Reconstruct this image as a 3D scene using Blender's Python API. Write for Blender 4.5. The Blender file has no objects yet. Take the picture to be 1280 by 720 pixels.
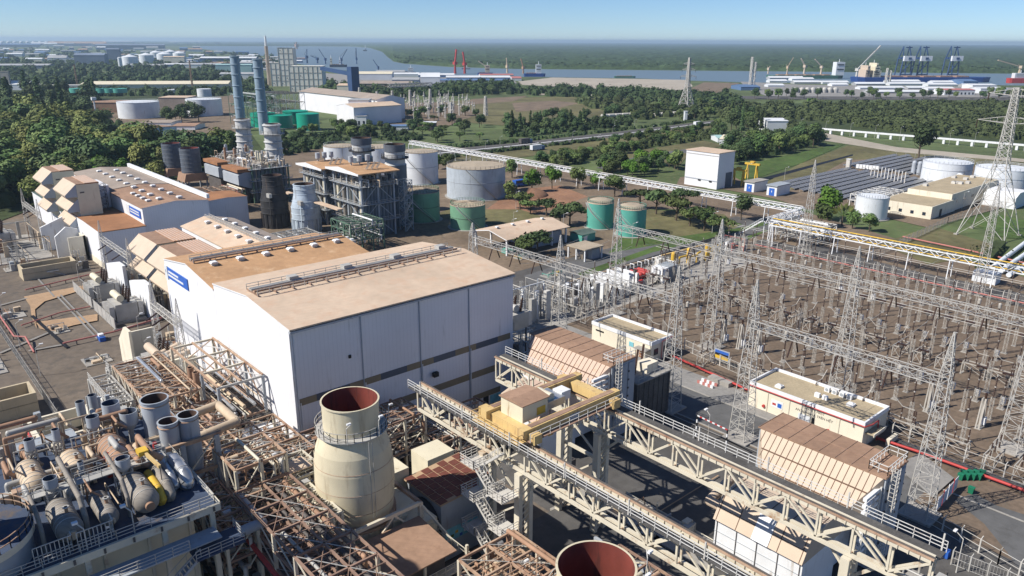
import bpy, math, random
from mathutils import Vector, Matrix
R_ = math.radians
SC = bpy.context.scene
COL = SC.collection
rnd = random.Random(7)

# ------------------------------------------------------------------ camera model (metres, site axes X/Y, camera above the origin)
F_PX = 950.0; PITCH = math.atan(309/950.0); YAW = R_(48.5); ROLL = .0045; CAM_H = 64.0
FW = Vector((math.cos(YAW)*math.cos(PITCH), math.sin(YAW)*math.cos(PITCH), -math.sin(PITCH)))
RT0 = Vector((math.sin(YAW), -math.cos(YAW), 0)); UP0 = RT0.cross(FW)
RT = RT0*math.cos(ROLL) + UP0*math.sin(ROLL); UP = UP0*math.cos(ROLL) - RT0*math.sin(ROLL)

def ray(x, y):
    return FW + RT*((x-640)/F_PX) + UP*(-(y-360)/F_PX)
def G(x, y, z=0.0):
    """ground point (or point at height z) seen at pixel x, y of the 1280x720 photograph"""
    d = ray(x, y); t = (z-CAM_H)/d.z
    return Vector((d.x*t, d.y*t, z))
def mpp(x, y, z=0.0):
    p = G(x, y, z); return (p-Vector((0, 0, CAM_H))).dot(FW)/F_PX

# ------------------------------------------------------------------ materials
MATS = {}
def mat(name, col, rough=.75, var=.12, scale=.25, metal=0., rust=None, rust_amt=.0, streak=False, seam=0., seam_dark=.25,
        seam_axis='h', objvar=0., fine=0., bump=0., spec=.3):
    m = bpy.data.materials.new(name); m.use_nodes = True
    nt = m.node_tree; N = nt.nodes; L = nt.links
    b = N['Principled BSDF']
    b.inputs['Roughness'].default_value = rough; b.inputs['Metallic'].default_value = metal
    b.inputs['Specular IOR Level'].default_value = spec
    geo = N.new('ShaderNodeNewGeometry')
    def noise(sc, det=4, vec=None, ro=.55):
        n = N.new('ShaderNodeTexNoise'); n.inputs['Scale'].default_value = sc; n.inputs['Detail'].default_value = det
        n.inputs['Roughness'].default_value = ro
        L.new(vec if vec is not None else geo.outputs['Position'], n.inputs['Vector']); return n
    def mixc(a, bcol, fac, mode='MIX'):
        x = N.new('ShaderNodeMix'); x.data_type = 'RGBA'; x.blend_type = mode
        if isinstance(fac, float): x.inputs[0].default_value = fac
        else: L.new(fac, x.inputs[0])
        for i, v in ((6, a), (7, bcol)):
            if isinstance(v, (tuple, list)): x.inputs[i].default_value = (*v, 1)
            else: L.new(v, x.inputs[i])
        return x.outputs[2]
    def ramp(src, lo, hi):
        r = N.new('ShaderNodeMapRange'); r.inputs[1].default_value = lo; r.inputs[2].default_value = hi
        L.new(src, r.inputs[0]); return r.outputs[0]
    lo = tuple(c*(1-var) for c in col); hi = tuple(min(1, c*(1+var)) for c in col)
    c = mixc(lo, hi, ramp(noise(scale).outputs[0], .3, .7))
    if fine:
        f = ramp(noise(scale*9, 3).outputs[0], .3, .7)
        c = mixc(c, mixc(c, tuple([1-fine]*3), 1.0, 'MULTIPLY'), f)
    if rust:
        vec = None
        if streak:
            mp = N.new('ShaderNodeMapping'); mp.inputs['Scale'].default_value = (1, 1, .12)
            L.new(geo.outputs['Position'], mp.inputs[0]); vec = mp.outputs[0]
        n = noise(.9 if streak else .35, 6, vec, .7)
        c = mixc(c, rust, ramp(n.outputs[0], .62-rust_amt*.4, .75-rust_amt*.25))
    if seam:
        sx = N.new('ShaderNodeSeparateXYZ'); L.new(geo.outputs['Position'], sx.inputs[0])
        if seam_axis == 'h':
            ad = N.new('ShaderNodeMath'); ad.operation = 'ADD'
            L.new(sx.outputs[0], ad.inputs[0]); L.new(sx.outputs[1], ad.inputs[1]); src = ad.outputs[0]
        else: src = sx.outputs['XYZ'.index(seam_axis)]
        mu = N.new('ShaderNodeMath'); mu.operation = 'DIVIDE'; mu.inputs[1].default_value = seam; L.new(src, mu.inputs[0])
        fr = N.new('ShaderNodeMath'); fr.operation = 'FRACT'; L.new(mu.outputs[0], fr.inputs[0])
        lt = N.new('ShaderNodeMath'); lt.operation = 'LESS_THAN'; lt.inputs[1].default_value = .18; L.new(fr.outputs[0], lt.inputs[0])
        ml = N.new('ShaderNodeMath'); ml.operation = 'MULTIPLY'; ml.inputs[1].default_value = seam_dark; L.new(lt.outputs[0], ml.inputs[0])
        c = mixc(c, tuple(k*.45 for k in col), ml.outputs[0])
    if objvar:
        oi = N.new('ShaderNodeObjectInfo')
        hs = N.new('ShaderNodeHueSaturation')
        L.new(c, hs.inputs['Color'])
        L.new(ramp(oi.outputs['Random'], 0, 1), hs.inputs['Fac'])
        mr = N.new('ShaderNodeMapRange'); mr.inputs[3].default_value = 1-objvar; mr.inputs[4].default_value = 1+objvar
        L.new(oi.outputs['Random'], mr.inputs[0]); L.new(mr.outputs[0], hs.inputs['Value'])
        hs.inputs['Fac'].default_value = 1
        for l in list(hs.inputs['Fac'].links): L.remove(l)
        m2 = N.new('ShaderNodeMapRange'); m2.inputs[3].default_value = .5-objvar*.06; m2.inputs[4].default_value = .5+objvar*.04
        wn = N.new('ShaderNodeMath'); wn.operation = 'FRACT'
        m3 = N.new('ShaderNodeMath'); m3.operation = 'MULTIPLY'; m3.inputs[1].default_value = 7.31
        L.new(oi.outputs['Random'], m3.inputs[0]); L.new(m3.outputs[0], wn.inputs[0]); L.new(wn.outputs[0], m2.inputs[0])
        L.new(m2.outputs[0], hs.inputs['Hue'])
        c = hs.outputs['Color']
    L.new(c, b.inputs['Base Color'])
    if bump:
        bp = N.new('ShaderNodeBump'); bp.inputs['Strength'].default_value = bump; bp.inputs['Distance'].default_value = .3
        L.new(noise(scale*6, 3).outputs[0], bp.inputs['Height']); L.new(bp.outputs[0], b.inputs['Normal'])
    MATS[name] = m
    return m

RUST = (.20, .085, .04)
mat('white_clad', (.73, .73, .75), .6, .05, .12, seam=.7, seam_dark=.10, rust=(.50, .50, .50), rust_amt=.05, streak=True)
mat('white_plain', (.72, .73, .74), .6, .07, .3, rust=(.40, .34, .28), rust_amt=.08, streak=True)
mat('white_tank', (.66, .69, .72), .55, .07, .25, rust=(.38, .36, .34), rust_amt=.1, streak=True)
mat('grey_tank', (.40, .45, .50), .6, .1, .25, rust=(.25, .27, .30), rust_amt=.16, streak=True)
mat('tank_roof', (.42, .35, .26), .85, .12, .3, fine=.2)
mat('roof_tan', (.60, .465, .345), .8, .12, .06, seam=.8, seam_dark=.16, fine=.14, rust=(.55, .385, .27), rust_amt=.3)
mat('roof_orange', (.50, .30, .16), .8, .14, .1, seam=.8, seam_dark=.12, fine=.18, rust=(.60, .41, .25), rust_amt=.22)
mat('roof_brown', (.34, .215, .145), .85, .16, .12, seam=.9, seam_dark=.1, fine=.2, rust=(.25, .15, .10), rust_amt=.12)
mat('roof_rust', (.34, .165, .08), .85, .18, .15, fine=.2)
mat('roof_greybrown', (.36, .30, .25), .85, .14, .1, seam=1.2, seam_dark=.1, fine=.2)
mat('roof_grey', (.34, .35, .36), .8, .1, .1, seam=1.5, seam_dark=.15)
mat('roof_green', (.10, .14, .12), .85, .25, .3, fine=.25)
mat('cream', (.66, .60, .45), .65, .07, .3, rust=(.36, .24, .13), rust_amt=.06, streak=True)
mat('cream_wall', (.72, .66, .53), .75, .06, .25, rust=(.45, .38, .29), rust_amt=.10, streak=True)
mat('stack_cream', (.60, .535, .385), .7, .1, .25, rust=(.42, .35, .24), rust_amt=.2, streak=True)
mat('steel_cream', (.60, .55, .44), .6, .08, .5, rust=(.34, .21, .12), rust_amt=.12)
mat('steel_pale', (.62, .61, .58), .55, .07, .5, rust=(.36, .27, .20), rust_amt=.05)
mat('steel_brown', (.27, .175, .13), .8, .25, .6, rust=(.40, .27, .18), rust_amt=.2)
mat('steel_rusty', (.42, .29, .20), .8, .22, .6, rust=(.25, .13, .085), rust_amt=.3)
mat('steel_dark', (.10, .09, .085), .7, .2, .6)
mat('galv', (.42, .41, .385), .55, .15, .4, metal=.1, rust=(.36, .30, .24), rust_amt=.1)
mat('galv_light', (.54, .52, .48), .55, .12, .6, rust=(.40, .34, .28), rust_amt=.08)
mat('tower_steel', (.44, .425, .395), .6, .12, .6, rust=(.34, .28, .22), rust_amt=.12)
mat('yard_steel', (.41, .385, .345), .6, .15, .6, rust=(.28, .22, .17), rust_amt=.15)
mat('grey_paint', (.33, .36, .39), .55, .1, .4, rust=(.24, .18, .14), rust_amt=.07, streak=True)
mat('bluegrey', (.37, .40, .44), .6, .08, .3, rust=(.25, .27, .30), rust_amt=.08, streak=True)
mat('pipe_tan', (.52, .41, .29), .6, .15, .5, rust=(.30, .18, .10), rust_amt=.12)
mat('pipe_silver', (.52, .53, .54), .35, .15, .6, metal=.7)
mat('pipe_rust', (.33, .20, .13), .75, .2, .5)
mat('lagging', (.25, .225, .195), .7, .2, .5, seam=.5, seam_dark=.25)
mat('red_inner', (.19, .045, .033), .85, .2, .4, rust=(.08, .03, .025), rust_amt=.25, streak=True)
mat('dark_inner', (.05, .035, .03), .9, .2, .4)
mat('rust_inner', (.10, .06, .045), .85, .2, .4)
mat('red', (.42, .05, .045), .5, .1, .5)
mat('pink_red', (.42, .16, .14), .6, .1, .5)
mat('yellow', (.62, .40, .05), .55, .12, .4, rust=(.34, .17, .06), rust_amt=.1)
mat('crane_yellow', (.60, .43, .19), .6, .1, .4, rust=(.33, .20, .11), rust_amt=.24, streak=True)
mat('blue_deck', (.05, .07, .115), .75, .2, .5, rust=(.13, .10, .075), rust_amt=.2)
mat('blue', (.03, .11, .42), .5, .1, .4)
mat('sign_blue', (.035, .12, .45), .5, .03, .4)
mat('cyan', (.20, .50, .58), .6, .25, .9)
mat('green_bin', (.015, .17, .09), .5, .1, .5)
mat('green_tank', (.16, .33, .215), .55, .1, .3, rust=(.10, .20, .14), rust_amt=.12, streak=True)
mat('teal_tank', (.10, .36, .29), .5, .08, .3, rust=(.06, .22, .18), rust_amt=.08, streak=True)
mat('emerald_tank', (.01, .30, .20), .5, .06, .3)
mat('black_stack', (.035, .035, .038), .75, .3, .4, rust=(.10, .07, .05), rust_amt=.08, streak=True)
mat('slate_stack', (.10, .115, .14), .6, .15, .4, rust=(.05, .05, .06), rust_amt=.12, streak=True)
mat('lightblue_stack', (.42, .49, .56), .6, .14, .5, rust=(.20, .19, .19), rust_amt=.14, streak=True)
mat('white_stack', (.50, .50, .49), .65, .12, .5, rust=(.22, .17, .13), rust_amt=.16, streak=True)
mat('bluegrey_stack', (.25, .33, .40), .6, .12, .3, rust=(.15, .16, .17), rust_amt=.12, streak=True)
mat('hrsg_casing', (.13, .155, .18), .7, .15, .4, rust=(.11, .12, .12), rust_amt=.15, streak=True)
mat('green_steel', (.10, .17, .12), .7, .2, .5)
mat('concrete', (.36, .34, .31), .9, .15, .3, fine=.2, rust=(.16, .15, .14), rust_amt=.1, streak=True)
mat('concrete_dark', (.11, .105, .10), .9, .25, .4, fine=.3, rust=(.05, .05, .05), rust_amt=.14, streak=True)
mat('basin_tan', (.50, .42, .29), .85, .1, .3, rust=(.28, .24, .17), rust_amt=.08, streak=True)
mat('roof_ply', (.42, .345, .23), .9, .12, .3, fine=.2, rust=(.30, .25, .18), rust_amt=.12)
mat('asphalt', (.105, .10, .095), .9, .18, .08, fine=.2, rust=(.07, .066, .064), rust_amt=.25)
mat('asphalt_yard', (.17, .138, .108), .9, .2, .06, fine=.25, rust=(.095, .082, .07), rust_amt=.32)
mat('asphalt_grey', (.13, .13, .13), .9, .18, .06, fine=.2, rust=(.085, .083, .08), rust_amt=.22)
mat('paved', (.27, .26, .245), .9, .12, .15, fine=.2)
mat('gravel', (.185, .138, .10), .95, .2, .12, fine=.35, rust=(.13, .105, .08), rust_amt=.22)
mat('soil', (.20, .15, .105), .95, .25, .08, fine=.3, rust=(.10, .085, .05), rust_amt=.12)
mat('redsoil', (.30, .165, .10), .95, .2, .1, fine=.3)
mat('sand_path', (.42, .28, .17), .95, .12, .2, fine=.2)
mat('sandflat', (.40, .355, .29), .95, .12, .02, fine=.2)
mat('lawn', (.075, .125, .03), .95, .3, .05, fine=.35, rust=(.16, .135, .06), rust_amt=.14)
mat('drygrass', (.155, .14, .065), .95, .3, .03, fine=.35, rust=(.07, .10, .03), rust_amt=.16)
mat('field', (.10, .135, .05), .95, .35, .012, fine=.35, rust=(.17, .135, .08), rust_amt=.16)
mat('bushland', (.05, .07, .022), .95, .35, .03, fine=.4)
mat('black_pipe', (.05, .05, .052), .5, .2, .5)
mat('insul', (.055, .03, .022), .35, .2, 2.0)
mat('black', (.015, .015, .016), .6, .1, 1)
mat('window_dark', (.025, .035, .05), .25, .2, .5, spec=.5)
mat('band_blue', (.075, .095, .13), .4, .1, .5)
mat('band_brown', (.24, .195, .125), .7, .1, .4)
mat('solar', (.15, .155, .165), .35, .08, .3, spec=.6)
mat('tile_brown', (.16, .055, .038), .8, .2, .3, fine=.2)
mat('tile_joint', (.42, .29, .18), .85, .1, .5)
mat('hood_tan', (.54, .40, .315), .75, .08, .35, rust=(.50, .29, .17), rust_amt=.2)
mat('hood_slat', (.16, .10, .07), .8, .1, .5)
mat('hood_cream', (.53, .425, .325), .7, .06, .4)
mat('leaf_mid', (.092, .142, .042), .7, .30, .5, objvar=.5, spec=.2)
mat('leaf_dark', (.062, .098, .036), .75, .30, .4, objvar=.42, spec=.2)
mat('leaf_olive', (.17, .195, .055), .7, .30, .5, objvar=.28, spec=.2)
mat('leaf_bright', (.085, .170, .022), .7, .25, .5, objvar=.20, spec=.2)
mat('leaf_far', (.062, .096, .040), .85, .45, .014, fine=.5, spec=.1)
mat('leaf_bush', (.080, .102, .042), .85, .45, .03, fine=.45, spec=.1)
mat('bark', (.11, .085, .06), .9, .2, 1)
mat('hull_blue', (.02, .06, .22), .5, .1, .1)
mat('hull_dark', (.03, .04, .06), .5, .1, .1)
mat('hull_green', (.06, .15, .11), .6, .1, .1)
mat('sts_blue', (.035, .07, .16), .5, .1, .1)
mat('shed_blue', (.10, .17, .30), .7, .12, .02)
mat('shed_slate', (.16, .20, .27), .7, .15, .02)
mat('shed_teal', (.30, .45, .45), .7, .1, .05)
mat('shed_white', (.62, .64, .66), .7, .1, .03)
mat('shed_brown', (.33, .23, .17), .8, .25, .05)
mat('concrete_plant', (.72, .70, .62), .85, .12, .08, seam=0)

def water_mat():
    m = bpy.data.materials.new('river_water'); m.use_nodes = True
    nt = m.node_tree; N = nt.nodes; L = nt.links; b = N['Principled BSDF']
    b.inputs['Base Color'].default_value = (.13, .18, .215, 1); b.inputs['Roughness'].default_value = .45
    b.inputs['Specular IOR Level'].default_value = .5
    n = N.new('ShaderNodeTexNoise'); n.inputs['Scale'].default_value = .05; n.inputs['Detail'].default_value = 5
    g = N.new('ShaderNodeNewGeometry'); L.new(g.outputs['Position'], n.inputs['Vector'])
    bp = N.new('ShaderNodeBump'); bp.inputs['Strength'].default_value = .35; bp.inputs['Distance'].default_value = 2.
    L.new(n.outputs[0], bp.inputs['Height']); L.new(bp.outputs[0], b.inputs['Normal'])
    MATS['water'] = m
water_mat()

# ------------------------------------------------------------------ mesh builder
def _wloc(o):
    v = Vector((0, 0, 0))
    while o is not None:
        v += o.location; o = o.parent
    return v

class MB:
    def __init__(s): s.v = []; s.f = []; s.m = []; s.sm = []; s.slots = []
    def _mi(s, m):
        if m not in s.slots: s.slots.append(m)
        return s.slots.index(m)
    def face(s, pts, m, smooth=False):
        b = len(s.v); s.v += [tuple(p) for p in pts]; s.f.append(tuple(range(b, b+len(pts)))); s.m.append(s._mi(m)); s.sm.append(smooth); return s
    def faces(s, verts, faces, m, smooth=False):
        b = len(s.v); s.v += [tuple(p) for p in verts]; k = s._mi(m)
        for f in faces: s.f.append(tuple(b+i for i in f)); s.m.append(k); s.sm.append(smooth)
        return s
    def box(s, x0, y0, z0, x1, y1, z1, m, top=None):
        if x0 > x1: x0, x1 = x1, x0
        if y0 > y1: y0, y1 = y1, y0
        if z0 > z1: z0, z1 = z1, z0
        V = [(x0,y0,z0),(x1,y0,z0),(x1,y1,z0),(x0,y1,z0),(x0,y0,z1),(x1,y0,z1),(x1,y1,z1),(x0,y1,z1)]
        s.faces(V, [(3,2,1,0),(0,1,5,4),(1,2,6,5),(2,3,7,6),(3,0,4,7)], m)
        s.faces(V, [(4,5,6,7)], top or m); return s
    def beam(s, p, q, w, h, m):
        p = Vector(p); q = Vector(q); d = q-p
        if d.length < 1e-6: return s
        d.normalize()
        up = Vector((0,0,1)) if abs(d.z) < .95 else Vector((1,0,0))
        a = d.cross(up).normalized(); b = a.cross(d).normalized()
        a *= w/2; b *= h/2
        V = [p-a-b, p+a-b, p+a+b, p-a+b, q-a-b, q+a-b, q+a+b, q-a+b]
        s.faces(V, [(0,3,2,1),(4,5,6,7),(0,1,5,4),(1,2,6,5),(2,3,7,6),(3,0,4,7)], m); return s
    def cyl(s, p, q, r0, m, r1=None, n=10, caps=True, smooth=True, capm=None):
        p = Vector(p); q = Vector(q); d = (q-p); r1 = r0 if r1 is None else r1
        if d.length < 1e-6: return s
        d.normalize(); up = Vector((0,0,1)) if abs(d.z) < .95 else Vector((1,0,0))
        a = d.cross(up).normalized(); b = d.cross(a).normalized()
        V = []
        for k in range(n):
            t = 2*math.pi*k/n; o = a*math.cos(t)+b*math.sin(t)
            V.append(p+o*r0); V.append(q+o*r1)
        s.faces(V, [(2*k, 2*k+1, 2*((k+1)%n)+1, 2*((k+1)%n)) for k in range(n)], m, smooth)
        if caps:
            s.faces([V[2*k] for k in range(n)], [tuple(range(n))], capm or m)
            s.faces([V[2*k+1] for k in range(n)], [tuple(reversed(range(n)))], capm or m)
        return s
    def tube(s, pts, r, m, n=8):
        for a, b in zip(pts, pts[1:]): s.cyl(a, b, r, m, n=n)
        for p in pts[1:-1]: s.ball(p, r*1.02, m, 6, 4)
        return s
    def ball(s, c, r, m, n=10, k=6, sz=1., top=False):
        c = Vector(c); V = []; Fc = []
        lo = 0 if top else -1
        for i in range(k+1):
            ph = math.pi/2*(lo + (1-lo)*i/k)
            for j in range(n):
                t = 2*math.pi*j/n
                V.append(c+Vector((r*math.cos(ph)*math.cos(t), r*math.cos(ph)*math.sin(t), r*sz*math.sin(ph))))
        for i in range(k):
            for j in range(n): Fc.append((i*n+j, i*n+(j+1)%n, (i+1)*n+(j+1)%n, (i+1)*n+j))
        s.faces(V, Fc, m, True); return s
    def lathe(s, c, prof, m, n=32, smooth=False, mats=None):
        c = Vector(c); V = []
        for (r, z) in prof:
            for j in range(n):
                t = 2*math.pi*j/n; V.append((c.x+r*math.cos(t), c.y+r*math.sin(t), c.z+z))
        for i in range(len(prof)-1):
            mm = mats[i] if mats else m
            idx = []
            b = len(s.v)
            s.faces(V[i*n:(i+2)*n], [(j, (j+1)%n, n+(j+1)%n, n+j) for j in range(n)], mm, True)
        return s
    def prism(s, poly, axis, a, b, m, capm=None):
        """poly: 2-D points; axis 'x': (y,z) extruded in x; 'y': (x,z); 'z': (x,y)"""
        def P(u, w, t):
            return (t, u, w) if axis == 'x' else (u, t, w) if axis == 'y' else (u, w, t)
        n = len(poly); A = [P(u, w, a) for u, w in poly]; B = [P(u, w, b) for u, w in poly]
        s.faces(A+B, [(i, (i+1) % n, n+(i+1) % n, n+i) for i in range(n)], m)
        s.faces(A, [tuple(reversed(range(n)))], capm or m); s.faces(B, [tuple(range(n))], capm or m); return s
    def lattice(s, p, q, w, m, panels=8, h=None, w2=None, t=.12, tb=.08, up=None):
        """four-chord lattice from p to q, width w (tapering to w2)"""
        p = Vector(p); q = Vector(q); d = (q-p).normalized(); h = h or w; k2 = (w2/w) if w2 else 1
        u = up or (Vector((0,0,1)) if abs(d.z) < .9 else Vector((1,0,0)))
        a = d.cross(u).normalized(); b = a.cross(d).normalized()
        def C(i, j):
            f = i/panels; k = 1+(k2-1)*f; c = p.lerp(q, f)
            sx, sy = ((-1,-1),(1,-1),(1,1),(-1,1))[j]
            return c + a*(sx*w/2*k) + b*(sy*h/2*k)
        for j in range(4): s.beam(C(0,j), C(panels,j), t, t, m)
        for i in range(panels):
            for j in range(4):
                k = (j+1) % 4
                if i % 2: s.beam(C(i,j), C(i+1,k), tb, tb, m)
                else: s.beam(C(i,k), C(i+1,j), tb, tb, m)
                s.beam(C(i+1,j), C(i+1,k), tb, tb, m)
        return s
    def rail(s, pts, m, h=1.1, step=1.6, t=.05, rails=3, closed=False):
        pts = [Vector(p) for p in pts]
        if closed: pts = pts+[pts[0]]
        for a, b in zip(pts, pts[1:]):
            L = (b-a).length; n = max(1, round(L/step))
            for i in range(n+1):
                c = a.lerp(b, i/n); s.beam(c, c+Vector((0,0,h)), t, t, m)
            for k in range(rails):
                z = Vector((0,0,h*(k+1)/rails)); s.beam(a+z, b+z, t, t, m)
        return s
    def stair(s, p, q, w, m, mr, rail=True):
        p = Vector(p); q = Vector(q); d = Vector((q.x-p.x, q.y-p.y, 0)); a = Vector((-d.y, d.x, 0)).normalized()*(w/2)
        for sg in (-1, 1):
            s.beam(p+a*sg, q+a*sg, .08, .28, m)
            if rail:
                s.beam(p+a*sg+Vector((0,0,1)), q+a*sg+Vector((0,0,1)), .06, .06, mr)
                for i in range(0, 6): c = p.lerp(q, i/5)+a*sg; s.beam(c, c+Vector((0,0,1)), .05, .05, mr)
        n = max(3, int(abs(q.z-p.z)/.25))
        for i in range(n+1):
            c = p.lerp(q, i/n); s.beam(c-a, c+a, .28, .05, m)
        return s
    def bounds(s):
        xs = [v[0] for v in s.v]; ys = [v[1] for v in s.v]; zs = [v[2] for v in s.v]
        return Vector(((min(xs)+max(xs))/2, (min(ys)+max(ys))/2, min(zs)))
    def build(s, name, parent=None, label=None, cat=None, group=None, kind=None, local=False, bevel=0):
        if not s.v: return None
        off = (_wloc(parent) if parent is not None else s.bounds()) if not local else Vector((0,0,0))
        me = bpy.data.meshes.new(name)
        me.from_pydata([(v[0]-off.x, v[1]-off.y, v[2]-off.z) for v in s.v], [], s.f)
        for k in s.slots: me.materials.append(MATS[k])
        me.polygons.foreach_set('material_index', s.m)
        me.polygons.foreach_set('use_smooth', s.sm)
        me.validate(); me.update()
        o = bpy.data.objects.new(name, me); COL.objects.link(o)
        if parent is not None: o.parent = parent
        elif not local: o.location = off
        if bevel:
            bv = o.modifiers.new('bevel', 'BEVEL'); bv.width = bevel; bv.segments = 1; bv.limit_method = 'ANGLE'
        tag(o, label, cat, group, kind)
        return o

def tag(o, label=None, cat=None, group=None, kind=None):
    if label: o['label'] = label
    if cat: o['category'] = cat
    if group: o['group'] = group
    if kind: o['kind'] = kind
    return o
def thing(name, label, cat, loc, group=None):
    o = bpy.data.objects.new(name, None); COL.objects.link(o); o.location = loc; o.empty_display_size = .5
    return tag(o, label, cat, group)
KIDS = {}
def kids(o): return [c for c in o.children]
def dup(root, loc, rz=0., label=None, group=None, sc=None):
    r = root.copy(); COL.objects.link(r); r.location = loc; r.rotation_euler = (0, 0, rz)
    if sc: r.scale = sc if not isinstance(sc, (int, float)) else (sc, sc, sc)
    if label: r['label'] = label
    if group: r['group'] = group
    for ch in TREE.get(root.name, []):
        c = ch.copy(); COL.objects.link(c); c.parent = r
        for g in TREE.get(ch.name, []):
            d = g.copy(); COL.objects.link(d); d.parent = c
    return r
TREE = {}
def freeze(root):
    """remember the children of a prototype once, so that copying needs no scene update"""
    TREE[root.name] = list(root.children)
    for c in root.children: TREE[c.name] = list(c.children)
    return root
def sheet(name, pts, z, m, kind='structure', label=None):
    b = MB(); b.face([(p[0], p[1], z) for p in pts], m)
    # make sure it faces up
    a = sum((pts[i][0]*pts[(i+1)%len(pts)][1]-pts[(i+1)%len(pts)][0]*pts[i][1]) for i in range(len(pts)))
    if a < 0: b.f = [tuple(reversed(f)) for f in b.f]
    return b.build(name, kind=kind, label=label)
def rect(x0, y0, x1, y1): return [(x0,y0),(x1,y0),(x1,y1),(x0,y1)]
def pxpoly(*pts): return [(G(x, y).x, G(x, y).y) for x, y in pts]
# ------------------------------------------------------------------ ground, roads, river
HAZE_DENSITY = 8.5e-5
def ground():
    b = MB(); b.face([(-2400,-2400,0),(26500,-2400,0),(26500,29500,0),(-2400,29500,0)], 'field')
    b.build('ground', kind='structure')
ground()
Z = [0.02]
def patch(name, pts, m, label=None):
    Z[0] += .006; return sheet(name, pts, Z[0], m, label=label)
patch('plant_ground', pxpoly((-300,330),(40,262),(190,232),(345,185),(520,186),(800,226),(1010,266),(1300,352),(1600,520))+[(150,-60),(-40,-60),(-60,100)], 'soil')
patch('yard_asphalt', rect(-30,-40,68,330), 'asphalt_yard')
patch('inner_asphalt', rect(66,-40,104,300), 'asphalt')
patch('service_road', rect(104.5,-40,114.5,136), 'asphalt_grey')
patch('pavement', rect(114.5,45,121.5,136), 'paved')
patch('gravel_bank', rect(104,-40,121.6,33), 'gravel')
def arc(cx, cy, r, a0, a1, n=16): return [(cx+r*math.cos(R_(a0+(a1-a0)*i/n)), cy+r*math.sin(R_(a0+(a1-a0)*i/n))) for i in range(n+1)]
patch('curved_road', pxpoly((1192,625),(1218,617),(1245,632),(1300,650),(1420,660),(1420,760),(1290,735),(1258,690),(1230,655)), 'asphalt_grey')
patch('switchyard_gravel', rect(122.4,-90,222,134), 'gravel')
patch('switchyard_road', rect(222,-90,231,132), 'asphalt')
patch('transformer_yard', rect(106,118,205,136.5), 'concrete')
patch('works_ground', rect(95,136.5,255,158), 'asphalt')
patch('oil_yard', rect(95,158,240,330), 'soil')
patch('red_earth', pxpoly((600,268),(640,238),(700,232),(735,246),(690,262),(640,275)), 'redsoil')
patch('red_earth', pxpoly((560,262),(650,262),(720,285),(640,292),(540,270)), 'drygrass')
patch('grass_verge', pxpoly((800,262),(850,262),(960,288),(935,300),(800,320),(700,345),(660,352),(760,318)), 'lawn')
patch('grass_verge', pxpoly((805,262),(905,268),(925,285),(850,296),(808,290)), 'drygrass')
patch('plant_road', pxpoly((655,345),(730,322),(905,292),(935,277),(990,268),(1004,272),(930,297),(760,335),(665,368)), 'asphalt_grey')
patch('grass_strip', pxpoly((728,347),(815,316),(960,281),(955,278),(820,308),(722,342)), 'lawn')
patch('cable_trench', pxpoly((690,372),(760,343),(895,300),(895,296),(760,338),(690,366)), 'black')
patch('lawn', pxpoly((1100,305),(1165,283),(1255,310),(1215,322),(1160,331)), 'drygrass')
patch('lawn', pxpoly((1180,265),(1200,258),(1300,280),(1300,300),(1255,298)), 'lawn')
patch('river_road', pxpoly((1000,300),(1060,318),(1280,375),(1280,385),(1060,330),(1000,312)), 'asphalt')
patch('works_yard', pxpoly((845,232),(905,237),(965,248),(1010,262),(1060,262),(1160,285),(1290,250),(1290,225),(1180,190),(1040,195),(990,235),(900,215),(850,222)), 'soil')
patch('dry_verge', pxpoly((1000,205),(1060,182),(1290,205),(1290,218),(1150,198),(1060,200),(985,240),(940,238)), 'drygrass')
patch('lawn', pxpoly((905,215),(960,200),(1020,186),(1062,178),(1000,205),(930,228)), 'lawn')
patch('dirt_track', pxpoly((1018,164),(1030,176),(1120,190),(1290,204),(1290,200),(1120,184)), 'sandflat')
patch('cable_trench', pxpoly((940,226),(1066,193),(1066,195),(942,230)), 'black')
# beyond the long pipe bridge
patch('lawn', pxpoly((745,196),(880,176),(905,182),(860,195),(850,206),(760,215)), 'drygrass')
patch('car_park', pxpoly((745,210),(800,195),(875,184),(882,187),(800,202),(760,213)), 'asphalt_grey')
patch('field', pxpoly((540,128),(640,122),(760,120),(830,130),(800,142),(700,150),(640,158),(540,150)), 'drygrass')
patch('bare_field', pxpoly((590,124),(660,120),(640,127),(575,132)), 'soil')
patch('bare_field', pxpoly((640,129),(690,126),(725,129),(695,136),(645,140)), 'soil')
patch('mud_flat', pxpoly((648,102),(690,97),(860,100),(866,108),(850,113),(760,112),(650,106)), 'sandflat')
patch('mud_flat', pxpoly((860,112),(880,103),(925,104),(900,116),(868,118)), 'soil')
patch('verge', pxpoly((520,200),(640,188),(900,152),(905,157),(800,178),(660,196),(560,206)), 'drygrass')
patch('highway', pxpoly((500,192),(640,179.5),(780,164),(898,150),(898,154),(790,169.5),(640,186),(510,200)), 'asphalt')
patch('road_markings', pxpoly((505,196),(640,182.6),(785,166.7),(898,152.0),(898,152.3),(785,167.1),(640,183.1),(505,196.6)), 'white_plain')
patch('lane', pxpoly((660,117),(780,119),(900,131),(960,140),(960,141.5),(890,134),(770,121),(660,118.6)), 'sandflat')
patch('port_ground', pxpoly((925,102),(1000,106),(1290,110),(1290,122),(1100,122),(960,121),(935,112)), 'paved')
patch('port_road', pxpoly((900,120),(1290,122),(1290,126),(900,124)), 'asphalt')
patch('bush_ground', pxpoly((920,130),(1290,128),(1290,182),(1140,172),(1030,160),(960,146)), 'bushland')
patch('wharf_ground', pxpoly((380,90),(480,96),(640,98),(650,108),(600,112),(470,108),(380,112)), 'paved')
patch('wood_floor', pxpoly((-60,110),(120,105),(290,100),(290,135),(330,190),(200,232),(40,262),(-60,300)), 'bushland')
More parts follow.
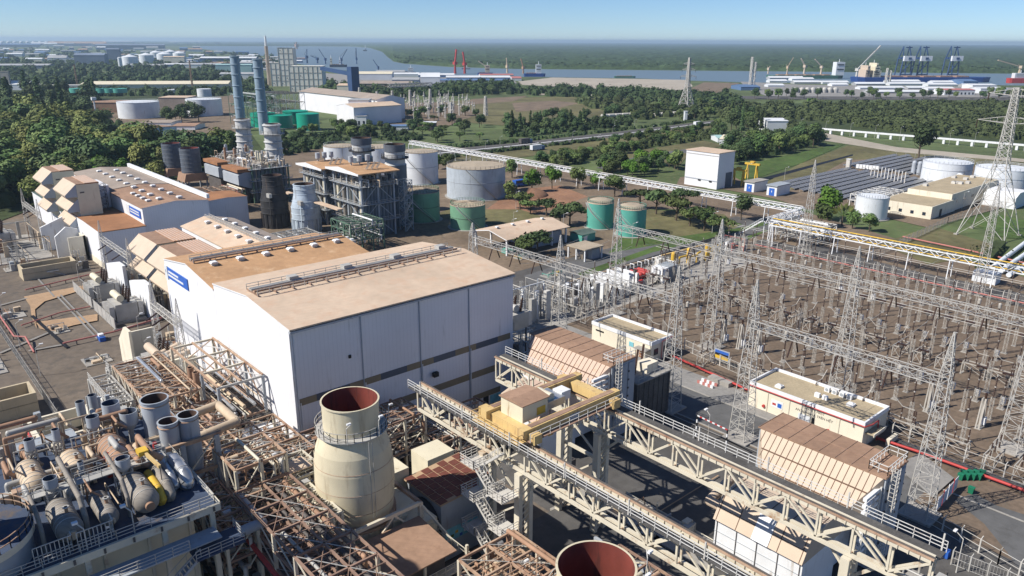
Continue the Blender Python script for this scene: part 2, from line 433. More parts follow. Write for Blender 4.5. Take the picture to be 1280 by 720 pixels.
patch('depot_ground', pxpoly((125,140),(300,118),(300,165),(200,172),(125,158)), 'soil')
patch('old_switchyard_ground', pxpoly((440,130),(560,128),(600,142),(560,158),(480,160)), 'soil')

wb = MB()
WP = [(250,57.6),(370,57.8),(440,58.2),(462,60),(478,65),(484,71),(492,77),(505,79.6),(560,83.6),(640,86.2),(850,88.2),(960,89.2),(1280,92.3),(1420,93),(1420,111),(1280,107),(930,103),(868,101),(800,98.2),(640,96),(520,93.5),(430,88),(372,80),(330,70),(250,61)]
wb.face([(G(x,y).x, G(x,y).y, .12) for x, y in WP], 'water')
if True:
    a = sum(wb.v[i][0]*wb.v[(i+1)%len(wb.v)][1]-wb.v[(i+1)%len(wb.v)][0]*wb.v[i][1] for i in range(len(wb.v)))
    if a < 0: wb.f = [tuple(reversed(f)) for f in wb.f]
wb.build('river', kind='structure')

# opposite shore: mangrove canopy, one uneven mass out to the horizon
def mangrove():
    from mathutils import noise as nz
    b = MB(); xs = [-120+4*i for i in range(390)]
    bank = [(0,0)]*4+[(440,57.6),(462,59.4),(478,64.4),(484,70.4),(492,76.4),(505,79),(560,83),(640,85.7),(850,87.8),(960,88.8),(1280,92),(1460,93)]
    def yb(x):
        if x < 440: return 57.3
        pts = bank[4:]
        if x < pts[0][0]: return 57.6
        for (x0,y0),(x1,y1) in zip(pts, pts[1:]):
            if x0 <= x <= x1: return y0+(y1-y0)*(x-x0)/(x1-x0)
        return 93
    NR = 130; V = []; Fc = []
    for i, x in enumerate(xs):
        p0 = G(x, yb(x)); d0 = math.hypot(p0.x, p0.y); u = Vector((p0.x/d0, p0.y/d0, 0))
        for k in range(NR):
            t = k/(NR-1); d = d0*(25500/d0)**(t**1.35)
            p = u*d
            if k == 0: h = 0
            else:
                h = 7.5 + 3.5*nz.noise(Vector((p.x*.02, p.y*.02, 0))) + 3.*nz.noise(Vector((p.x*.07, p.y*.07, 3))) + rnd.uniform(-1.8,1.8)
                if k == 1: h *= .8
            V.append((p.x, p.y, max(0, h)))
    for i in range(len(xs)-1):
        for k in range(NR-1): Fc.append((i*NR+k, (i+1)*NR+k, (i+1)*NR+k+1, i*NR+k+1))
    b.faces(V, Fc, 'leaf_far'); return b
mb_ = mangrove()
mb_.build('mangrove_forest', kind='stuff', label='dark green mangrove forest filling the far shore up to the horizon')

def leafquads(b, c, r, h, n, size, m, shell=.55):
    """n leaf clumps in an ellipsoid of radius r, height h around c"""
    for _ in range(n):
        while True:
            x, y, z = rnd.uniform(-1,1), rnd.uniform(-1,1), rnd.uniform(-.85,1)
            q = x*x+y*y+z*z
            if shell*shell < q < 1: break
        p = Vector((c[0]+x*r, c[1]+y*r, c[2]+z*h/2))
        nrm = Vector((x, y, z*1.2+.35)) + Vector((rnd.uniform(-.6,.6), rnd.uniform(-.6,.6), rnd.uniform(-.4,.6)))
        nrm.normalize(); a = nrm.orthogonal().normalized(); bb = nrm.cross(a)
        an = rnd.uniform(0, 6.28); a, bb = a*math.cos(an)+bb*math.sin(an), bb*math.cos(an)-a*math.sin(an)
        s1 = size*rnd.uniform(.6,1.3); s2 = s1*rnd.uniform(.5,.9)
        b.face([p-a*s1-bb*s2*.4, p-bb*s2, p+a*s1*.9+bb*s2*.2, p+bb*s2], m)
def inside(px, py, poly):
    c = False; n = len(poly)
    for i in range(n):
        x0, y0 = poly[i]; x1, y1 = poly[(i+1)%n]
        if (y0 > py) != (y1 > py) and px < (x1-x0)*(py-y0)/(y1-y0)+x0: c = not c
    return c
def samples(poly, n):
    xs = [p[0] for p in poly]; ys = [p[1] for p in poly]; out = []
    g = 0
    while len(out) < n and g < n*60:
        g += 1; x, y = rnd.uniform(min(xs), max(xs)), rnd.uniform(min(ys), max(ys))
        if inside(x, y, poly): out.append((x, y))
    return out
def canopy(name, poly, n, r, h, q, size, m, label):
    b = MB()
    for x, y in samples(poly, n):
        p = G(x, y); k = rnd.uniform(.7, 1.35); rr = r*k; hh = h*k
        # dark inner body so that the mass is closed, then leaf clumps
        V = []; nn = 6
        b.ball((p.x, p.y, 0), rr*.86, m, 6, 3, hh*.8/(rr*.86), top=True)
        leafquads(b, (p.x, p.y, hh*.5), rr, hh, q, size*k, m)
    for i in range(len(b.sm)): b.sm[i] = False
    b.build(name, kind='stuff', label=label)
canopy('wood', [(-40,86),(60,80),(150,84),(300,88),(300,104),(200,103),(110,106),(-40,114)], 520, 7, 10, 22, 2.2, 'leaf_far', 'dark green wood between the left sheds and the long pale warehouse')
canopy('mangrove_edge', [(500,79),(640,85.2),(850,87.3),(1400,92),(1400,90),(850,84.5),(640,82),(490,72)], 520, 9, 10, 20, 2.6, 'leaf_far', 'mangrove trees along the water edge of the far shore')
canopy('far_wood', [(-40,58),(60,60),(120,64),(240,64),(370,72),(372,84),(300,88),(150,84),(60,80),(-40,84)], 620, 9, 10, 18, 3.0, 'leaf_far', 'blue-green woods between the hazy sheds at the far left')
canopy('far_wood', [(100,113),(180,115),(285,113),(290,120),(180,121),(120,121)], 120, 5, 8, 22, 1.4, 'leaf_far', 'green wood between the long cream warehouse and the fuel tanks')
canopy('far_wood', [(400,104),(440,108),(440,120),(400,118)], 40, 6, 10, 22, 1.6, 'leaf_far', 'dark wood at the foot of the blue conveyor tower')
canopy('far_wood', [(285,100),(335,100),(340,130),(330,140),(300,125)], 90, 5, 8, 22, 1.4, 'leaf_far', 'green wood behind the tall chimneys')
canopy('far_wood', [(404,112),(470,112),(560,112),(560,120),(500,124),(404,122)], 150, 6, 9, 22, 1.7, 'leaf_far', 'dark wood behind the old switchyard')
canopy('scrub', [(905,131),(1290,129),(1290,176),(1170,170),(1035,155),(935,142)], 950, 4.2, 5.5, 26, 1.1, 'leaf_bush', 'low olive green scrub between the port road and the pipe bridge')
canopy('thicket', [(640,113),(730,110),(855,118),(925,124),(930,134),(860,134),(780,128),(700,121),(640,119)], 330, 5, 8, 24, 1.4, 'leaf_far', 'green thicket between the mud flat and the fields')
canopy('thicket', [(720,128),(830,124),(900,134),(960,146),(1000,160),(985,166),(900,150),(800,150),(760,142)], 240, 5, 7, 26, 1.3, 'leaf_bush', 'mixed green thicket around the foot of the far power pylon')
canopy('tree_belt', [(560,106),(640,104),(650,112),(640,118),(560,120),(540,112)], 130, 6, 9, 24, 1.7, 'leaf_far', 'green tree belt behind the white port sheds')
canopy('hedge', [(560,184),(640,177),(780,161.5),(896,148.5),(896,149.6),(780,163),(640,179),(560,186)], 190, 1.6, 2.2, 16, .6, 'leaf_far', 'dark clipped hedge along the far side of the highway')
canopy('hedge', [(520,201),(640,187),(790,170.5),(896,155),(896,156.2),(790,172),(640,189),(520,203)], 190, 1.6, 2.2, 16, .6, 'leaf_far', 'dark clipped hedge along the near side of the highway')

canopy('undergrowth', [(672,203),(740,190),(820,174),(905,161),(905,171),(820,184),(745,200),(690,212)], 240, 2.4, 3.2, 26, .6, 'leaf_bush', 'bushy undergrowth below the tree row on the near side of the highway')
canopy('undergrowth', [(905,194),(960,182),(1020,173),(1024,180),(970,193),(912,204)], 190, 2.8, 5.0, 28, .75, 'leaf_far', 'dense undergrowth below the tree row right of the white box building')
canopy('undergrowth', [(345,176),(420,164),(500,160),(540,176),(440,178),(400,188),(345,196)], 150, 2.4, 3., 24, .8, 'leaf_far', 'dark undergrowth below the trees behind the boiler blocks')
canopy('undergrowth', [(632,160),(700,150),(790,148),(790,158),(660,171),(632,172)], 200, 2.4, 3.6, 22, .8, 'leaf_far', 'dark undergrowth below the casuarinas of the highway')
canopy('undergrowth', [(-30,150),(118,135),(200,190),(300,178),(300,200),(205,228),(120,228),(-30,268)], 520, 4.2, 6.5, 26, 1.0, 'leaf_far', 'dark undergrowth filling the floor of the left wood')
# ------------------------------------------------------------------ trees
def crown_mesh(kind):
    b = MB(); r = {'round': 3.6, 'spread': 4.6, 'tall': 2.5}[kind]
    if kind == 'round':
        for _ in range(8):
            a = rnd.uniform(0, 6.28); d = rnd.uniform(.2, 1)*r*.62
            leafquads(b, (d*math.cos(a), d*math.sin(a), rnd.uniform(3.6,6.6)), r*rnd.uniform(.42,.62), rnd.uniform(2.6,3.8), 150, .40, 'L', .4)
    elif kind == 'spread':
        for _ in range(10):
            a = rnd.uniform(0, 6.28); d = rnd.uniform(.15, 1)*r*.72
            leafquads(b, (d*math.cos(a), d*math.sin(a), rnd.uniform(3.8,5.0)), r*rnd.uniform(.30,.46), rnd.uniform(1.2,1.9), 78, .42, 'L', .3)
    else:
        for k in range(9):
            z = 2.2+k*1.05; rr = r*(1-.075*k)*rnd.uniform(.6,.95)
            a = rnd.uniform(0, 6.28); d = rnd.uniform(.05,.42)*rr
            leafquads(b, (d*math.cos(a), d*math.sin(a), z), rr*.75, 2.6, 80, .48, 'L', .35)
    return b
MATS['L'] = None
TREEP = []
def make_tree(kind, leafm, label, nme):
    b = crown_mesh(kind); MATS['L'] = MATS[leafm]
    t = MB(); H = {'round': 4.5, 'spread': 4.2, 'tall': 9}[kind]
    t.cyl((0,0,-.2), (.1,.05,H), .26, 'bark', r1=.12, n=7)
    for k in range(5):
        a = k*1.26+rnd.uniform(-.3,.3); z = H*rnd.uniform(.45,.8); L = {'round': 2, 'spread': 3, 'tall': 1.2}[kind]
        t.cyl((.05,.02,z), (L*math.cos(a), L*math.sin(a), z+L*.55), .11, 'bark', r1=.04, n=5)
    root = thing(nme, label, 'tree', (0,0,0))
    t.build('trunk', root, local=True); b.build('crown', root, local=True)
    return freeze(root)
PROTO = {}
for kind, leafm, nm in (('round','leaf_mid','broadleaf_tree'),('round','leaf_dark','evergreen_tree'),('round','leaf_olive','olive_leaf_tree'),
                        ('spread','leaf_mid','rain_tree'),('tall','leaf_dark','casuarina_tree'),('round','leaf_bright','broadleaf_tree'),('spread','leaf_dark','rain_tree')):
    PROTO.setdefault((kind, leafm), [])
    for v in range(3): PROTO[(kind, leafm)].append(make_tree(kind, leafm, '', nm))
USED = set()
def put_tree(key, p, s, label, group=None):
    c = rnd.choice(PROTO[key]); rz = rnd.uniform(0, 6.28)
    if c.name not in USED:
        USED.add(c.name); r = c; r.location = p; r.rotation_euler = (0,0,rz)
    else: r = dup(c, p, rz)
    r.scale = (s*rnd.uniform(.9,1.1), s*rnd.uniform(.9,1.1), s*rnd.uniform(.9,1.12))
    r['label'] = label
    if group: r['group'] = group
    elif 'group' in r: del r['group']
    return r
def grove(poly, n, keys, s, label, group, mind=3.):
    pts = []
    for x, y in samples(poly, n*4):
        p = G(x, y)
        if all((p-q).length > mind for q in pts):
            pts.append(p)
            if len(pts) >= n: break
    pts.sort(key=lambda p: -p.length)
    for p in pts: put_tree(rnd.choice(keys), p, s*rnd.uniform(.8,1.25), label, group)
RM, RD, RO, SP, TD, RB, SD = ('round','leaf_mid'),('round','leaf_dark'),('round','leaf_olive'),('spread','leaf_mid'),('tall','leaf_dark'),('round','leaf_bright'),('spread','leaf_dark')
grove([(-30,128),(60,118),(118,120),(122,150),(60,152),(-30,160)], 46, [TD,RD,RD,RD], 2.3, 'tall dark tree in the row at the far edge of the left wood', 'dark trees at the back of the left wood', 7)
grove([(-30,162),(110,152),(128,170),(120,185),(-30,190)], 40, [RO,RO,RM], 2.3, 'olive green tree in the middle of the left wood', 'olive trees of the left wood', 7)
grove([(-30,192),(120,187),(195,196),(300,176),(300,200),(205,226),(120,226),(-30,270)], 92, [RM,RM,RD,RO], 2.1, 'round green tree in the near part of the left wood', 'round trees of the left wood', 5)
grove([(100,208),(205,214),(205,236),(150,240),(60,258),(30,262)], 26, [RM,RB,RO,RD], 1.7, 'round green tree in the rank behind the left turbine halls', 'trees behind the left turbine halls', 5)
grove([(205,148),(246,146),(250,154),(205,158)], 8, [RD,RD], 1.5, 'dark round tree between the two white fuel tanks', 'trees between the white fuel tanks', 6)
grove([(345,172),(420,160),(500,158),(505,172),(440,176),(400,186),(345,196)], 34, [RD,RM,RD], .95, 'dark green tree behind the emerald green tanks', 'trees behind the emerald tanks', 4.5)
grove([(500,142),(560,140),(620,152),(630,172),(540,182),(500,166)], 30, [RM,RD,SP], 1.1, 'green tree by the far highway and the old switchyard', 'trees by the old switchyard', 6)
grove([(560,118),(640,112),(640,117),(560,124)], 20, [RM,RD], 1.5, 'green tree along the field in front of the port sheds', 'trees before the port sheds', 8)
grove([(632,158),(700,148),(760,152),(760,160),(660,170),(632,172)], 34, [TD,RD,RD], 1.2, 'dark casuarina beside the water channel left of the highway', 'casuarinas along the highway', 5)
grove([(756,142),(900,132),(900,146),(860,150),(770,156)], 30, [RD,RM,RD], 1.1, 'dark green tree beyond the highway bend', 'trees beyond the highway bend', 6)
grove([(672,201),(740,188),(820,172),(905,160),(905,172),(820,184),(745,200),(690,212),(672,212)], 60, [RM,RD,SP], .85, 'green tree in the long row on the near side of the highway', 'tree row on the near side of the highway', 4)
grove([(745,212),(800,204),(850,204),(850,216),(800,222),(755,224)], 26, [RM,RD,RB], 1.05, 'bushy green tree by the white box building', 'trees left of the white box building', 4)
grove([(905,192),(960,180),(1020,172),(1024,182),(970,194),(912,206)], 46, [RD,RD,RM], 1.3, 'dark green tree in the dense row right of the white box building', 'tree row right of the white box building', 4.2)
grove([(900,150),(950,146),(952,166),(930,172),(905,166)], 18, [RD,TD,RM], 1.35, 'dark tree around the white sheds beyond the tree row', 'trees around the far white sheds', 6)
grove([(900,120),(1290,119),(1290,124),(900,126)], 40, [RM,RD], 1.3, 'green tree along the port road', 'trees along the port road', 14)
for x, y, k, s, lab in ((665,240,RB,1.0,'bright green tree nearest the pipe bridge by the red earth heap'),(690,236,RB,.95,'bright green tree beside the lamp post before the pipe bridge'),(650,262,SP,1.0,'spreading tree at the left foot of the red earth heap'),
    (683,270,SD,1.0,'dark spreading tree on the lawn behind the open pump shed'),(663,268,SP,.8,'small spreading tree on the dry lawn behind the open pump shed'),(712,281,SD,1.05,'low dark tree left of the first teal tank'),(700,283,SD,.9,'low dark tree beside the green kiosk'),(722,236,RM,.9,'round tree under the pipe bridge left of the blue bus'),
    (745,236,RB,.85,'light green tree under the pipe bridge by the lamp post'),(768,246,RM,1.0,'green tree right behind the first teal tank'),(800,262,SD,1.15,'dark spreading tree behind the second teal tank'),(820,268,SD,1.15,'dark spreading tree second right of the teal tanks'),(845,276,SP,1.15,'spreading tree third right of the teal tanks'),
    (862,283,SP,1.0,'spreading tree fourth right of the teal tanks'),(880,289,SP,1.1,'spreading tree fifth right of the teal tanks at the lawn'),(898,294,SP,.9,'spreading tree at the right end of the row on the lawn'),(852,262,SD,1.1,'dark tree under the pipe bridge in front of the white box building'),(926,275,RD,.9,'dark round tree alone at the end of the pipe bridge'),
    (672,318,SD,1.15,'dark spreading tree in front of the open pump shed'),(655,322,SP,1.0,'leaning tree at the near corner of the open pump shed'),(1034,276,RB,1.45,'tall bright green tree by the white tank and fan palm'),(1026,284,RM,1.0,'dark green bush tree below the tall bright tree'),(1086,290,RM,.8,'round green tree in front of the small white tank'),(1065,286,RM,.75,'round green tree between the fan palm and the small white tank'),
    (1148,198,RD,2.3,'lone round tree behind the solar panels'),(640,222,RM,.9,'green tree between the grey tank and the pipe bridge'),(560,214,RM,.9,'green tree in front of the pipe bridge by the white tank'),(548,212,RB,.8,'light green tree right of the white tank'),(636,250,RM,.7,'small tree right of the big grey tank')):
    put_tree(k, G(x, y), s*(1.35 if y < 300 and x < 930 else 1.1), lab)
# fan palm
def fan_palm(p):
    root = thing('fan_palm', 'fan palm with pale blade leaves beside the small white tank', 'palm', p)
    t = MB(); t.cyl(p, p+Vector((0,0,4)), .3, 'bark', r1=.2, n=7); t.build('trunk', root)
    c = MB()
    for k in range(15):
        a = -1.45+2.9*k/14; up = Vector((math.sin(a)*RT0.x, math.sin(a)*RT0.y, math.cos(a)+.25)).normalized()
        q = p+Vector((rnd.uniform(-.4,.4), rnd.uniform(-.4,.4), 3.6)); e = q+up*rnd.uniform(4.,5.4); s_ = RT0*math.cos(a)-Vector((0,0,math.sin(a)))
        c.beam(q, q+(e-q)*.45, .12, .06, 'leaf_bright'); m = q+(e-q)*.72
        c.face([q+(e-q)*.42, m-s_*.55+Vector((rnd.uniform(-.3,.3),.2,0)), e, m+s_*.55], 'leaf_olive')
    c.build('crown', root)
fan_palm(G(1052,282)); 
# ------------------------------------------------------------------ gantry crane runway (two trussed girders on laced columns)
def runway(label, xa, xb, y0, y1, cols, wx0, wx1, railx, bays):
    root = thing('crane_runway_girder', label, 'crane girder', ((xa+xb)/2, y0, 0))
    zt, zb = 19.0, 15.5
    n = round((y1-y0)/3.7); dy = (y1-y0)/n
    for x, nm in ((xa, 0), (xb, 1)):
        t = MB()
        t.box(x-.13, y0, zt-.35, x+.13, y1, zt+.12, 'steel_cream'); t.box(x-.13, y0, zb-.2, x+.13, y1, zb+.2, 'steel_cream')
        for i in range(n+1):
            y = y0+i*dy; t.box(x-.09, y-.11, zb, x+.09, y+.11, zt-.2, 'steel_cream')
            if i < n:
                a, b2 = ((y, zt-.3), (y+dy, zb+.2)) if i % 2 == 0 else ((y, zb+.2), (y+dy, zt-.3))
                t.beam((x, a[0], a[1]), (x, b2[0], b2[1]), .18, .2, 'steel_cream')
        t.build('truss', root)
    t = MB()
    for i in range(n+1):
        y = y0+i*dy; t.beam((xa, y, zb), (xb, y, zb), .12, .12, 'steel_rusty'); t.beam((xa, y, zt-.2), (xb, y, zt-.2), .2, .2, 'steel_cream')
    t.build('cross_bracing', root)
    t = MB(); x = (xa if wx0 < xa else xb)
    rx = xb if wx0 < xa else xa
    t.box(rx-.22, y0-.2, zt+.12, rx+.22, y1+.2, zt+.28, 'steel_rusty'); t.box(rx-.05, y0-.2, zt+.28, rx+.05, y1+.2, zt+.46, 'steel_dark')
    for i in range(int((y1-y0)/1.0)): t.box(rx-.26, y0+i, zt-.32, rx+.26, y0+i+.1, zt+.1, 'steel_cream')
    t.build('crane_rail', root)
    t = MB(); t.box(wx0, y0-.4, zt+.0, wx1, y1+.3, zt+.10, 'concrete_dark'); 
    for i in range(n): t.beam((x, y0+i*dy, zt-1.2), (wx0 if wx0 < xa else wx1, y0+i*dy, zt), .1, .1, 'steel_cream')
    t.build('walkway', root)
    t = MB(); t.rail([(railx, y0-.4, zt+.1), (railx, y1+.3, zt+.1)], 'steel_pale', 1.15, 1.5, .06, 3)
    for k in range(int((y1-y0)/9)+1): t.beam((railx, y0+k*9, zt+.1), (railx, y0+k*9, zt+1.9), .14, .14, 'galv_light')
    t.build('railing', root)
    for y in cols:
        c = MB(); xm = (xa+xb)/2
        for s in (-1, 1):
            c.box(xm+s*.85-.28, y-.45, 0, xm+s*.85+.28, y+.45, zb-.2, 'steel_cream')
        k = 0; z = .6
        while z < zb-1.2:
            c.beam((xm-.7, y-.3, z), (xm+.7, y-.3, z+.9), .12, .1, 'steel_cream'); c.beam((xm-.7, y-.3, z+.9), (xm+.7, y-.3, z+1.8), .12, .1, 'steel_cream'); z += 1.8
        c.box(xm-1.6, y-.9, 0, xm+1.6, y+.9, .35, 'concrete'); c.build('column', root)
        g = MB(); 
        for s in (-1, 1): g.beam((xm+.7, y, zb-3.2), (xm+.7, y+s*3.1, zb), .3, .3, 'steel_cream')
        g.build('knee_brace', root)
    for ya, yb in bays:
        g = MB(); xm = (xa+xb)/2
        for z in (11.0, 5.4): g.beam((xm, ya, z), (xm, yb, z), .35, .4, 'steel_cream')
        g.beam((xm, ya, 11), (xm, yb, 5.4), .22, .22, 'steel_cream'); g.beam((xm, ya, 11), (xm, yb, zb), .22, .22, 'steel_cream'); g.beam((xm, ya, 5.4), (xm, yb, .5), .22, .22, 'steel_cream')
        g.build('bay_bracing', root)
    return root
runway('cream trussed crane girder with a grey walkway beside the sloped intake houses', 67.5, 68.3, 18.2, 79.8, [65.6, 58.8, 25.5], 68.45, 69.6, 69.6, [(58.8, 65.6)])
fr = runway('cream trussed crane girder with stair landings, running past the cream stack', 53.2, 54.0, 14., 79.6, [65.1, 58.3, 25.5], 51.9, 53.0, 51.9, [(58.3, 65.1)])
# stair tower hung on the front columns
st = thing('stair_tower', 'pale zigzag steel stair with railed landings on the columns of the front crane girder', 'stairs', (51.8, 61.7, 0))
for k, z in enumerate((3.2, 8.0, 12.6)):
    for yy in (59.3, 64.6):
        m = MB(); m.box(49.9, yy-1.3, z-.12+(.0 if yy<62 else 2.2), 52.6, yy+1.3, z+(.0 if yy<62 else 2.2), 'galv_light')
        zz = z+(.0 if yy<62 else 2.2)
        m.rail([(52.6, yy-1.3, zz), (49.9, yy-1.3, zz), (49.9, yy+1.3, zz), (52.6, yy+1.3, zz)], 'galv_light', 1.1, 1.0, .07, 3)
        m.build('landing', st)
    f = MB(); f.stair((50.6, 60.5, z), (50.6, 63.3, z+2.2), .9, 'galv_light', 'galv_light'); f.build('flight', st)
    f = MB(); f.stair((51.9, 63.3, z+2.2), (51.9, 60.5, z+4.7), .9, 'galv_light', 'galv_light'); f.build('flight', st)
# travelling crane
cr = thing('overhead_crane', 'yellow travelling crane with a brown-roofed trolley house on the gantry girders', 'crane', (61, 61.2, 19.4))
for y in (57.9, 64.6):
    m = MB(); m.prism([(52.6,20.4),(54.6,19.7),(66.4,19.7),(69.4,20.4),(69.4,21.3),(52.6,21.3)], 'y', y-.55, y+.55, 'crane_yellow', 'crane_yellow')
    m.box(54, y-.35, 21.3, 68.5, y+.35, 21.36, 'steel_brown'); m.build('bridge_girder', cr)
m = MB(); m.box(53, 56.6, 20.0, 69, 57.3, 20.12, 'steel_brown'); m.rail([(53,56.6,20.1),(69,56.6,20.1)], 'galv_light', 1.1, 1.6, .07, 2); m.build('service_walkway', cr)
for x in (53.9, 67.6):
    m = MB(); m.box(x-.6, 56.2, 19.75, x+.6, 66.4, 20.9, 'crane_yellow'); m.build('end_carriage', cr)
    for y in (57, 58.8, 63.6, 65.4):
        m = MB(); m.cyl((x-.2, y, 19.8), (x+.2, y, 19.8), .38, 'steel_dark', n=14); m.build('wheel', cr)
m = MB(); m.box(51.9, 57.5, 19.7, 53.2, 66., 19.8, 'crane_yellow'); m.rail([(53.2,57.5,19.8),(51.9,57.5,19.8),(51.9,66.,19.8),(53.2,66,19.8)], 'crane_yellow', 1.1, 1.2, .07, 2); m.build('end_platform', cr)
h = MB(); h.box(54.4, 59.5, 20.9, 58.5, 63.4, 23.1, 'cream'); hh = h.build('trolley_house', cr)
m = MB(); m.prism([(59.3,23.1),(63.6,23.1),(63.6,23.2),(61.45,23.5),(59.3,23.2)], 'x', 54.2, 58.7, 'roof_brown'); m.build('roof', hh)
m = MB(); m.box(56.7, 59.46, 21.2, 58.1, 59.49, 22.2, 'yellow'); m.build('door', hh)
m = MB(); m.box(58.9, 60, 20.9, 62, 63.2, 21.9, 'pipe_silver'); m.cyl((60, 60.4, 22.2), (60, 62.8, 22.2), .55, 'steel_cream', n=12); m.box(62, 60.6, 20.9, 63.6, 62.2, 22.1, 'white_plain'); m.build('hoist', cr)
m = MB(); m.box(60.2, 57.29, 20.1, 61.8, 57.31, 20.9, 'bluegrey')
m.build('nameplate', cr)
m = MB(); m.tube([(61, 61.6, 20.8), (61, 61.6, 17)], .06, 'steel_dark', 6); m.box(60.6, 61.3, 16.2, 61.4, 61.9, 17, 'yellow'); m.build('hook_block', cr)

# ------------------------------------------------------------------ bypass stacks
def bypass_stack(c, label, dz=0.):
    root = thing('exhaust_stack', label, 'exhaust stack', (c[0], c[1], 0)); c3 = (c[0], c[1], dz)
    m = MB(); m.lathe(c3, [(4.3,8.8),(4.3,9.6),(4.4,9.7),(4.62,11.5),(4.74,14.0),(4.68,16.3),(4.36,18.4),(3.7,20.2),(3.3,20.6),(3.3,24.0),(3.42,24.0),(3.42,24.15),(3.22,24.15)], 'stack_cream', 48); m.build('shell', root)
    m = MB(); m.lathe(c3, [(3.22,24.15),(3.2,20.5),(3.3,17),(4.2,14),(4.2,8.8),(.01,8.8)], 'red_inner', 48); m.build('lining', root)
    for z, r in ((11.2,4.60),(13.9,4.73),(16.6,4.64)):
        b = MB(); b.lathe(c3, [(r,z),(r+.03,z+.04),(r,z+.09)], 'steel_rusty', 48); b.build('seam_band', root)
    b = MB(); b.lathe(c3, [(4.3,8.75),(4.75,8.75),(4.75,9.1),(4.45,9.1),(4.45,9.5),(4.75,9.5),(4.75,9.7),(4.4,9.7)], 'steel_rusty', 48); b.build('base_flange', root)
    p = MB(); p.lathe(c3, [(3.3,20.5),(4.25,20.5),(4.25,20.62),(3.3,20.62)], 'galv', 40)
    pts = [(c[0]+4.2*math.cos(t*math.pi/14), c[1]+4.2*math.sin(t*math.pi/14), 20.6) for t in range(28)]
    pts = [(a_, b_, c_+dz) for a_, b_, c_ in pts]
    p.rail(pts, 'galv', 1.15, 1.2, .06, 2, closed=True); p.build('ring_platform', root)
    l = MB(); q = Vector((c[0]-.3, c[1]-4.75, 0)); 
    for s in (-.22,.22): l.beam((q.x+s, q.y, 9.5), (q.x+s, c[1]-4.7, 15), .05, .05, 'galv'); l.beam((q.x+s, c[1]-4.7, 15), (q.x+s, c[1]-4.65, 20.6), .05, .05, 'galv')
    l.build('ladder', root)
    for a in (-2.2, -1.3, -.6):
        l = MB(); p0 = Vector((c[0]+4.4*math.cos(a), c[1]+4.4*math.sin(a), 20.6)); l.tube([p0, p0+Vector((0,0,2.0)), p0+Vector((.5*math.cos(a+1.5),.5*math.sin(a+1.5),2.5))], .05, 'galv_light', 6); l.box(p0.x+.1, p0.y-.1, 22.95, p0.x+.6, p0.y+.15, 23.15, 'white_plain'); l.build('platform_lamp', root)
    d = MB(); d.box(c[0]-4.4, c[1]-4.2, 1.2, c[0]+4.4, c[1]+4.2, 8.8, 'cream')
    for k in range(5): d.box(c[0]-4.5, c[1]-4.3, 1.6+k*1.7, c[0]+4.5, c[1]+4.3, 1.8+k*1.7, 'steel_cream')
    for k in range(6): d.box(c[0]-4.3+k*1.65, c[1]-4.35, .0, c[0]-4.05+k*1.65, c[1]+4.35, 8.7, 'steel_cream')
    d.build('base_duct', root)
bypass_stack((39.1, 72.7), 'cream bulging exhaust stack with red lining standing in front of the big white hall')
bypass_stack((40.7, 35.2), 'cream exhaust stack with a red mouth, cut by the lower edge of the view', -1.9)

# support frame and canopy round the first stack
sf = thing('stack_support_frame', 'cream steel support frame around the foot of the stack in front of the white hall', 'steel frame', (39, 72, 0))
for x in (33.4, 44.8):
    for y in (67.4, 78):
        m = MB(); m.box(x-.25, y-.25, 0, x+.25, y+.25, 10.4, 'steel_cream'); m.build('column', sf)
for y in (67.4, 78):
    m = MB(); m.beam((33.4,y,10.3),(44.8,y,10.3),.4,.45,'steel_cream'); m.beam((33.4,y,10.2),(37.2,y,6.2),.22,.22,'steel_cream'); m.beam((37.2,y,6.2),(41,y,10.2),.22,.22,'steel_cream'); m.beam((41,y,10.2),(44.8,y,6.2),.22,.22,'steel_cream'); m.beam((33.4,y,6.2),(44.8,y,6.2),.25,.3,'steel_cream'); m.build('cross_beam', sf)
for x in (33.4, 44.8):
    m = MB(); m.beam((x,67.4,10.3),(x,78,10.3),.4,.45,'steel_rusty'); m.beam((x,67.4,10.1),(x,72.7,6),.2,.2,'steel_cream'); m.beam((x,72.7,6),(x,78,10.1),.2,.2,'steel_cream'); m.build('side_beam', sf)
for x, x2 in ((44.8,47.2),(33.4,33.6)): m = MB(); m.beam((x,67.4,10.2),(x2,63.2,5.2),.25,.25,'steel_cream'); m.build('raking_strut', sf)
cp = thing('equipment_canopy', 'brown sheet canopy over dark plant in front of the stack foot', 'canopy', (38.6, 63.6, 0))
m = MB(); m.prism([(59.6,7.9),(67.2,8.6),(67.2,8.75),(59.6,8.05)], 'x', 33.6, 44.4, 'roof_brown'); m.build('roof', cp)
m = MB(); m.box(34.6, 60.6, .4, 43.4, 66.8, 7.2, 'steel_dark'); m.build('casing', cp)
m = MB(); m.rail([(33.8,59.4,5.6),(46.4,59.4,5.6),(46.4,66,5.6)], 'steel_cream', 1.1, 1.3, .07, 2); m.box(33.6,59.2,5.4,46.6,60.4,5.6,'steel_cream'); m.build('walkway', cp)
for x in (34, 40, 46):
    m = MB(); m.box(x-.15, 59.6, 0, x+.15, 59.9, 7.9, 'steel_cream'); m.build('post', cp)
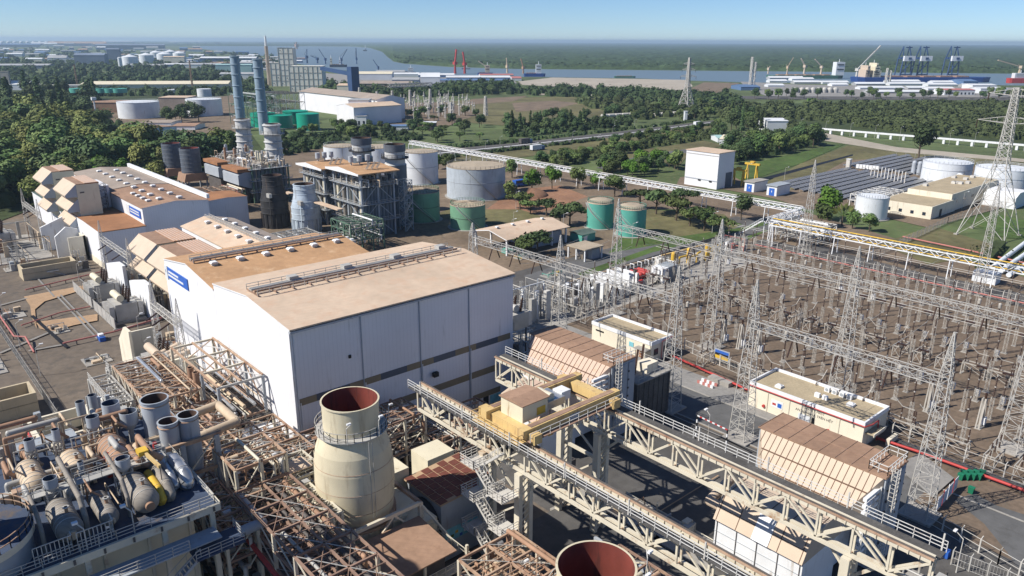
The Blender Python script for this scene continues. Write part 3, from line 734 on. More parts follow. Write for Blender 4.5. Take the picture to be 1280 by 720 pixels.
# grey enclosure with a brown tiled roof
ge = thing('turbine_enclosure', 'grey clad turbine enclosure with a brown tiled roof and a cyan landscape banner', 'enclosure', (51.8, 70.8, 0))
m = MB(); m.box(47.6, 67.0, .3, 56.2, 74.6, 9.1, 'grey_paint'); 
m.build('casing', ge)
m = MB(); m.prism([(47.3,8.9),(56.5,9.3),(56.5,9.5),(47.3,9.1)], 'y', 66.7, 74.9, 'tile_joint'); 
for i in range(7):
    for j in range(6):
        x0 = 47.35+i*1.3+(.0 if j%2 else .0); y0 = 66.78+j*1.35+(.5 if i%2 else 0)
        if y0+1.22 > 74.9: continue
        za = 9.12+(x0-47.3)*.0435; zb_ = za+1.17*.0435
        V = [(x0,y0,za-.02),(x0+1.17,y0,zb_-.02),(x0+1.17,y0+1.22,zb_-.02),(x0,y0+1.22,za-.02),(x0,y0,za+.03),(x0+1.17,y0,zb_+.03),(x0+1.17,y0+1.22,zb_+.03),(x0,y0+1.22,za+.03)]
        m.faces(V, [(4,5,6,7),(0,1,5,4),(1,2,6,5),(2,3,7,6),(3,0,4,7)], 'tile_brown')
m.build('roof', ge)
m = MB(); m.box(48.1, 66.95, 3.0, 53.4, 66.98, 4.9, 'cyan')
for k in range(7): m.box(48.3+k*.7, 66.93, 3.1+(k%3)*.35, 48.75+k*.7, 66.95, 3.5+(k%3)*.35, ('white_plain','leaf_bright','yellow','blue','white_plain','leaf_mid','black')[k])
m.build('banner', ge)
m = MB(); m.cyl((45.0, 70.2, 5.0), (47.6, 70.2, 5.0), 3.2, 'black_stack', n=24); m.build('exhaust_diffuser', ge)
m = MB(); m.box(45.4, 75.2, 0, 48.4, 78.6, 10.2, 'cream'); m.build('lube_cabinet', ge)
m = MB(); m.box(52, 76, 0, 56.5, 80, 9.4, 'cream'); m.build('vent_cabinet', ge)
m = MB(); m.box(42.6, 66.2, .4, 46.4, 75.2, 8.2, 'cream')
for k in range(6): m.box(42.5, 66.1, 1+k*1.3, 46.5, 75.3, 1.15+k*1.3, 'steel_cream')
m.build('transition_duct', ge)

# ------------------------------------------------------------------ air intake houses
def intake(y0, y1, label, rusty):
    root = thing('air_intake_house', label, 'air intake', (86, (y0+y1)/2, 0))
    L = y1-y0; roofm = 'roof_brown'
    m = MB(); m.box(87.6, y0, .2, 93.5, y1, 13.6, 'bluegrey'); 
    for k in range(8): m.box(93.5, y0-.06, .8+k*1.6, 93.62, y1+.05, .95+k*1.6, 'steel_dark')
    m.build('plenum', root)
    m = MB(); m.box(87.3, y0-.1, 13.6, 93.7, y1+.1, 13.75, 'roof_brown')
    for k in range(9): m.box(87.3, y0+k*L/8-.04, 13.75, 93.7, y0+k*L/8+.04, 13.82, 'steel_brown')
    m.box(90.4, y0, 13.75, 90.5, y1, 13.81, 'steel_brown')
    m.build('roof', root)
    # sloped hood face, narrower at the foot
    top = [(87.5, y0+.2, 13.7), (87.5, y1-.2, 13.7)]; bot = [(82.4, y0+3.2, 8.4), (82.4, y1-4.2, 8.4)]
    hd = MB(); hd.faces([top[0], top[1], bot[1], bot[0], (87.5,y0+.2,8.4), (87.5,y1-.2,8.4)], [(0,1,2,3),(4,0,3),(1,5,2),(3,2,5,4)], 'hood_tan' if rusty else 'hood_cream')
    hf = hd.build('hood', root)
    def Q(u, v):   # u along, v down the slope
        a = Vector(top[0]).lerp(Vector(top[1]), u); b = Vector(bot[0]).lerp(Vector(bot[1]), u); return a.lerp(b, v)
    nrm = Vector((-1,0,.9)).normalized()*.06
    sl_ = MB(); n = 20
    for i in range(n+1):
        y = y0+.2+(L-.4)*i/n
        def edge(v):
            ya = y0+.2+v*3.0; yb = y1-.2-v*4.0; return ya, yb
        vmax = 1
        for v in [k/12 for k in range(13)]:
            ya, yb = edge(v)
            if not (ya-.01 <= y <= yb+.01): vmax = v; break
        if vmax > .1:
            p = Vector((87.5, y, 13.7)); e = Vector((87.5-5.1*vmax, y, 13.7-5.3*vmax)); sl_.beam(p+nrm*.3, e+nrm*.3, .075, .08, 'hood_slat')
    sl_.build('slats', root)
    for v in (.36, .70):
        b = MB(); a, c = Q(0, v), Q(1, v); b.beam(a+nrm, c+nrm, .10, .14, 'hood_slat'); b.build('drip_edge', root)
    m = MB(); m.box(82.4, y0+3.2, 1, 87.5, y1-3, 8.4, 'white_plain'); m.build('lower_casing', root)
    # louvred end
    m = MB()
    for k in range(9): m.box(83.6, y0+.35, 4.2+k*.95, 87.5, y0+.8, 4.65+k*.95, 'white_plain')
    for x in (83.8, 85.6, 87.3): m.box(x-.1, y0+.2, 3.6, x+.1, y0+.5, 12.6-(87.5-x)*.6, 'steel_pale')
    m.build('louvre_panel', root)
    m = MB(); 
    for x in (88.2, 89.0):
        m.beam((x, y0-.35, 2), (x, y0-.35, 14.9), .1, .1, 'galv_light'); m.beam((x, y0-.95, 2.5), (x, y0-.95, 14.9), .1, .1, 'galv_light')
    for k in range(22): z = 2.4+k*.58; m.beam((88.2,y0-.35,z),(89.,y0-.35,z),.06,.06,'galv_light'); m.beam((88.2,y0-.95,z),(88.2,y0-.35,z),.05,.05,'galv_light'); m.beam((89,y0-.95,z),(89,y0-.35,z),.05,.05,'galv_light'); m.beam((88.2,y0-.95,z),(89.,y0-.95,z),.05,.05,'galv_light')
    m.build('caged_ladder', root)
    m = MB(); m.rail([(88,y0+.1,13.8),(93.5,y0+.1,13.8),(93.5,y0+2.4,13.8),(88,y0+2.4,13.8)], 'steel_pale', 1.2, 1.2, .08, 2, closed=True); m.build('roof_railing', root)
    d = MB()
    for s in range(3):
        d.box(88.3+s*1.7, y0-.12, 3.4, 89.6+s*1.7, y0-.01, 13.2, 'bluegrey')
        for k in range(6): d.box(88.25+s*1.7, y0-.2, 4.0+k*1.5, 88.5+s*1.7, y0-.05, 4.3+k*1.5, 'steel_dark')
    d.build('access_panel', root)
    # lower house towards the turbine
    ya, yb = y0+2.3, y1-(9.5 if rusty else 3.2)
    m = MB(); m.box(73.4, ya, .3, 81.8, yb, 7.3, 'white_plain')
    for k in range(5): m.box(73.33, ya-.05, 1.0+k*1.5, 73.38, yb+.05, 1.05+k*1.5, 'grey_paint')
    for k in range(5): m.box(73.31, ya+.3+k*(yb-ya-.6)/4-.05, .3, 73.37, ya+.3+k*(yb-ya-.6)/4+.05, 7.2, 'steel_dark')
    lh = m.build('filter_house', root)
    m = MB(); m.prism([(72.9,7.3),(74.6,10.2),(82.3,10.8),(82.3,7.2),(73.4,7.2)], 'y', ya-.1, yb+.1, 'hood_cream' if not rusty else 'hood_tan'); 
    for k in range(5):
        y = ya+.3+k*(yb-ya-.6)/4; m.beam((72.9,y,7.34),(74.6,y,10.24),.08,.06,'hood_slat'); m.beam((74.6,y,10.24),(82.3,y,10.84),.08,.06,'hood_slat')
    m.beam((74.6,ya,10.24),(74.6,yb,10.24),.08,.06,'hood_slat'); m.beam((73.7,ya,8.74),(73.7,yb,8.74),.06,.05,'hood_slat')
    m.prism([(72.86,7.3),(74.56,10.2),(74.5,10.26),(72.8,7.36)],'y',(ya+yb)/2-1.6,(ya+yb)/2+.6,'white_plain')
    m.build('roof', lh)
    m = MB(); m.tube([(74.6,yb-.3,8.2),(74.6,yb+1.9,8.2),(79.4,yb+1.9,9.6)], .62, 'hood_cream', 12); m.build('vent_pipe', root)
    return root
intake(74.3, 93.8, 'sloped air intake house with pink stained hood slats behind the yellow crane', True)
intake(30.2, 47.4, 'sloped air intake house with clean cream hood slats below the long control building', False)

# ------------------------------------------------------------------ control buildings
def text(body, size, loc, rot, m, parent, name='lettering'):
    cu = bpy.data.curves.new(name, 'FONT'); cu.body = body; cu.size = size; cu.extrude = .01; cu.align_x = 'CENTER'
    tmp = bpy.data.objects.new(name, cu); COL.objects.link(tmp)
    dg = bpy.context.evaluated_depsgraph_get(); me = bpy.data.meshes.new_from_object(tmp.evaluated_get(dg)); me.name = name
    bpy.data.objects.remove(tmp); me.materials.clear(); me.materials.append(MATS[m])
    o = bpy.data.objects.new(name, me); COL.objects.link(o)
    o.rotation_euler = rot; o.parent = parent; o.location = Vector(loc)-(_wloc(parent) if parent else Vector((0,0,0)))
    return o
FACE_NX = (R_(90), 0, R_(-90))     # reads on a wall facing -X (left-to-right runs towards -Y)
FACE_NY = (R_(90), 0, 0)           # reads on a wall facing -Y
def control(x0, y0, x1, y1, h, label, parapet=True, acs=0):
    root = thing('control_building', label, 'building', ((x0+x1)/2, (y0+y1)/2, 0))
    m = MB(); m.box(x0, y0, 0, x1, y1, h, 'cream_wall'); m.build('wall', root)
    m = MB(); m.box(x0+.25, y0+.25, h, x1-.25, y1-.25, h+.06, 'roof_ply'); m.build('roof', root)
    m = MB()
    for a in ((x0-.1,y0-.1,x0+.22,y1+.1),(x1-.22,y0-.1,x1+.1,y1+.1),(x0+.22,y0-.1,x1-.22,y0+.2),(x0+.22,y1-.2,x1-.22,y1+.1)): m.box(a[0],a[1],h-.25,a[2],a[3],h+.55,'white_plain')
    m.build('parapet', root)
    return root
cb = control(117.3, 45.2, 126.2, 66.4, 4.3, 'long cream control building with safety lettering and a red pipe along its eave')
m = MB(); m.tube([(117.05,66.3,4.15),(117.05,45.0,4.15),(119.0,44.6,4.1),(121.2,44.6,4.1),(121.6,44.6,.2)], .11, 'red', 8); m.build('fire_pipe', cb)
text('SAFETY FIRST', .62, (117.27, 53.8, 3.35), FACE_NX, 'steel_dark', cb)
text('AN TOÀN LÀ TRÊN HẾT', .62, (117.27, 53.8, 2.55), FACE_NX, 'steel_dark', cb)
m = MB(); m.box(117.24,54.4,.1,117.29,56.6,2.2,'shed_white'); m.build('door', cb)
m = MB(); m.box(117.22,53.6,.1,117.29,54.1,2.2,'black'); m.build('door', cb)
m = MB(); m.box(117.25,59.6,1.5,117.28,61.9,2.9,'white_plain'); m.box(117.23,59.8,1.7,117.25,60.6,2.5,'blue'); m.box(117.23,60.9,1.9,117.25,61.6,2.3,'red'); m.build('poster', cb)
for y in (63.2, 51.0):
    m = MB(); m.cyl((117.3,y,1.0),(117.0,y,1.0),.28,'red',n=12); m.build('fire_bell', cb)
for y in (62.6, 58.4, 49.3):
    m = MB(); m.box(117.2,y-.08,0,117.3,y+.08,4,'steel_cream'); m.build('downpipe', cb)
for k in range(4):
    m = MB(); y = 55.4-k*1.35; m.box(124.4,y-.45,4.36,125.0,y+.45,5.2,'white_plain'); m.cyl((124.38,y,4.8),(124.36,y,4.8),.3,'grey_paint',n=12); m.build('condenser_unit', cb)
for k in range(2):
    m = MB(); y = 55.5-k*1.4; m.box(121.0,y-.45,4.36,121.6,y+.45,5.1,'white_plain'); m.build('condenser_unit', cb)
for x, y in ((119.8,62),(122.5,50)):
    m = MB(); m.box(x-.6,y-.6,4.36,x+.6,y+.6,4.75,'white_plain'); m.ball((x,y,4.75),.5,'white_plain',10,4,.5,True); m.build('roof_vent', cb)
m = MB(); m.box(118,43.8,2.6,122.5,45.2,2.75,'roof_ply'); m.box(118,43.7,2.4,122.5,43.85,2.9,'cream_wall'); m.build('porch_roof', cb)
m = MB(); m.box(121.4,42.4,0,124.6,43.,1.2,'cream_wall'); m.build('porch_wall', cb)
cc = control(118.6, 90.3, 125.4, 107.0, 4.2, 'short cream control building with a flat tan roof behind the pink intake house')
m = MB(); m.tube([(125.6,107,4.4),(125.6,90.1,4.4),(121.8,90.0,4.2),(121.8,90,.3)], .11, 'pink_red', 8); m.build('fire_pipe', cc)
for x in (120.2, 123.4):
    m = MB(); m.box(x-.7,90.24,1.5,x+.7,90.29,2.9,'window_dark'); m.build('window', cc)
m = MB(); m.box(118.55,92.2,.1,118.59,93.4,2.3,'roof_rust'); m.build('door', cc)
m = MB(); m.box(118.5,95,2.2,118.59,96.2,3.2,'cyan'); m.build('notice', cc)
m = MB(); m.box(118.5,103.5,2.9,118.59,105.8,3.2,'black'); m.build('vent', cc)
m = MB(); m.box(116.8,90.4,2.9,118.6,93.6,3.1,'concrete'); m.box(117,90.6,0,117.3,90.9,2.9,'cream_wall'); m.build('porch', cc)
# dark blast wall beside the first intake house
bw = thing('transformer_pit_wall', 'tall dark concrete wall of the transformer pit in front of the short control building', 'wall', (99, 78, 0))
m = MB(); m.box(94.6,74.4,0,103.7,75.0,8.2,'concrete_dark'); m.box(103.1,75,0,103.7,82,8.2,'concrete_dark'); m.box(94.6,75,0,95.2,82,8.2,'concrete_dark')
for k in range(7): m.box(95+k*1.35,74.3,0,95.2+k*1.35,74.4,8.0,'concrete_dark')
m.build('panel', bw)
m = MB(); m.box(94.4,74.2,8.2,103.9,82.2,8.4,'concrete'); m.build('slab', bw)
m = MB(); m.rail([(95,74.5,8.4),(103.6,74.5,8.4),(103.6,81.8,8.4)], 'galv', 1.1, 1.4, .06, 2); m.build('railing', bw)
for k, (x, y) in enumerate(((97.5,77.5),(100.2,78.4))):
    m = MB(); m.beam((x,y,8.4),(x+1.3,y+.6,12.4),.35,.35,'insul'); m.build('bushing', bw)
m = MB(); m.box(99,76,8.4,102,78.4,10.0,'cream_wall'); m.tube([(99,76,9.4),(98,76,9.4),(98,76,8.5)],.2,'galv_light',8); m.build('cabinet', bw)
# ------------------------------------------------------------------ turbine halls
def hall(name, label, x0, x1, y0, y1, e, ridge, axis, wallm, roofm, over=.5, rpos=.5):
    root = thing(name, label, 'hall', ((x0+x1)/2, (y0+y1)/2, 0))
    m = MB()
    if axis == 'x':
        ym = y0+(y1-y0)*rpos; m.prism([(y0,0),(y1,0),(y1,e),(ym,ridge),(y0,e)], 'x', x0, x1, wallm)
    else:
        xm = x0+(x1-x0)*rpos; m.prism([(x0,0),(x1,0),(x1,e),(xm,ridge),(x0,e)], 'y', y0, y1, wallm)
    w = m.build('wall', root)
    r = MB(); t = .22; g = .05
    if axis == 'x':
        k = (ridge-e)/(ym-y0); k2 = (ridge-e)/(y1-ym)
        r.prism([(y0-over,e-k*over+g),(ym,ridge+g),(y1+.0,e+g),(y1+.0,e+g+t),(ym,ridge+g+t),(y0-over,e-k*over+g+t)], 'x', x0-.15, x1+.15, roofm, 'white_plain')
    else:
        k = (ridge-e)/(xm-x0)
        r.prism([(x0-over,e-k*over+g),(xm,ridge+g),(x1+over,e-k*over+g),(x1+over,e-k*over+g+t),(xm,ridge+g+t),(x0-over,e-k*over+g+t)], 'y', y0-.15, y1+.15, roofm, 'white_plain')
    r.build('roof', root)
    return root
def mushroom(root, x, y, z, s=1.):
    m = MB(); m.box(x-.7*s,y-.5*s,z-.3,x+.7*s,y+.5*s,z+.5*s,'galv_light'); m.prism([(x-1.0*s,z+.5*s),(x+1.0*s,z+.5*s),(x+.6*s,z+.85*s),(x-.6*s,z+.85*s)],'y',y-.8*s,y+.8*s,'white_plain'); m.build('roof_vent', root)

h1 = hall('turbine_hall', 'largest white turbine hall, with a pale tan roof and brown wall bands', 43.5, 86.5, 97.5, 126.0, 24.3, 25.75, 'x', 'white_clad', 'roof_tan')
for k in range(14):
    m = MB(); x = 44.2+k*3.2; m.beam((x,97.1,24.5),(x,97.45,23.6),.12,.12,'galv_light'); m.build('gutter_bracket', h1)
m = MB(); m.box(43.4,97.0,23.85,86.6,97.5,24.12,'bluegrey'); m.build('gutter', h1)
def band(x0, x1, z0, z1, mt, nm='window_band'):
    m = MB(); m.box(x0,97.42,z0,x1,97.52,z1,mt); m.build(nm, h1)
for a, b2, mt in ((44.,46.9,'band_brown'),(46.9,52.6,'band_blue'),(52.6,58.2,'band_brown'),(58.2,63.2,'band_blue'),(63.2,68.6,'band_brown'),(68.6,73.2,'band_blue'),(73.2,77.8,'band_brown'),(77.8,82.8,'band_blue'),(82.8,85.8,'band_brown')):
    band(a, b2, 12.05, 13.15, mt)
band(44.2,82.8,6.6,7.8,'band_brown'); band(77.,83.4,2.15,3.2,'band_brown')
for x in (44.0, 55.1, 66.0, 76.3):
    m = MB(); m.cyl((x,97.38,0),(x,97.38,24),.09,'white_plain' if x<45 else 'bluegrey',n=6); m.cyl((x+.3,97.40,0),(x+.3,97.40,12.5),.09,'white_plain',n=6); m.build('downpipe', h1)
m = MB(); m.box(43.42,97.4,0,43.8,97.5,24,'white_plain'); m.build('corner_flashing', h1)
m = MB(); m.box(52.7,97.3,17.4,53.1,97.5,17.9,'black'); m.build('wall_vent', h1)
m = MB(); m.box(68.1,96.7,9.7,69.1,97.3,10.5,'black'); m.box(68.4,97.3,9.9,68.7,97.5,10.2,'galv'); m.build('floodlight', h1)
m = MB(); m.box(79.4,97.42,0,80.6,97.52,2.1,'black'); m.build('door', h1)
m = MB(); m.box(81,97.42,.4,83.6,97.5,2.0,'cyan'); m.build('poster', h1)
m = MB(); m.box(75.6,96.9,1.2,76.5,97.5,1.9,'grey_paint'); m.build('wall_unit', h1)
# ridge walkway with pipes
def ridge_walk(root, x0, x1, y, z, w=3.0):
    m = MB(); m.rail([(x0,y-w/2,z),(x1,y-w/2,z)], 'galv', .9, 2., .08, 2); m.rail([(x0,y+w/2,z),(x1,y+w/2,z)], 'galv', .9, 2., .08, 2); m.build('roof_railing', root)
    for yy in (y-.8, y+.4, y+1.0):
        m = MB(); m.cyl((x0,yy,z+.35),(x1,yy,z+.35),.22,'pipe_rust' if yy<y else 'galv',n=8); m.build('roof_pipe', root)
    m = MB()
    for k in range(int((x1-x0)/3)): m.box(x0+k*3,y-w/2,z-.1,x0+k*3+.2,y+w/2,z+.12,'steel_brown')
    m.build('pipe_support', root)
ridge_walk(h1, 44.6, 84.5, 112.2, 26.1, 4.2)
for x in (52,62,72,82):
    m = MB(); m.box(x-.8,112.6,26.2,x+.8,114,27.2,'galv'); m.build('roof_unit', h1)
h2 = hall('turbine_hall', 'white turbine hall with an orange-brown roof and a blue gable sign', 43.5, 75.5, 126.05, 151.4, 23.2, 25.0, 'x', 'white_clad', 'roof_orange', .0)
ridge_walk(h2, 44.6, 75, 138.9, 25.3, 2.0)
for k in range(6): mushroom(h2, 47.5+k*5.0, 135.8, 24.9, .75)
m = MB(); m.box(43.3,149.8,19.6,43.46,153.0-1.8,22.3,'shed_white'); m.box(43.3,138.8,20.0,43.46,149.4,22.2,'sign_blue')
for z, a, b2 in ((21.45,143.5,149.0),(20.75,141.0,149.3)): m.box(43.27,a,z-.18,43.30,b2,z+.2,'shed_white')
m.cyl((43.28,150.6,21.2),(43.30,150.6,21.2),.35,'bluegrey',n=16)
m.build('sign', h2)
m = MB(); m.box(43.42,143,0,43.52,144.4,3.2,'grey_paint'); m.build('door', h2)
# back halls
h3 = hall('turbine_hall', 'long white turbine hall at the far left with many vents on its brown roof', 64.6, 84.2, 239, 322, 16, 17.0, 'y', 'white_clad', 'roof_brown', .2)
m = MB(); m.box(64.3,282,16.15,84.5,322.3,16.3,'roof_greybrown'); 
h3r = MB(); h3r.prism([(64.4,16.3),(74.4,17.3),(84.4,16.3),(84.4,16.45),(74.4,17.45),(64.4,16.45)],'y',275,322.2,'roof_greybrown'); h3r.build('roof_sheeting', h3)
for k in range(9):
    mushroom(h3, 71.6, 245+k*8.4, 16.95, .95); mushroom(h3, 77.0, 243+k*8.4, 17.0, .95)
for k in range(4): mushroom(h3, 68.6, 246+k*5., 16.6, .85)
m = MB(); m.box(64.35,241.0,12.6,64.58,251.5,15.0,'sign_blue'); 
for z in (14.3,13.5): m.box(64.32,242.2,z-.2,64.35,251,z+.2,'shed_white')
m.box(64.35,251.8,12.6,64.58,255,15.2,'shed_white'); m.build('sign', h3)
m = MB(); m.box(84.0,239.5,16.6,84.9,322,17.9,'white_plain'); m.build('parapet', h3)
an = hall('hall_annex', 'lower white hall annex with a flat rusty brown roof', 51.8, 64.5, 237.5, 273, 11, 11.3, 'x', 'white_clad', 'roof_rust', .1)
m = MB(); m.box(51.7,262,4,51.82,265,8.6,'shed_white'); m.build('door', an)
m = MB(); m.box(51.7,237.3,0,51.78,273,2.,'cream_wall'); m.build('plinth', an)
an2 = hall('hall_annex', 'low white annex with a mossy green flat roof at the far left', 51.8, 60, 284, 330, 9.2, 9.4, 'x', 'white_clad', 'roof_green', .1)
h4 = hall('machine_hall', 'low tan-roofed machine hall with a railed ridge, between the intake boxes and black stack', 69.5, 84.5, 172, 221, 13.2, 15.0, 'y', 'white_clad', 'roof_tan', .3, .45)
m = MB(); m.rail([(76.0,173,15.1),(76.0,220,15.1)], 'galv_light', .9, 2., .08, 2); m.rail([(77.2,173,15.1),(77.2,220,15.1)], 'galv_light', .9, 2., .08, 2); m.build('roof_railing', h4)
m = MB(); m.prism([(77.2,15.12),(84.6,13.45),(84.6,13.55),(77.2,15.25)],'y',172,221,'roof_greybrown'); m.build('roof_sheeting', h4)
for k in range(6): mushroom(h4, 74.2, 178+k*7, 14.9, .8); mushroom(h4, 79.2, 178+k*7, 14.9, .8)
h5 = hall('machine_hall', 'small grey-white shed between the left turbine hall and the dark stacks', 92, 106, 262, 276, 11, 11.4, 'y', 'white_clad', 'roof_rust', .1)
# back intake filter houses with stacked weather hoods
def hoods(x, y0, y1, ztop, n, label, L=11, step=4.6, duct=True):
    root = thing('air_intake_filter', label, 'air intake', (x+4, (y0+y1)/2, 0)); zb = ztop-n*step
    m = MB(); m.box(x+2.6,y0,max(0,zb-2),x+L,y1,ztop-.3,'cream'); m.build('casing', root)
    if zb > 2:
        for yy in (y0+.5,y1-.5):
            for xx in (x+3, x+L-.6): g = MB(); g.box(xx-.25,yy-.25,0,xx+.25,yy+.25,zb-2,'steel_dark'); g.build('leg', root)
    m = MB(); m.box(x+2.6,y0-.1,ztop-.3,x+L*.55,y1+.1,ztop-.1,'roof_brown'); m.build('roof', root)
    for k in range(n):
        z = ztop-k*step; h = MB()
        h.prism([(x+2.6,z-.1),(x+2.6,z-step+.5),(x-.6,z-step+.5+.1),(x-.9,z-3.3)],'y',y0+.1,y1-.1,'hood_cream','bluegrey'); h.build('weather_hood', root)
    m = MB(); m.box(x+L*.55,y0-.05,ztop-.35,x+L+.1,y1+.05,ztop-.05,'roof_rust')
    for k in range(7): m.box(x+L*.56+k*(L*.44/7),y0-.1,ztop-.05,x+L*.56+k*(L*.44/7)+.45,y1+.1,ztop+.08,'hood_tan')
    m.build('ribbed_roof', root)
    m = MB(); m.box(x+3.4,y0-.1,ztop-3,x+4.6,y0-.02,ztop-2.6,'steel_dark'); m.build('louvre', root)
    return root
hoods(52.0, 194, 208.5, 16, 2, 'cream intake filter house with two stacked hoods, the nearer to the left hall', 12)
hoods(52.0, 177, 192.0, 16, 2, 'cream intake filter house with two stacked hoods beside the orange roofed hall', 12)
hoods(50.5, 263, 279, 21.5, 3, 'white intake tower with three stacked cream hoods, front one of the pair', 9)
hoods(49.0, 287, 301, 22.5, 3, 'white intake tower with three stacked cream hoods, rear one of the pair', 9)
lt = thing('stair_tower', 'dark lattice stair tower between the intake towers and the left turbine hall', 'stairs', (61, 262, 0))
m = MB(); m.lattice((61.2,268,11),(61.2,268,20),2.2,'steel_dark',8); m.build('frame', lt)
m = MB(); m.box(60,272,11,64.4,286,18.6,'white_clad'); m.build('side_duct', lt)

# ------------------------------------------------------------------ left yard
def basin(label, x0, y0, x1, y1, h, m_, cells=1, t=.45):
    root = thing('basin', label, 'basin', ((x0+x1)/2,(y0+y1)/2,0))
    for a in ((x0,y0,x1,y0+t),(x0,y1-t,x1,y1),(x0,y0+t,x0+t,y1-t),(x1-t,y0+t,x1,y1-t)):
        m = MB(); m.box(a[0],a[1],0,a[2],a[3],h,m_); m.build('wall', root)
    for k in range(1, cells):
        m = MB(); x = x0+(x1-x0)*k/cells; m.box(x-.3,y0+t,0,x+.3,y1-t,h,m_); m.build('divider', root)
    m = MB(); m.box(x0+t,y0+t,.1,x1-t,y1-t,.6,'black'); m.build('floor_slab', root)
    m = MB()
    for k in range(3): m.beam((x0-.02,y0-.03,h*.55),(x1+.02,y0-.03,h*.55),.03,.05,'concrete')
    m.build('joint', root); return root
b1 = basin('long tan concrete basin standing alone in the left yard', 31.7, 240, 45.2, 246.2, 3.5, 'basin_tan')
m = MB(); m.box(37.5,239.2,1.6,40.5,240,1.75,'galv_light'); m.stair((38,239.6,1.7),(41.8,239.6,.1),.7,'galv','galv',False); m.build('stair', b1)
basin('tan open concrete basin at the left edge of the view', -6, 148.3, 18, 154.6, 4.0, 'basin_tan')
b3 = basin('pale twin-cell concrete basin with red edging behind the blue plant deck', 14.6, 127.5, 40, 137.4, 4.0, 'cream_wall', 3)
m = MB(); m.tube([(14.3,138,2.2),(14.3,127.1,2.2),(24,127.1,2.2)], .22, 'red', 8); m.build('fire_pipe', b3)
for lab, y0 in (('pale mesh barrier in front of the farther transformer', 203), ('pale mesh barrier in front of the nearer transformer', 183)):
    f = thing('barrier', lab, 'barrier', (40, y0+9, 0))
    for k in range(6): m = MB(); m.box(39.9,y0+k*3.6-.1,0,40.1,y0+k*3.6+.1,3,'galv_light'); m.build('post', f)
    m = MB(); m.box(39.96,y0,.2,40.02,y0+18,2.9,'galv'); m.build('panel', f)
    m = MB(); m.box(39.5,y0-.4,0,50,y0,.5,'concrete'); m.build('kerb', f)
for lab, y0 in (('white blast wall beside the farther transformer in the left yard', 204), ('white blast wall beside the nearer transformer in the left yard', 183.5)):
    m = MB(); m.prism([(y0,0),(y0+16,0),(y0+16,6.5),(y0+5,9.2),(y0,9.2)],'x',48.4,49.2,'white_plain'); m.build('blast_wall', label=lab, cat='wall')
def transformer(x, y, s, label, rz=0, conserv='cream'):
    root = thing('power_transformer', label, 'transformer', (x, y, 0))
    m = MB(); m.box(x-2.2*s,y-3*s,.5,x+2.2*s,y+3*s,4.2*s,'galv'); m.build('tank', root)
    for sx in (-1,1):
        m = MB()
        for k in range(9): m.box(x+sx*2.4*s,y-2.8*s+k*.65*s,1,x+sx*3.4*s,y-2.5*s+k*.65*s,3.9*s,'galv_light')
        m.build('radiator', root)
    m = MB(); m.cyl((x-.9*s,y-2.6*s,5.4*s),(x-.9*s,y+2.6*s,5.4*s),.75*s,conserv,n=12); m.build('conservator', root)
    for k in range(3):
        m = MB(); yy = y-2*s+k*2*s; m.cyl((x+.7*s,yy,4.2*s),(x+1.3*s,yy,7.2*s),.28*s,'insul',r1=.16*s,n=8)
        for q in range(6): z = 4.6*s+q*.4*s; xx = x+.7*s+(z-4.2*s)*.2; m.cyl((xx,yy,z),(xx+.02,yy,z+.1),.4*s,'insul',n=8)
        m.build('bushing', root)
    m = MB(); m.box(x-3.6*s,y-3.6*s,0,x+3.6*s,y+3.6*s,.5,'concrete'); m.build('plinth', root); return root
def clutter(x0,y0,x1,y1,z1,label,n=10, nm='transformer_auxiliaries', cat='equipment', mts=('galv','steel_cream','galv','pipe_tan','grey_paint','steel_dark','pipe_rust')):
    """pumps, cabinets, risers and pipes standing together on one skid"""
    root = thing(nm, label, cat, ((x0+x1)/2,(y0+y1)/2,0))
    m = MB(); m.box(x0,y0,0,x1,y1,.25,'concrete'); m.build('skid', root)
    for k in range(n):
        x, y = rnd.uniform(x0+.6,x1-.6), rnd.uniform(y0+.6,y1-.6); mt = rnd.choice(mts); m = MB(); q = k % 4
        if q == 0: s = rnd.uniform(.4,1.); m.box(x-s,y-s*.7,.25,x+s,y+s*.7,.25+rnd.uniform(.4,.8)*z1,mt); m.build('cabinet', root)
        elif q == 1: m.cyl((x,y,.2),(x,y,rnd.uniform(.6,1)*z1),rnd.uniform(.1,.2),mt,n=6); m.build('riser', root)
        elif q == 2:
            z = rnd.uniform(.3,.9)*z1
            if k % 8 < 4: m.tube([(x0+.3,y,.2),(x0+.3,y,z),(x1-.3,y,z),(x1-.3,y,.3)],rnd.uniform(.06,.14),mt,6)
            else: m.tube([(x,y0+.3,.2),(x,y0+.3,z),(x,y1-.3,z),(x,y1-.3,.3)],rnd.uniform(.06,.14),mt,6)
            m.build('pipe', root)
        else: m.lattice((x,y,.2),(x,y,rnd.uniform(.7,1.)*z1),.6,'galv',6,t=.08,tb=.05); m.build('stand', root)
    return root
transformer(44.3, 210.5, 1.05, 'grey power transformer with cream conservator, the farther of the two in the left yard')
transformer(44.0, 190.5, 1.1, 'grey power transformer with cream conservator, the nearer of the two in the left yard')
clutter(50, 184, 60, 200, 7, 'jumble of grey cabinets and pipes between the blast wall and the orange roofed hall', 26)
clutter(50, 204, 60, 222, 7, 'jumble of pale cabinets and pipes below the cream intake filter houses', 26)
clutter(41, 203, 43, 220, 5, 'thin dark risers in front of the farther transformer', 10)
clutter(20, 262, 44, 300, 7, 'crowded grey and red equipment bay at the far left of the yard', 46)
clutter(-10, 262, 18, 300, 6, 'dense transformer auxiliaries at the left edge of the view', 36)
clutter(2, 172, 17, 205, 2.2, 'low rusty pipes and pale brackets on the ground at the left edge', 22)
transformer(33, 285, 1.3, 'large grey transformer at the far left in front of the white annex')
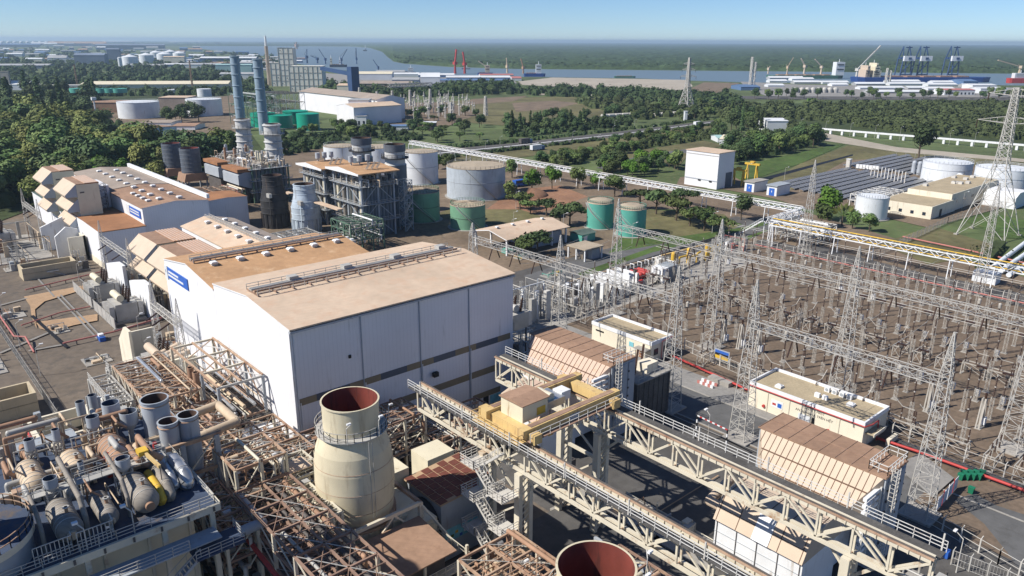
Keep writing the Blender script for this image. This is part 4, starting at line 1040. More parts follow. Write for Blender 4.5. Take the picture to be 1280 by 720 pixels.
transformer(26, 305, 1.3, 'grey transformer half hidden at the far left behind the crowded bay')
for lab, x0, x1, y in (('white open-ended concrete bay with a sloping wall at the far left annex', 45, 51, 262),):
    r_ = thing('transformer_cell', lab, 'wall', (48, 268, 0))
    m = MB(); m.prism([(44.2,0),(50.6,0),(50.6,8.6),(47.5,9.6),(44.2,7)],'y',258.6,259.3,'white_plain'); m.build('wall', r_)
    m = MB(); m.prism([(43,0),(49.6,0),(49.6,10.2),(43,7.6)],'y',272,272.7,'white_plain'); m.build('wall', r_)
    m = MB(); m.box(50.6,253,0,51.2,259,7.4,'cream_wall'); m.box(46.5,253,0,51.2,253.4,7.4,'cream_wall'); m.build('wall', r_)
r_ = thing('transformer_cell', 'cream walled transformer cell with tan cooling ducts at the gable of the orange roofed hall', 'wall', (42, 150, 0))
m = MB(); m.prism([(155,0),(163.5,0),(163.5,5),(158.5,9),(155,9)],'x',36,36.5,'cream_wall'); m.box(36.5,163,0,43,163.5,6,'cream_wall'); m.build('wall', r_)
m = MB(); m.box(36.5,139.6,0,43.3,140.2,7,'cream_wall'); m.build('wall', r_)
m = MB(); m.box(36,140.2,0,36.5,155,3,'white_plain'); m.build('wall', r_)
transformer(39.6, 150, 1.1, 'grey transformer with tan cooling ducts inside the cream cell by the hall gable', conserv='hood_cream')
for k in range(5):
    pass
m = MB()
r_ = thing('bus_duct', 'row of fat tan bus ducts running into the hall gable', 'duct', (41, 146, 0))
for k in range(4): m = MB(); m.tube([(38.2,143.5+k*1.6,5.2),(43.4,143.5+k*1.6,6.6)],.55,'hood_cream',10); m.build('duct', r_)
# lattice portals in the left yard
def portal(label, p, q, h, arm=0):
    root = thing('lattice_portal', label, 'gantry', ((p[0]+q[0])/2,(p[1]+q[1])/2,0))
    for c in (p, q):
        m = MB(); m.lattice((c[0],c[1],0),(c[0],c[1],h),1.5,'galv_light',12,w2=.8,t=.11,tb=.06); m.lattice((c[0],c[1],h),(c[0],c[1],h+4),.8,'galv_light',4,w2=.1,t=.08,tb=.05); m.build('mast', root)
    m = MB(); m.lattice((p[0],p[1],h-1),(q[0],q[1],h-1),1.0,'galv_light',14,t=.09,tb=.05); m.build('beam', root)
    for k in range(3):
        f = (k+1)/4; a = Vector((p[0],p[1],h-1.4)).lerp(Vector((q[0],q[1],h-1.4)), f); m = MB(); d = Vector((-1,.1,-.55)); m.beam(a, a+d*2.6, .26, .26, 'insul'); m.build('insulator', root)
    return root
portal('pale lattice portal standing before the flat rusty roofed annex', (50.6,231), (50.6,205), 12)
portal('pale lattice portal against the white gable under the blue and white sign', (40.5,152), (40.5,137.5), 15.5)
portal('pale lattice portal at the far left corner of the yard', (44,300), (44,276), 12)
# fence, lamps and pipes of the yard
def fence(name, label, pts, h=2.4, m_='galv', step=3., mesh=True, cat='fence', concrete=False):
    root = thing(name, label, cat, Vector(((pts[0][0]+pts[-1][0])/2,(pts[0][1]+pts[-1][1])/2,0)))
    m = MB(); n = 0; pm = MB()
    for a, b2 in zip(pts, pts[1:]):
        a = Vector((a[0],a[1],0)); b2 = Vector((b2[0],b2[1],0)); L = (b2-a).length; k = max(1, round(L/step))
        for i in range(k+1):
            c = a.lerp(b2, i/k); m = MB(); m.beam(c, c+Vector((0,0,h)), .16, .16, m_); m.beam(c+Vector((0,0,h)), c+Vector((.25,-.12,h+.45)), .08, .08, m_); m.build('post', root)
        for z in (h*.98, h*.5, .15): pm.beam(a+Vector((0,0,z)), b2+Vector((0,0,z)), .06, .06, m_)
        if mesh:
            n_ = int(L/.35)
            for i in range(n_): c = a.lerp(b2, i/n_); pm.beam(c+Vector((0,0,.1)), c+Vector((0,0,h)), .03, .03, m_)
        if concrete: pm.beam(a+Vector((0,0,.25)), b2+Vector((0,0,.25)), .2, .5, 'concrete')
    pm.build('mesh', root); return root
fence('mesh_fence', 'pale mesh fence along the left yard next to the red pipe', [(19.7,142),(19.7,240)])
def pipe_run(label, pts, r, mt, posts=4., name='ground_pipe'):
    root = thing(name, label, 'pipe', pts[0])
    m = MB(); m.tube(pts, r, mt, 8); m.build('pipe', root)
    m = MB(); L = 0
    for a, b2 in zip(pts, pts[1:]):
        a = Vector(a); b2 = Vector(b2); k = int((b2-a).length/posts)
        for i in range(k): c = a.lerp(b2, (i+.5)/k); m.box(c.x-.1,c.y-.1,0,c.x+.1,c.y+.1,max(.05,c.z-r),'steel_dark')
    m.build('support', root) if m.v else None
    return root
pipe_run('red fire pipe running beside the mesh fence of the left yard', [(21.2,240,1.4),(21.2,190,1.4),(23,188,1.4),(23,180,.3)], .2, 'pink_red')
pipe_run('pink-red pipe along the near edge of the transformer bays', [(28.5,179.6,1.0),(39,179.8,1.0),(50,182.4,1.0)], .2, 'pink_red')
pipe_run('pink-red pipe crossing the yard in front of the long tan basin', [(30,228,.9),(38,230,.9),(50,233,.9)], .18, 'pink_red')
pipe_run('pink-red pipe between the two transformer barriers', [(24,199,.7),(33,203,.7),(39.5,203,.7)], .16, 'pink_red')
patch('sand_path', pxpoly((30,372),(120,355),(122,358),(56,378),(44,388),(46,412),(40,398),(38,384)), 'sand_path')
patch('sand_path', pxpoly((45,404),(122,394),(122,402),(92,408),(64,416),(50,412)), 'sand_path')
patch('concrete_strip', pxpoly((0,318),(50,305),(95,297),(95,303),(0,330)), 'paved')
for k, (a, b2) in enumerate((((0,383),(34,374)),((0,443),(66,415)),((36,440),(80,432)))):
    p, q = G(*a), G(*b2); n = Vector((-(q-p).y,(q-p).x,0)).normalized()*.35
    patch('yard_line', [(p+n)[:2],(q+n)[:2],(q-n)[:2],(p-n)[:2]], 'paved')
for k, (a, b2) in enumerate((((72,372),(122,425)),((76,370),(128,424)),((48,350),(68,372)))):
    p, q = G(*a), G(*b2); n = Vector((-(q-p).y,(q-p).x,0)).normalized()*.22
    patch('yard_kerb', [(p+n)[:2],(q+n)[:2],(q-n)[:2],(p-n)[:2]], 'paved')
p, q = G(40,396), G(84,436); n = Vector((-(q-p).y,(q-p).x,0)).normalized()*.4
patch('drain', [(p+n)[:2],(q+n)[:2],(q-n)[:2],(p-n)[:2]], 'black')
LAMP = None
def lamp(p, h=6., label='', arm=(1,0), group=None):
    root = thing('street_lamp', label, 'lamp', p, group); p = Vector(p)
    m = MB(); m.cyl(p, p+Vector((0,0,h)), .09, 'galv_light', r1=.05, n=6); a = Vector((arm[0],arm[1],.35)); m.beam(p+Vector((0,0,h)), p+Vector((0,0,h))+a*1.3, .07, .07, 'galv_light'); m.build('pole', root)
    e = p+Vector((0,0,h))+a*1.3; m = MB(); m.box(e.x-.35,e.y-.18,e.z-.06,e.x+.35,e.y+.18,e.z+.1,'white_plain'); m.build('lamp_head', root)
    return root
for x, y, h, lab in ((5,400,6,'street lamp by the far end of the yard fence'),(26,437,6,'street lamp at the red pipe end of the yard fence'),(51,470,6,'street lamp at the near end of the yard fence'),(175,425,5.5,'street lamp beside the pink-red pipe of the transformer bays'),(99,352,5,'street lamp at the right end of the long tan basin'),(184,455,5,'street lamp behind the rusty pipe rack by the cream cell')):
    lamp(G(x,y), h, lab, (.9,.3))
m = MB(); p = G(127,425); m.box(p.x-.6,p.y-1.4,0,p.x+.6,p.y+1.4,1.0,'blue'); m.box(p.x-.5,p.y-.6,1.,p.x+.5,p.y+.6,1.5,'white_plain'); m.build('utility_cart', label='small blue cart parked on the yard by the pink-red pipe', cat='cart')
# ------------------------------------------------------------------ heat recovery block at the lower left: blue deck with drums and ducts
dk = thing('boiler_deck', 'blue steel deck with drums, ducts and silencers at the lower left', 'boiler', (6, 84, 0))
DZ = 18.0
m = MB(); m.box(-14,71.6,DZ-.25,22.4,97,DZ,'blue_deck'); m.build('deck_plate', dk)
m = MB(); m.box(-14,71.3,DZ-.75,22.6,71.6,DZ+.05,'steel_cream'); m.box(22.4,71.6,DZ-.75,22.7,97,DZ+.05,'steel_cream')
for k in range(14): m.box(-12+k*2.6,71.2,DZ-.6,-11.8+k*2.6,71.35,DZ-.1,'steel_dark')
m.build('edge_beam', dk)
m = MB(); m.rail([(-14,71.7,DZ),(22.2,71.7,DZ),(22.2,96,DZ)], 'galv', 1.1, 1.6, .06, 3); m.build('railing', dk)
m = MB(); m.box(-13,74,0,20.5,96,DZ-.8,'cream')
for k in range(9): m.box(-12.9+k*4.1,73.8,0,-12.6+k*4.1,74,DZ-.9,'steel_cream')
for z in (4,8,12): m.box(-13.1,73.78,z,20.6,74.0,z+.3,'steel_cream')
m.build('casing', dk)
for x in (-11,-4,3,10,17,21.8):
    m = MB(); m.box(x-.25,71.7,0,x+.25,72.2,DZ-.75,'steel_cream'); m.build('column', dk)
# lower gallery
m = MB(); m.box(-14,68.9,15.6,21.6,71.2,15.75,'grey_paint'); m.box(18.6,68.0,14.6,23.6,71.2,14.75,'blue_deck'); m.build('gallery', dk)
m = MB(); m.rail([(-14,68.9,15.7),(18.4,68.9,15.7)], 'galv', 1.1, 1.6, .06, 3); m.rail([(18.6,68.0,14.7),(23.6,68.0,14.7),(23.6,71.2,14.7)], 'galv', 1.1, 1.2, .06, 3); m.build('gallery_railing', dk)
m = MB(); m.stair((19.2,69,14.7),(13.6,69,10.6),1.1,'grey_paint','galv'); m.build('stair', dk)
m = MB(); m.box(-14,67.6,10.4,13.8,69.8,10.55,'grey_paint'); m.rail([(-14,67.6,10.5),(13.8,67.6,10.5)], 'galv', 1.1, 1.5, .06, 3); m.build('gallery', dk)
m = MB(); m.cyl((-14,70.6,13.0),(13.5,70.6,13.0),.55,'bluegrey',n=14); m.build('header_pipe', dk)
m = MB(); m.cyl((6.5,70.2,14.4),(11,70.2,14.4),.22,'white_plain',n=10); m.build('header_pipe', dk)
m = MB(); m.tube([(22.8,72.0,13.2),(27,72,13.2),(27,78,13.2)],.6,'grey_paint',12); m.build('header_pipe', dk)
for x in (-7,2,9): m = MB(); m.cyl((x,70.5,8),(x,70.5,15.4),.5,'bluegrey',n=12); m.build('riser_pipe', dk)
def drum(x, z, r, y0, y1, mt, nz):
    g = MB(); g.cyl((x,y0,z),(x,y1,z),r,mt,n=24,caps=False); g.ball((x,y0,z),r,mt,20,8,1.0); g.ball((x,y1,z),r,mt,20,8,1.0); g.cyl((x,y0-r-.25,z),(x,y0-r+.2,z),r*.36,nz,n=16); d = g.build('drum', dk)
    for k in range(int((y1-y0)/.8)+1): s = MB(); yy = y0+k*.8; s.cyl((x,yy-.04,z),(x,yy+.04,z),r*1.025,'galv',n=24); s.build('lagging_band', d)
    s = MB(); s.cyl((x+.2,y0+1.2,z+r*.9),(x+.2,y0+1.2,z+r+.6),.16,'pipe_rust',n=8); s.cyl((x+.2,y0+1.2,z+r+.5),(x+.2,y0+1.2,z+r+.6),.3,'galv',n=10); s.build('nozzle', d)
    for yy in (y0+.8, y1-.8):
        s = MB(); s.box(x-r*.8,yy-.2,DZ,x+r*.8,yy+.2,z-r*.6,'steel_dark'); s.build('saddle', d)
drum(9.4, DZ+1.5, 1.2, 74.2, 78.4, 'lagging', 'pipe_tan'); drum(12.9, DZ+1.2, .9, 74.4, 78.4, 'lagging', 'pipe_tan'); drum(16.4, DZ+1.5, 1.25, 74.4, 78.6, 'lagging', 'pipe_rust')
drum(8.6, DZ+1.4, 1.2, 85, 89, 'pipe_tan', 'lagging'); drum(12.6, DZ+1.5, 1.25, 84.4, 88, 'pipe_tan', 'lagging'); drum(16.6, DZ+1.8, 1.45, 83.6, 88, 'pipe_rust', 'lagging'); drum(19.2, DZ+1.3, .95, 83, 86, 'pipe_tan', 'lagging')
def elbow(x, r, y0, y1, z, mt):
    g = MB(); g.tube([(x,y0+.8,DZ),(x,y0,DZ+z*.55),(x,y0+.9,DZ+z),(x,y1,DZ+z+.3)], r, mt, 14); d = g.build('duct', dk)
    for k in range(5): s = MB(); yy = y0+1.2+k*.75; s.cyl((x,yy,DZ+z+.03),(x,yy+.07,DZ+z+.03),r*1.06,'galv' if mt != 'yellow' else 'crane_yellow',n=14); s.build('flange', d)
elbow(18.0, .42, 74.6, 79, 1.6, 'yellow'); elbow(18.9, .52, 74.8, 80, 1.7, 'lagging'); elbow(19.9, .5, 76.6, 81, 1.5, 'pipe_silver'); elbow(21.1, .72, 76.2, 80.4, 1.5, 'pipe_silver')
# hoist
m = MB(); m.box(17.5,79.2,DZ+3.9,18.5,80.4,DZ+4.4,'yellow'); m.beam((18,80.4,DZ+4.2),(18.6,76.2,DZ+3.7),.28,.35,'crane_yellow'); m.tube([(18.6,76.2,DZ+3.6),(18.6,76.2,DZ+1.7)],.05,'steel_dark',6); m.build('hoist', dk)
# raised galleries between the drums
for x0, x1 in ((6.6,10.8),(11.4,15),(15.2,20.2)):
    g = MB(); g.box(x0,79.4,DZ+2.9,x1,80.9,DZ+3.0,'galv'); g.rail([(x0,79.4,DZ+3),(x1,79.4,DZ+3)],'galv',1.1,1.2,.06,2); g.rail([(x0,80.9,DZ+3),(x1,80.9,DZ+3)],'galv',1.1,1.2,.06,2)
    for x in (x0+.1,x1-.1): g.beam((x,79.5,DZ),(x,79.5,DZ+2.9),.12,.12,'galv')
    g.build('gallery', dk)
for x, y0, y1, r in ((10.9,74.4,84,.26),(14.9,75,82,.22),(7.2,74.2,78,.2)):
    g = MB(); g.tube([(x,y0,DZ),(x,y0,DZ+2.2),(x,y0+1.2,DZ+3.6),(x,y1,DZ+4.2)],r,'lagging',8); g.build('pipe', dk)
for k in range(58):
    x = rnd.uniform(5.5,19); y = rnd.uniform(80,99); z = DZ+rnd.uniform(1.0,4.2); g = MB(); r = rnd.choice((.07,.1,.16,.24,.34)); mt = rnd.choice(('pipe_tan','pipe_tan','lagging','galv','pipe_rust'))
    L = rnd.uniform(2,5)
    if k % 2: g.tube([(x,y,DZ),(x,y,z),(x+L,y,z),(x+L,y+1.2,z-.8)],r,mt,8)
    else: g.tube([(x,y,DZ),(x,y,z),(x,y-L,z),(x+.9,y-L,z-1)],r,mt,8)
    g.build('pipe', dk)
for k in range(98):
    x = rnd.uniform(-6,21); y = rnd.choice((rnd.uniform(83,86),rnd.uniform(94,104))); g = MB(); s = rnd.uniform(.15,.5)
    if k % 3: g.box(x-s,y-s,DZ,x+s,y+s,DZ+rnd.uniform(.6,2.4),rnd.choice(('galv','steel_cream','steel_rusty','grey_paint')))
    else: g.cyl((x,y,DZ),(x,y,DZ+rnd.uniform(1,3)),s*.6,rnd.choice(('galv','pipe_tan','red')),n=10)
    g.build('valve_set' if k % 3 else 'vessel', dk)
for x0 in (6.0, 9.6, -2):
    g = MB(); g.rail([(x0,72.4,DZ),(x0+3.2,72.4,DZ),(x0+3.2,74,DZ)],'galv_light',1.9,.35,.07,2); g.build('screen_rail', dk)
for x, lab in ((10.2,0),(14.4,0)):
    g = MB(); g.tube([(x,71.9,DZ),(x,71.9,DZ+2.4),(x-.5,72.4,DZ+3)],.06,'galv_light',6); g.box(x-.8,72.2,DZ+2.9,x-.3,72.6,DZ+3.1,'white_plain'); g.build('deck_lamp', dk)
# back gallery platform behind the deck
g = MB(); g.box(-14,97,DZ-3.2,16,106,DZ-3.0,'grey_paint'); g.rail([(-14,106,DZ-3),(16,106,DZ-3)],'galv',1.1,1.6,.06,2); g.build('rear_platform', dk)

def silencer(x, y, z0, z1, r, label, stand=True, mt='bluegrey'):
    r *= .84
    root = thing('vent_silencer', label, 'silencer', (x, y, DZ))
    g = MB(); g.lathe((x,y,0), [(.01,z0),(r*.55,z0),(r,z0+r*.7),(r,z1),(r*.93,z1),(r*.9,z1-.9),(.01,z1-.95)], mt, 22, mats=[mt]*4+['rust_inner' if r>1.0 else 'blue_deck']*2); g.build('drum', root)
    g = MB(); g.cyl((x,y,DZ-.5),(x,y,z0+.1),r*.3,'galv',n=8); g.build('pipe', root)
    if stand:
        for sx in (-1,1):
            for sy in (-1,1): g = MB(); g.beam((x+sx*r*1.05,y+sy*r*1.05,DZ-.3),(x+sx*r*.9,y+sy*r*.9,z0+r*.5),.12,.12,'galv'); g.build('leg', root)
        g = MB(); q = r*.97
        for a, b2 in (((-q,-q),(q,-q)),((q,-q),(q,q)),((q,q),(-q,q)),((-q,q),(-q,-q))):
            n = 3; h = (z0-DZ)/n
            for k in range(n): g.beam((x+a[0],y+a[1],DZ+k*h),(x+b2[0],y+b2[1],DZ+(k+1)*h),.07,.07,'galv'); g.beam((x+a[0],y+a[1],DZ+(k+1)*h),(x+b2[0],y+b2[1],DZ+(k+1)*h),.07,.07,'galv')
        g.build('bracing', root)
    return root
silencer(9.4, 90.6, 20.6, 22.2, .62, 'grey vent silencer on a slim stand, leftmost of the rear row on the blue deck')
silencer(12.0, 90.4, 21.0, 22.6, .48, 'slender grey vent silencer, second from left in the rear row on the deck')
silencer(15.8, 90.4, 21.2, 22.9, .82, 'grey vent silencer on a tall braced stand in front of the twin-cell basin')
silencer(9.3, 79.6, 21.2, 22.6, .78, 'grey vent silencer with a blue lining above the leftmost drum')
silencer(15.9, 79.3, 20.9, 22.4, .85, 'grey vent silencer above the largest drum by the yellow hoist')
silencer(12.6, 82.6, 20.2, 21.8, .36, 'small grey vent pipe between the two drum galleries')
silencer(18.4, 93.0, 20.6, 22.8, 1.18, 'wide pale silencer left of the four grey chimneys', False)
silencer(19.6, 90.6, 20.0, 22.2, 1.18, 'wide pale silencer in front of the leftmost grey chimney', False)
for x, y in ((16.2,98.5),(17.8,99.5)):
    silencer(x, y, 19.4, 21.6, .62, 'twin grey vent pot behind the wide pale silencers', False, 'grey_paint')['group'] = 'twin grey vent pots behind the wide silencers'
def grey_chimney(x, y, z0, z1, r, label, oblique=0):
    root = thing('vent_chimney', label, 'chimney', (x, y, 0))
    g = MB(); g.lathe((x,y,0), [(r*.9,0),(r*.9,z0),(r,z0+.5),(r,z1),(r+.08,z1),(r+.08,z1+.12),(r-.1,z1+.12)], 'bluegrey', 28); g.build('shell', root)
    g = MB(); g.lathe((x,y,0), [(r-.1,z1+.12),(r-.12,z1-4),(.01,z1-4)], 'rust_inner', 28); g.build('lining', root)
    g = MB(); g.lathe((x,y,0), [(r+.02,z1-.5),(r+.1,z1-.45),(r+.02,z1-.35)], 'steel_rusty', 28); g.build('rim_band', root)
grey_chimney(22.4, 89.6, 15, 23.2, 1.55, 'tallest and widest of the grey chimneys at the rusty pipe rack')
grey_chimney(22.7, 86.4, 15, 21.4, 1.12, 'grey chimney with a slanted rusty rim, left of the near pair')
grey_chimney(24.9, 86.2, 15, 21.6, 1.16, 'grey chimney with a rusty rim, right of the near pair')
cf = thing('chimney_support', 'grey steel frame carrying the near pair of grey chimneys', 'steel frame', (24, 84, 0))
for x in (19.5, 23.4, 27.4):
    g = MB(); g.box(x-.3,84.4,0,x+.3,85,18.8,'grey_paint'); g.build('column', cf)
g = MB(); g.beam((18.5,84.7,18.8),(28,84.7,18.8),.4,.5,'steel_rusty'); g.beam((18.5,84.7,14.6),(28,84.7,14.6),.35,.4,'steel_rusty'); g.beam((23.4,84.5,14.6),(27.2,84.5,18.6),.18,.18,'steel_cream'); g.beam((23.4,84.5,14.6),(19.6,84.5,18.6),.18,.18,'galv'); g.build('cross_beam', cf)
# round stack platform at the left edge
rp = thing('stack_platform', 'round blue stack platform with railing at the lower left corner', 'platform', (2.2, 77, 0))
c = (1.6, 76.6, 0)
g = MB(); g.lathe(c, [(5.4,20.2),(5.4,20.9),(2.2,20.9),(2.2,20.2)], 'blue_deck', 40, mats=['steel_cream','blue_deck','blue_deck']); g.build('deck', rp)
g = MB(); g.lathe(c, [(2.1,0),(2.1,46),(1.9,46)], 'bluegrey_stack', 32); g.lathe(c, [(5.1,12),(5.1,20.2)], 'grey_paint', 40); g.build('shell', rp)
pts = [(c[0]+5.3*math.cos(t*math.pi/16), c[1]+5.3*math.sin(t*math.pi/16), 20.9) for t in range(32)]
g = MB(); g.rail(pts, 'steel_rusty', 1.2, 1.4, .08, 2, closed=True); g.build('railing', rp)
pts = [(c[0]+2.5*math.cos(t*math.pi/12), c[1]+2.5*math.sin(t*math.pi/12), 20.9) for t in range(24)]
g = MB(); g.rail(pts, 'galv', 1.2, 1.4, .06, 2, closed=True); g.build('railing', rp)
# ------------------------------------------------------------------ pipe racks
def rack(label, x0, y0, x1, y1, levels, beamm, pipem, nx, ny, npipes, axis='y', colm='steel_cream', tray=True, diag=True, railm=None, fill=0, cat='pipe rack', name='pipe_rack', zc=None):
    root = thing(name, label, cat, ((x0+x1)/2,(y0+y1)/2,0)); zt = levels[-1]
    xs = [x0+(x1-x0)*i/nx for i in range(nx+1)]; ys = [y0+(y1-y0)*i/ny for i in range(ny+1)]
    for i, x in enumerate(xs):
        for j, y in enumerate(ys):
            if i in (0, nx) or j in (0, ny): g = MB(); g.box(x-.17,y-.17,0,x+.17,y+.17,zt,colm); g.build('column', root)
    for z in levels:
        g = MB()
        for x in xs: g.beam((x,y0,z),(x,y1,z),.22,.28,beamm)
        for y in ys: g.beam((x0,y,z),(x1,y,z),.22,.28,beamm)
        k = 3
        for j in range(ny*k): y = y0+(y1-y0)*j/(ny*k); g.beam((x0,y,z+.05),(x1,y,z+.05),.09,.13,beamm)
        if diag:
            for i in range(nx):
                for j in range(ny): g.beam((xs[i],ys[j],z+.1),(xs[i+1],ys[j+1],z+.1),.07,.07,beamm); g.beam((xs[i+1],ys[j],z+.1),(xs[i],ys[j+1],z+.1),.07,.07,'galv')
        g.build('floor_frame', root)
    if beamm in ('steel_rusty','steel_brown'): g = MB(); g.box(x0-.6,y0-.6,levels[0]-.5,x1+.6,y1+.6,levels[0]-.4,'steel_dark'); g.build('shade_plate', root)  # dark plate added low in the rack to stand in for shade beneath
    g = MB()
    for a in range(len(levels)-1):
        for j in range(ny): g.beam((x0,ys[j],levels[a]),(x0,ys[j+1],levels[a+1]),.12,.12,colm); g.beam((x1,ys[j+1],levels[a]),(x1,ys[j],levels[a+1]),.12,.12,colm)
        for i in range(nx): g.beam((xs[i],y0,levels[a]),(xs[i+1],y0,levels[a+1]),.12,.12,colm)
    g.build('bracing', root)
    for k in range(npipes):
        z = rnd.choice(levels)-rnd.choice((.5,.9,1.6,-.35)); r = rnd.choice((.07,.1,.14,.2,.28)); mt = rnd.choice(pipem); g = MB()
        if axis == 'y' and k % 4 or axis == 'x' and not k % 4:
            x = rnd.uniform(x0+.3,x1-.3); a, b2 = sorted((rnd.uniform(y0,y1),rnd.uniform(y0,y1)))
            if b2-a < 2: a, b2 = y0, y1
            g.tube([(x,a,z-1.5),(x,a,z),(x,b2,z),(x,b2,z-1.5)], r, mt, 7)
        else:
            y = rnd.uniform(y0+.3,y1-.3); a, b2 = sorted((rnd.uniform(x0,x1),rnd.uniform(x0,x1)))
            if b2-a < 2: a, b2 = x0, x1
            g.tube([(a,y,z-1.5),(a,y,z),(b2,y,z),(b2,y,z-1.5)], r, mt, 7)
        g.build('pipe', root)
    for k in range(fill):
        x, y = rnd.uniform(x0,x1), rnd.uniform(y0,y1); z = rnd.choice(levels)-rnd.uniform(.1,1.8); s = rnd.uniform(.15,.45); g = MB()
        if k % 2: g.box(x-s,y-s,z-s,x+s,y+s,z+s,rnd.choice(pipem+('white_plain','galv_light')))
        else: g.cyl((x-s,y,z),(x+s,y,z),s*.8,rnd.choice(pipem+('white_plain','galv_light')),n=8)
        g.build('valve', root)
    if railm:
        g = MB(); g.rail([(x0,y0,zt+.15),(x1,y0,zt+.15)], railm, 1.1, 1.3, .06, 3); g.rail([(x0,y1,zt+.15),(x0,y0,zt+.15)], railm, 1.1, 1.3, .06, 3); g.build('railing', root)
    return root
PR = ('steel_rusty','pipe_rust','pipe_tan','galv','steel_cream','pipe_silver')
PD = ('steel_brown','steel_dark','pipe_rust','galv','steel_cream')
rack('rusty pipe rack with pale railed platform below the transformer yard', 27.0, 112, 34.8, 130, (7.5,10.2,12.6), 'steel_rusty', PR, 2, 5, 50, fill=60)
rack('low rusty pipe rack in front of the open frame by the gable', 26.6, 100.5, 36, 111.5, (5,8,10.6), 'steel_brown', PR, 3, 3, 40, fill=50, railm='steel_pale')
of = rack('open rusty steel frame against the white gable of the big hall', 35.8, 107, 42.8, 127.5, (8.2,), 'steel_brown', PD, 2, 3, 26, fill=40, diag=False)
for i in range(3):
    x = 35.8+3.5*i; m = MB(); m.beam((x,107,14.3),(x,127.5,14.3),.24,.32,'steel_rusty'); m.build('top_beam', of)
for j in range(4):
    y = 107+20.5/3*j; m = MB(); m.beam((35.8,y,14.1),(42.8,y,14.1),.26,.34,'steel_cream' if j else 'galv'); m.build('top_beam', of)
    for x in (35.8,42.8): m = MB(); m.box(x-.2,y-.2,8.2,x+.2,y+.2,14.2,'grey_paint' if j < 2 else 'steel_cream'); m.build('column', of)
m = MB(); 
for j in range(3): y = 107+20.5/3*j; m.beam((35.8,y,14.2),(42.8,y+6.8,14.2),.12,.14,'steel_rusty'); m.beam((42.8,y,14.2),(39.3,y+6.8,14.2),.12,.14,'steel_pale'); m.beam((42.8,y,8.2),(42.8,y+6.8,14),.14,.14,'steel_rusty')
for k in range(5): m.beam((36+k*1.4,107,11.2),(36+k*1.4,127.5,11.4),.12,.16,'steel_rusty' if k%2 else 'pipe_tan')
m.build('top_bracing', of)
for k in range(4): m = MB(); x = 36.6+k*1.6; m.tube([(x,108,9.4),(x,124,9.4),(x,126,7)],.3,'pipe_silver' if k%2 else 'pipe_tan',8); m.build('pipe', of)
m = MB(); m.box(36.6,101.5,0,42.9,106.4,6.4,'white_plain'); m.box(38,101.45,3,41,101.5,3.6,'window_dark'); m.build('switch_room', label='low white switch room below the open frame at the white gable', cat='cabin')
rack('rusty pipe rack crossing between the grey chimneys and the big hall', 26.6, 87, 41, 100, (5,8,10.8), 'steel_rusty', PR, 4, 3, 40, 'x', fill=60, railm='steel_pale')
rack('brown pipe rack between the cream stack and the big hall', 41.5, 88, 60, 94.5, (4,7,9.4), 'steel_brown', PR, 5, 2, 30, 'x', fill=40)
rack('brown pipe rack under the far end of the crane girders', 60.2, 84, 74, 93, (3,5.5), 'steel_brown', PR, 4, 2, 30, 'x', fill=40)
rack('dark brown cable rack with crossed bracing at the lower middle', 26.6, 48, 33.2, 78.4, (9.5,11.8,14), 'steel_brown', PD, 2, 6, 34, fill=20)
rack('small rusty frame above the cable rack beside the blue deck', 27.2, 79, 33.4, 85.6, (12.6,16.4), 'steel_rusty', PR, 2, 2, 12, fill=26)
rack('low rusty pipe rack in front of the second exhaust stack', 42, 44, 50, 56, (5,8,10), 'steel_rusty', PR, 2, 3, 24, fill=40)
rack('rusty frame with crossed bracing at the foot of the stair tower', 47.5, 55.2, 51.5, 58.8, (4,6), 'steel_rusty', PR, 1, 1, 8, fill=14)
rack('low rusty pipe rack beyond the second exhaust stack below the crane', 50, 28, 62, 50, (3,5.5), 'steel_brown', PR, 3, 5, 30, fill=50)
rack('brown pipe rack along the outer face of the blue boiler deck', 22.9, 72, 26.4, 86, (6,10,13.5), 'steel_brown', PR, 1, 4, 22, fill=60)
m_ = rack('pale steel access platform at the corner of the rusty pipe rack', 23.4, 118, 26.6, 131, (7,11.0), 'galv', ('galv','galv_light'), 1, 3, 6, colm='galv_light', railm='galv_light', fill=8, name='access_platform', cat='platform')
rack('pale steel walkway along the yard side of the rusty pipe rack', 26.6, 130.4, 36, 132.6, (11.6,), 'galv', ('galv','galv_light'), 3, 1, 4, colm='galv_light', railm='galv_light', name='access_platform', cat='platform')
rack('cream steel platform with a tan roof plate left of the bulging stack', 33.6, 78.6, 38, 84.5, (9,12.6), 'steel_cream', ('steel_cream','galv'), 1, 2, 10, colm='steel_cream', fill=18, name='access_platform', cat='platform')
rack('cream steel platform on tall legs at the left shoulder of the stack', 32.4, 68.4, 34.8, 77, (10.4,13.0), 'steel_cream', ('steel_cream','galv'), 1, 3, 10, colm='steel_cream', fill=14, name='access_platform', cat='platform')
pl = MB(); pl.box(33.8,79.6,12.9,37,82.4,13.05,'roof_tan'); pl.build('roof_plate', label='tan roof plate lying on the cream platform left of the bulging stack', cat='roof plate')
g = MB(); g.tube([G(230,522,14), G(272,506,14), G(296,527,14), G(245,548,14)], .62, 'pipe_tan', 14); g.build('loop_pipe', label='fat tan pipe loop lying across the rusty pipe rack', cat='pipe')
g = MB(); g.tube([(25.6,77,11.4),(25.6,66,10.6),(25.6,52,9.6)], .28, 'red', 8); g.tube([(25.6,77,11.4),(25.6,77,4)], .28, 'red', 8); g.build('fire_pipe', label='bright red pipe along the left side of the dark cable rack', cat='pipe')
g = MB(); g.tube([(34,97,7.6),(44,97,7.2)], .5, 'pipe_silver', 10); g.tube([(34,95.6,7.6),(44,95.6,7.2)], .4, 'pipe_silver', 10); g.build('steam_pipe', label='silver lagged steam pipes running between the rack and the big hall', cat='pipe')
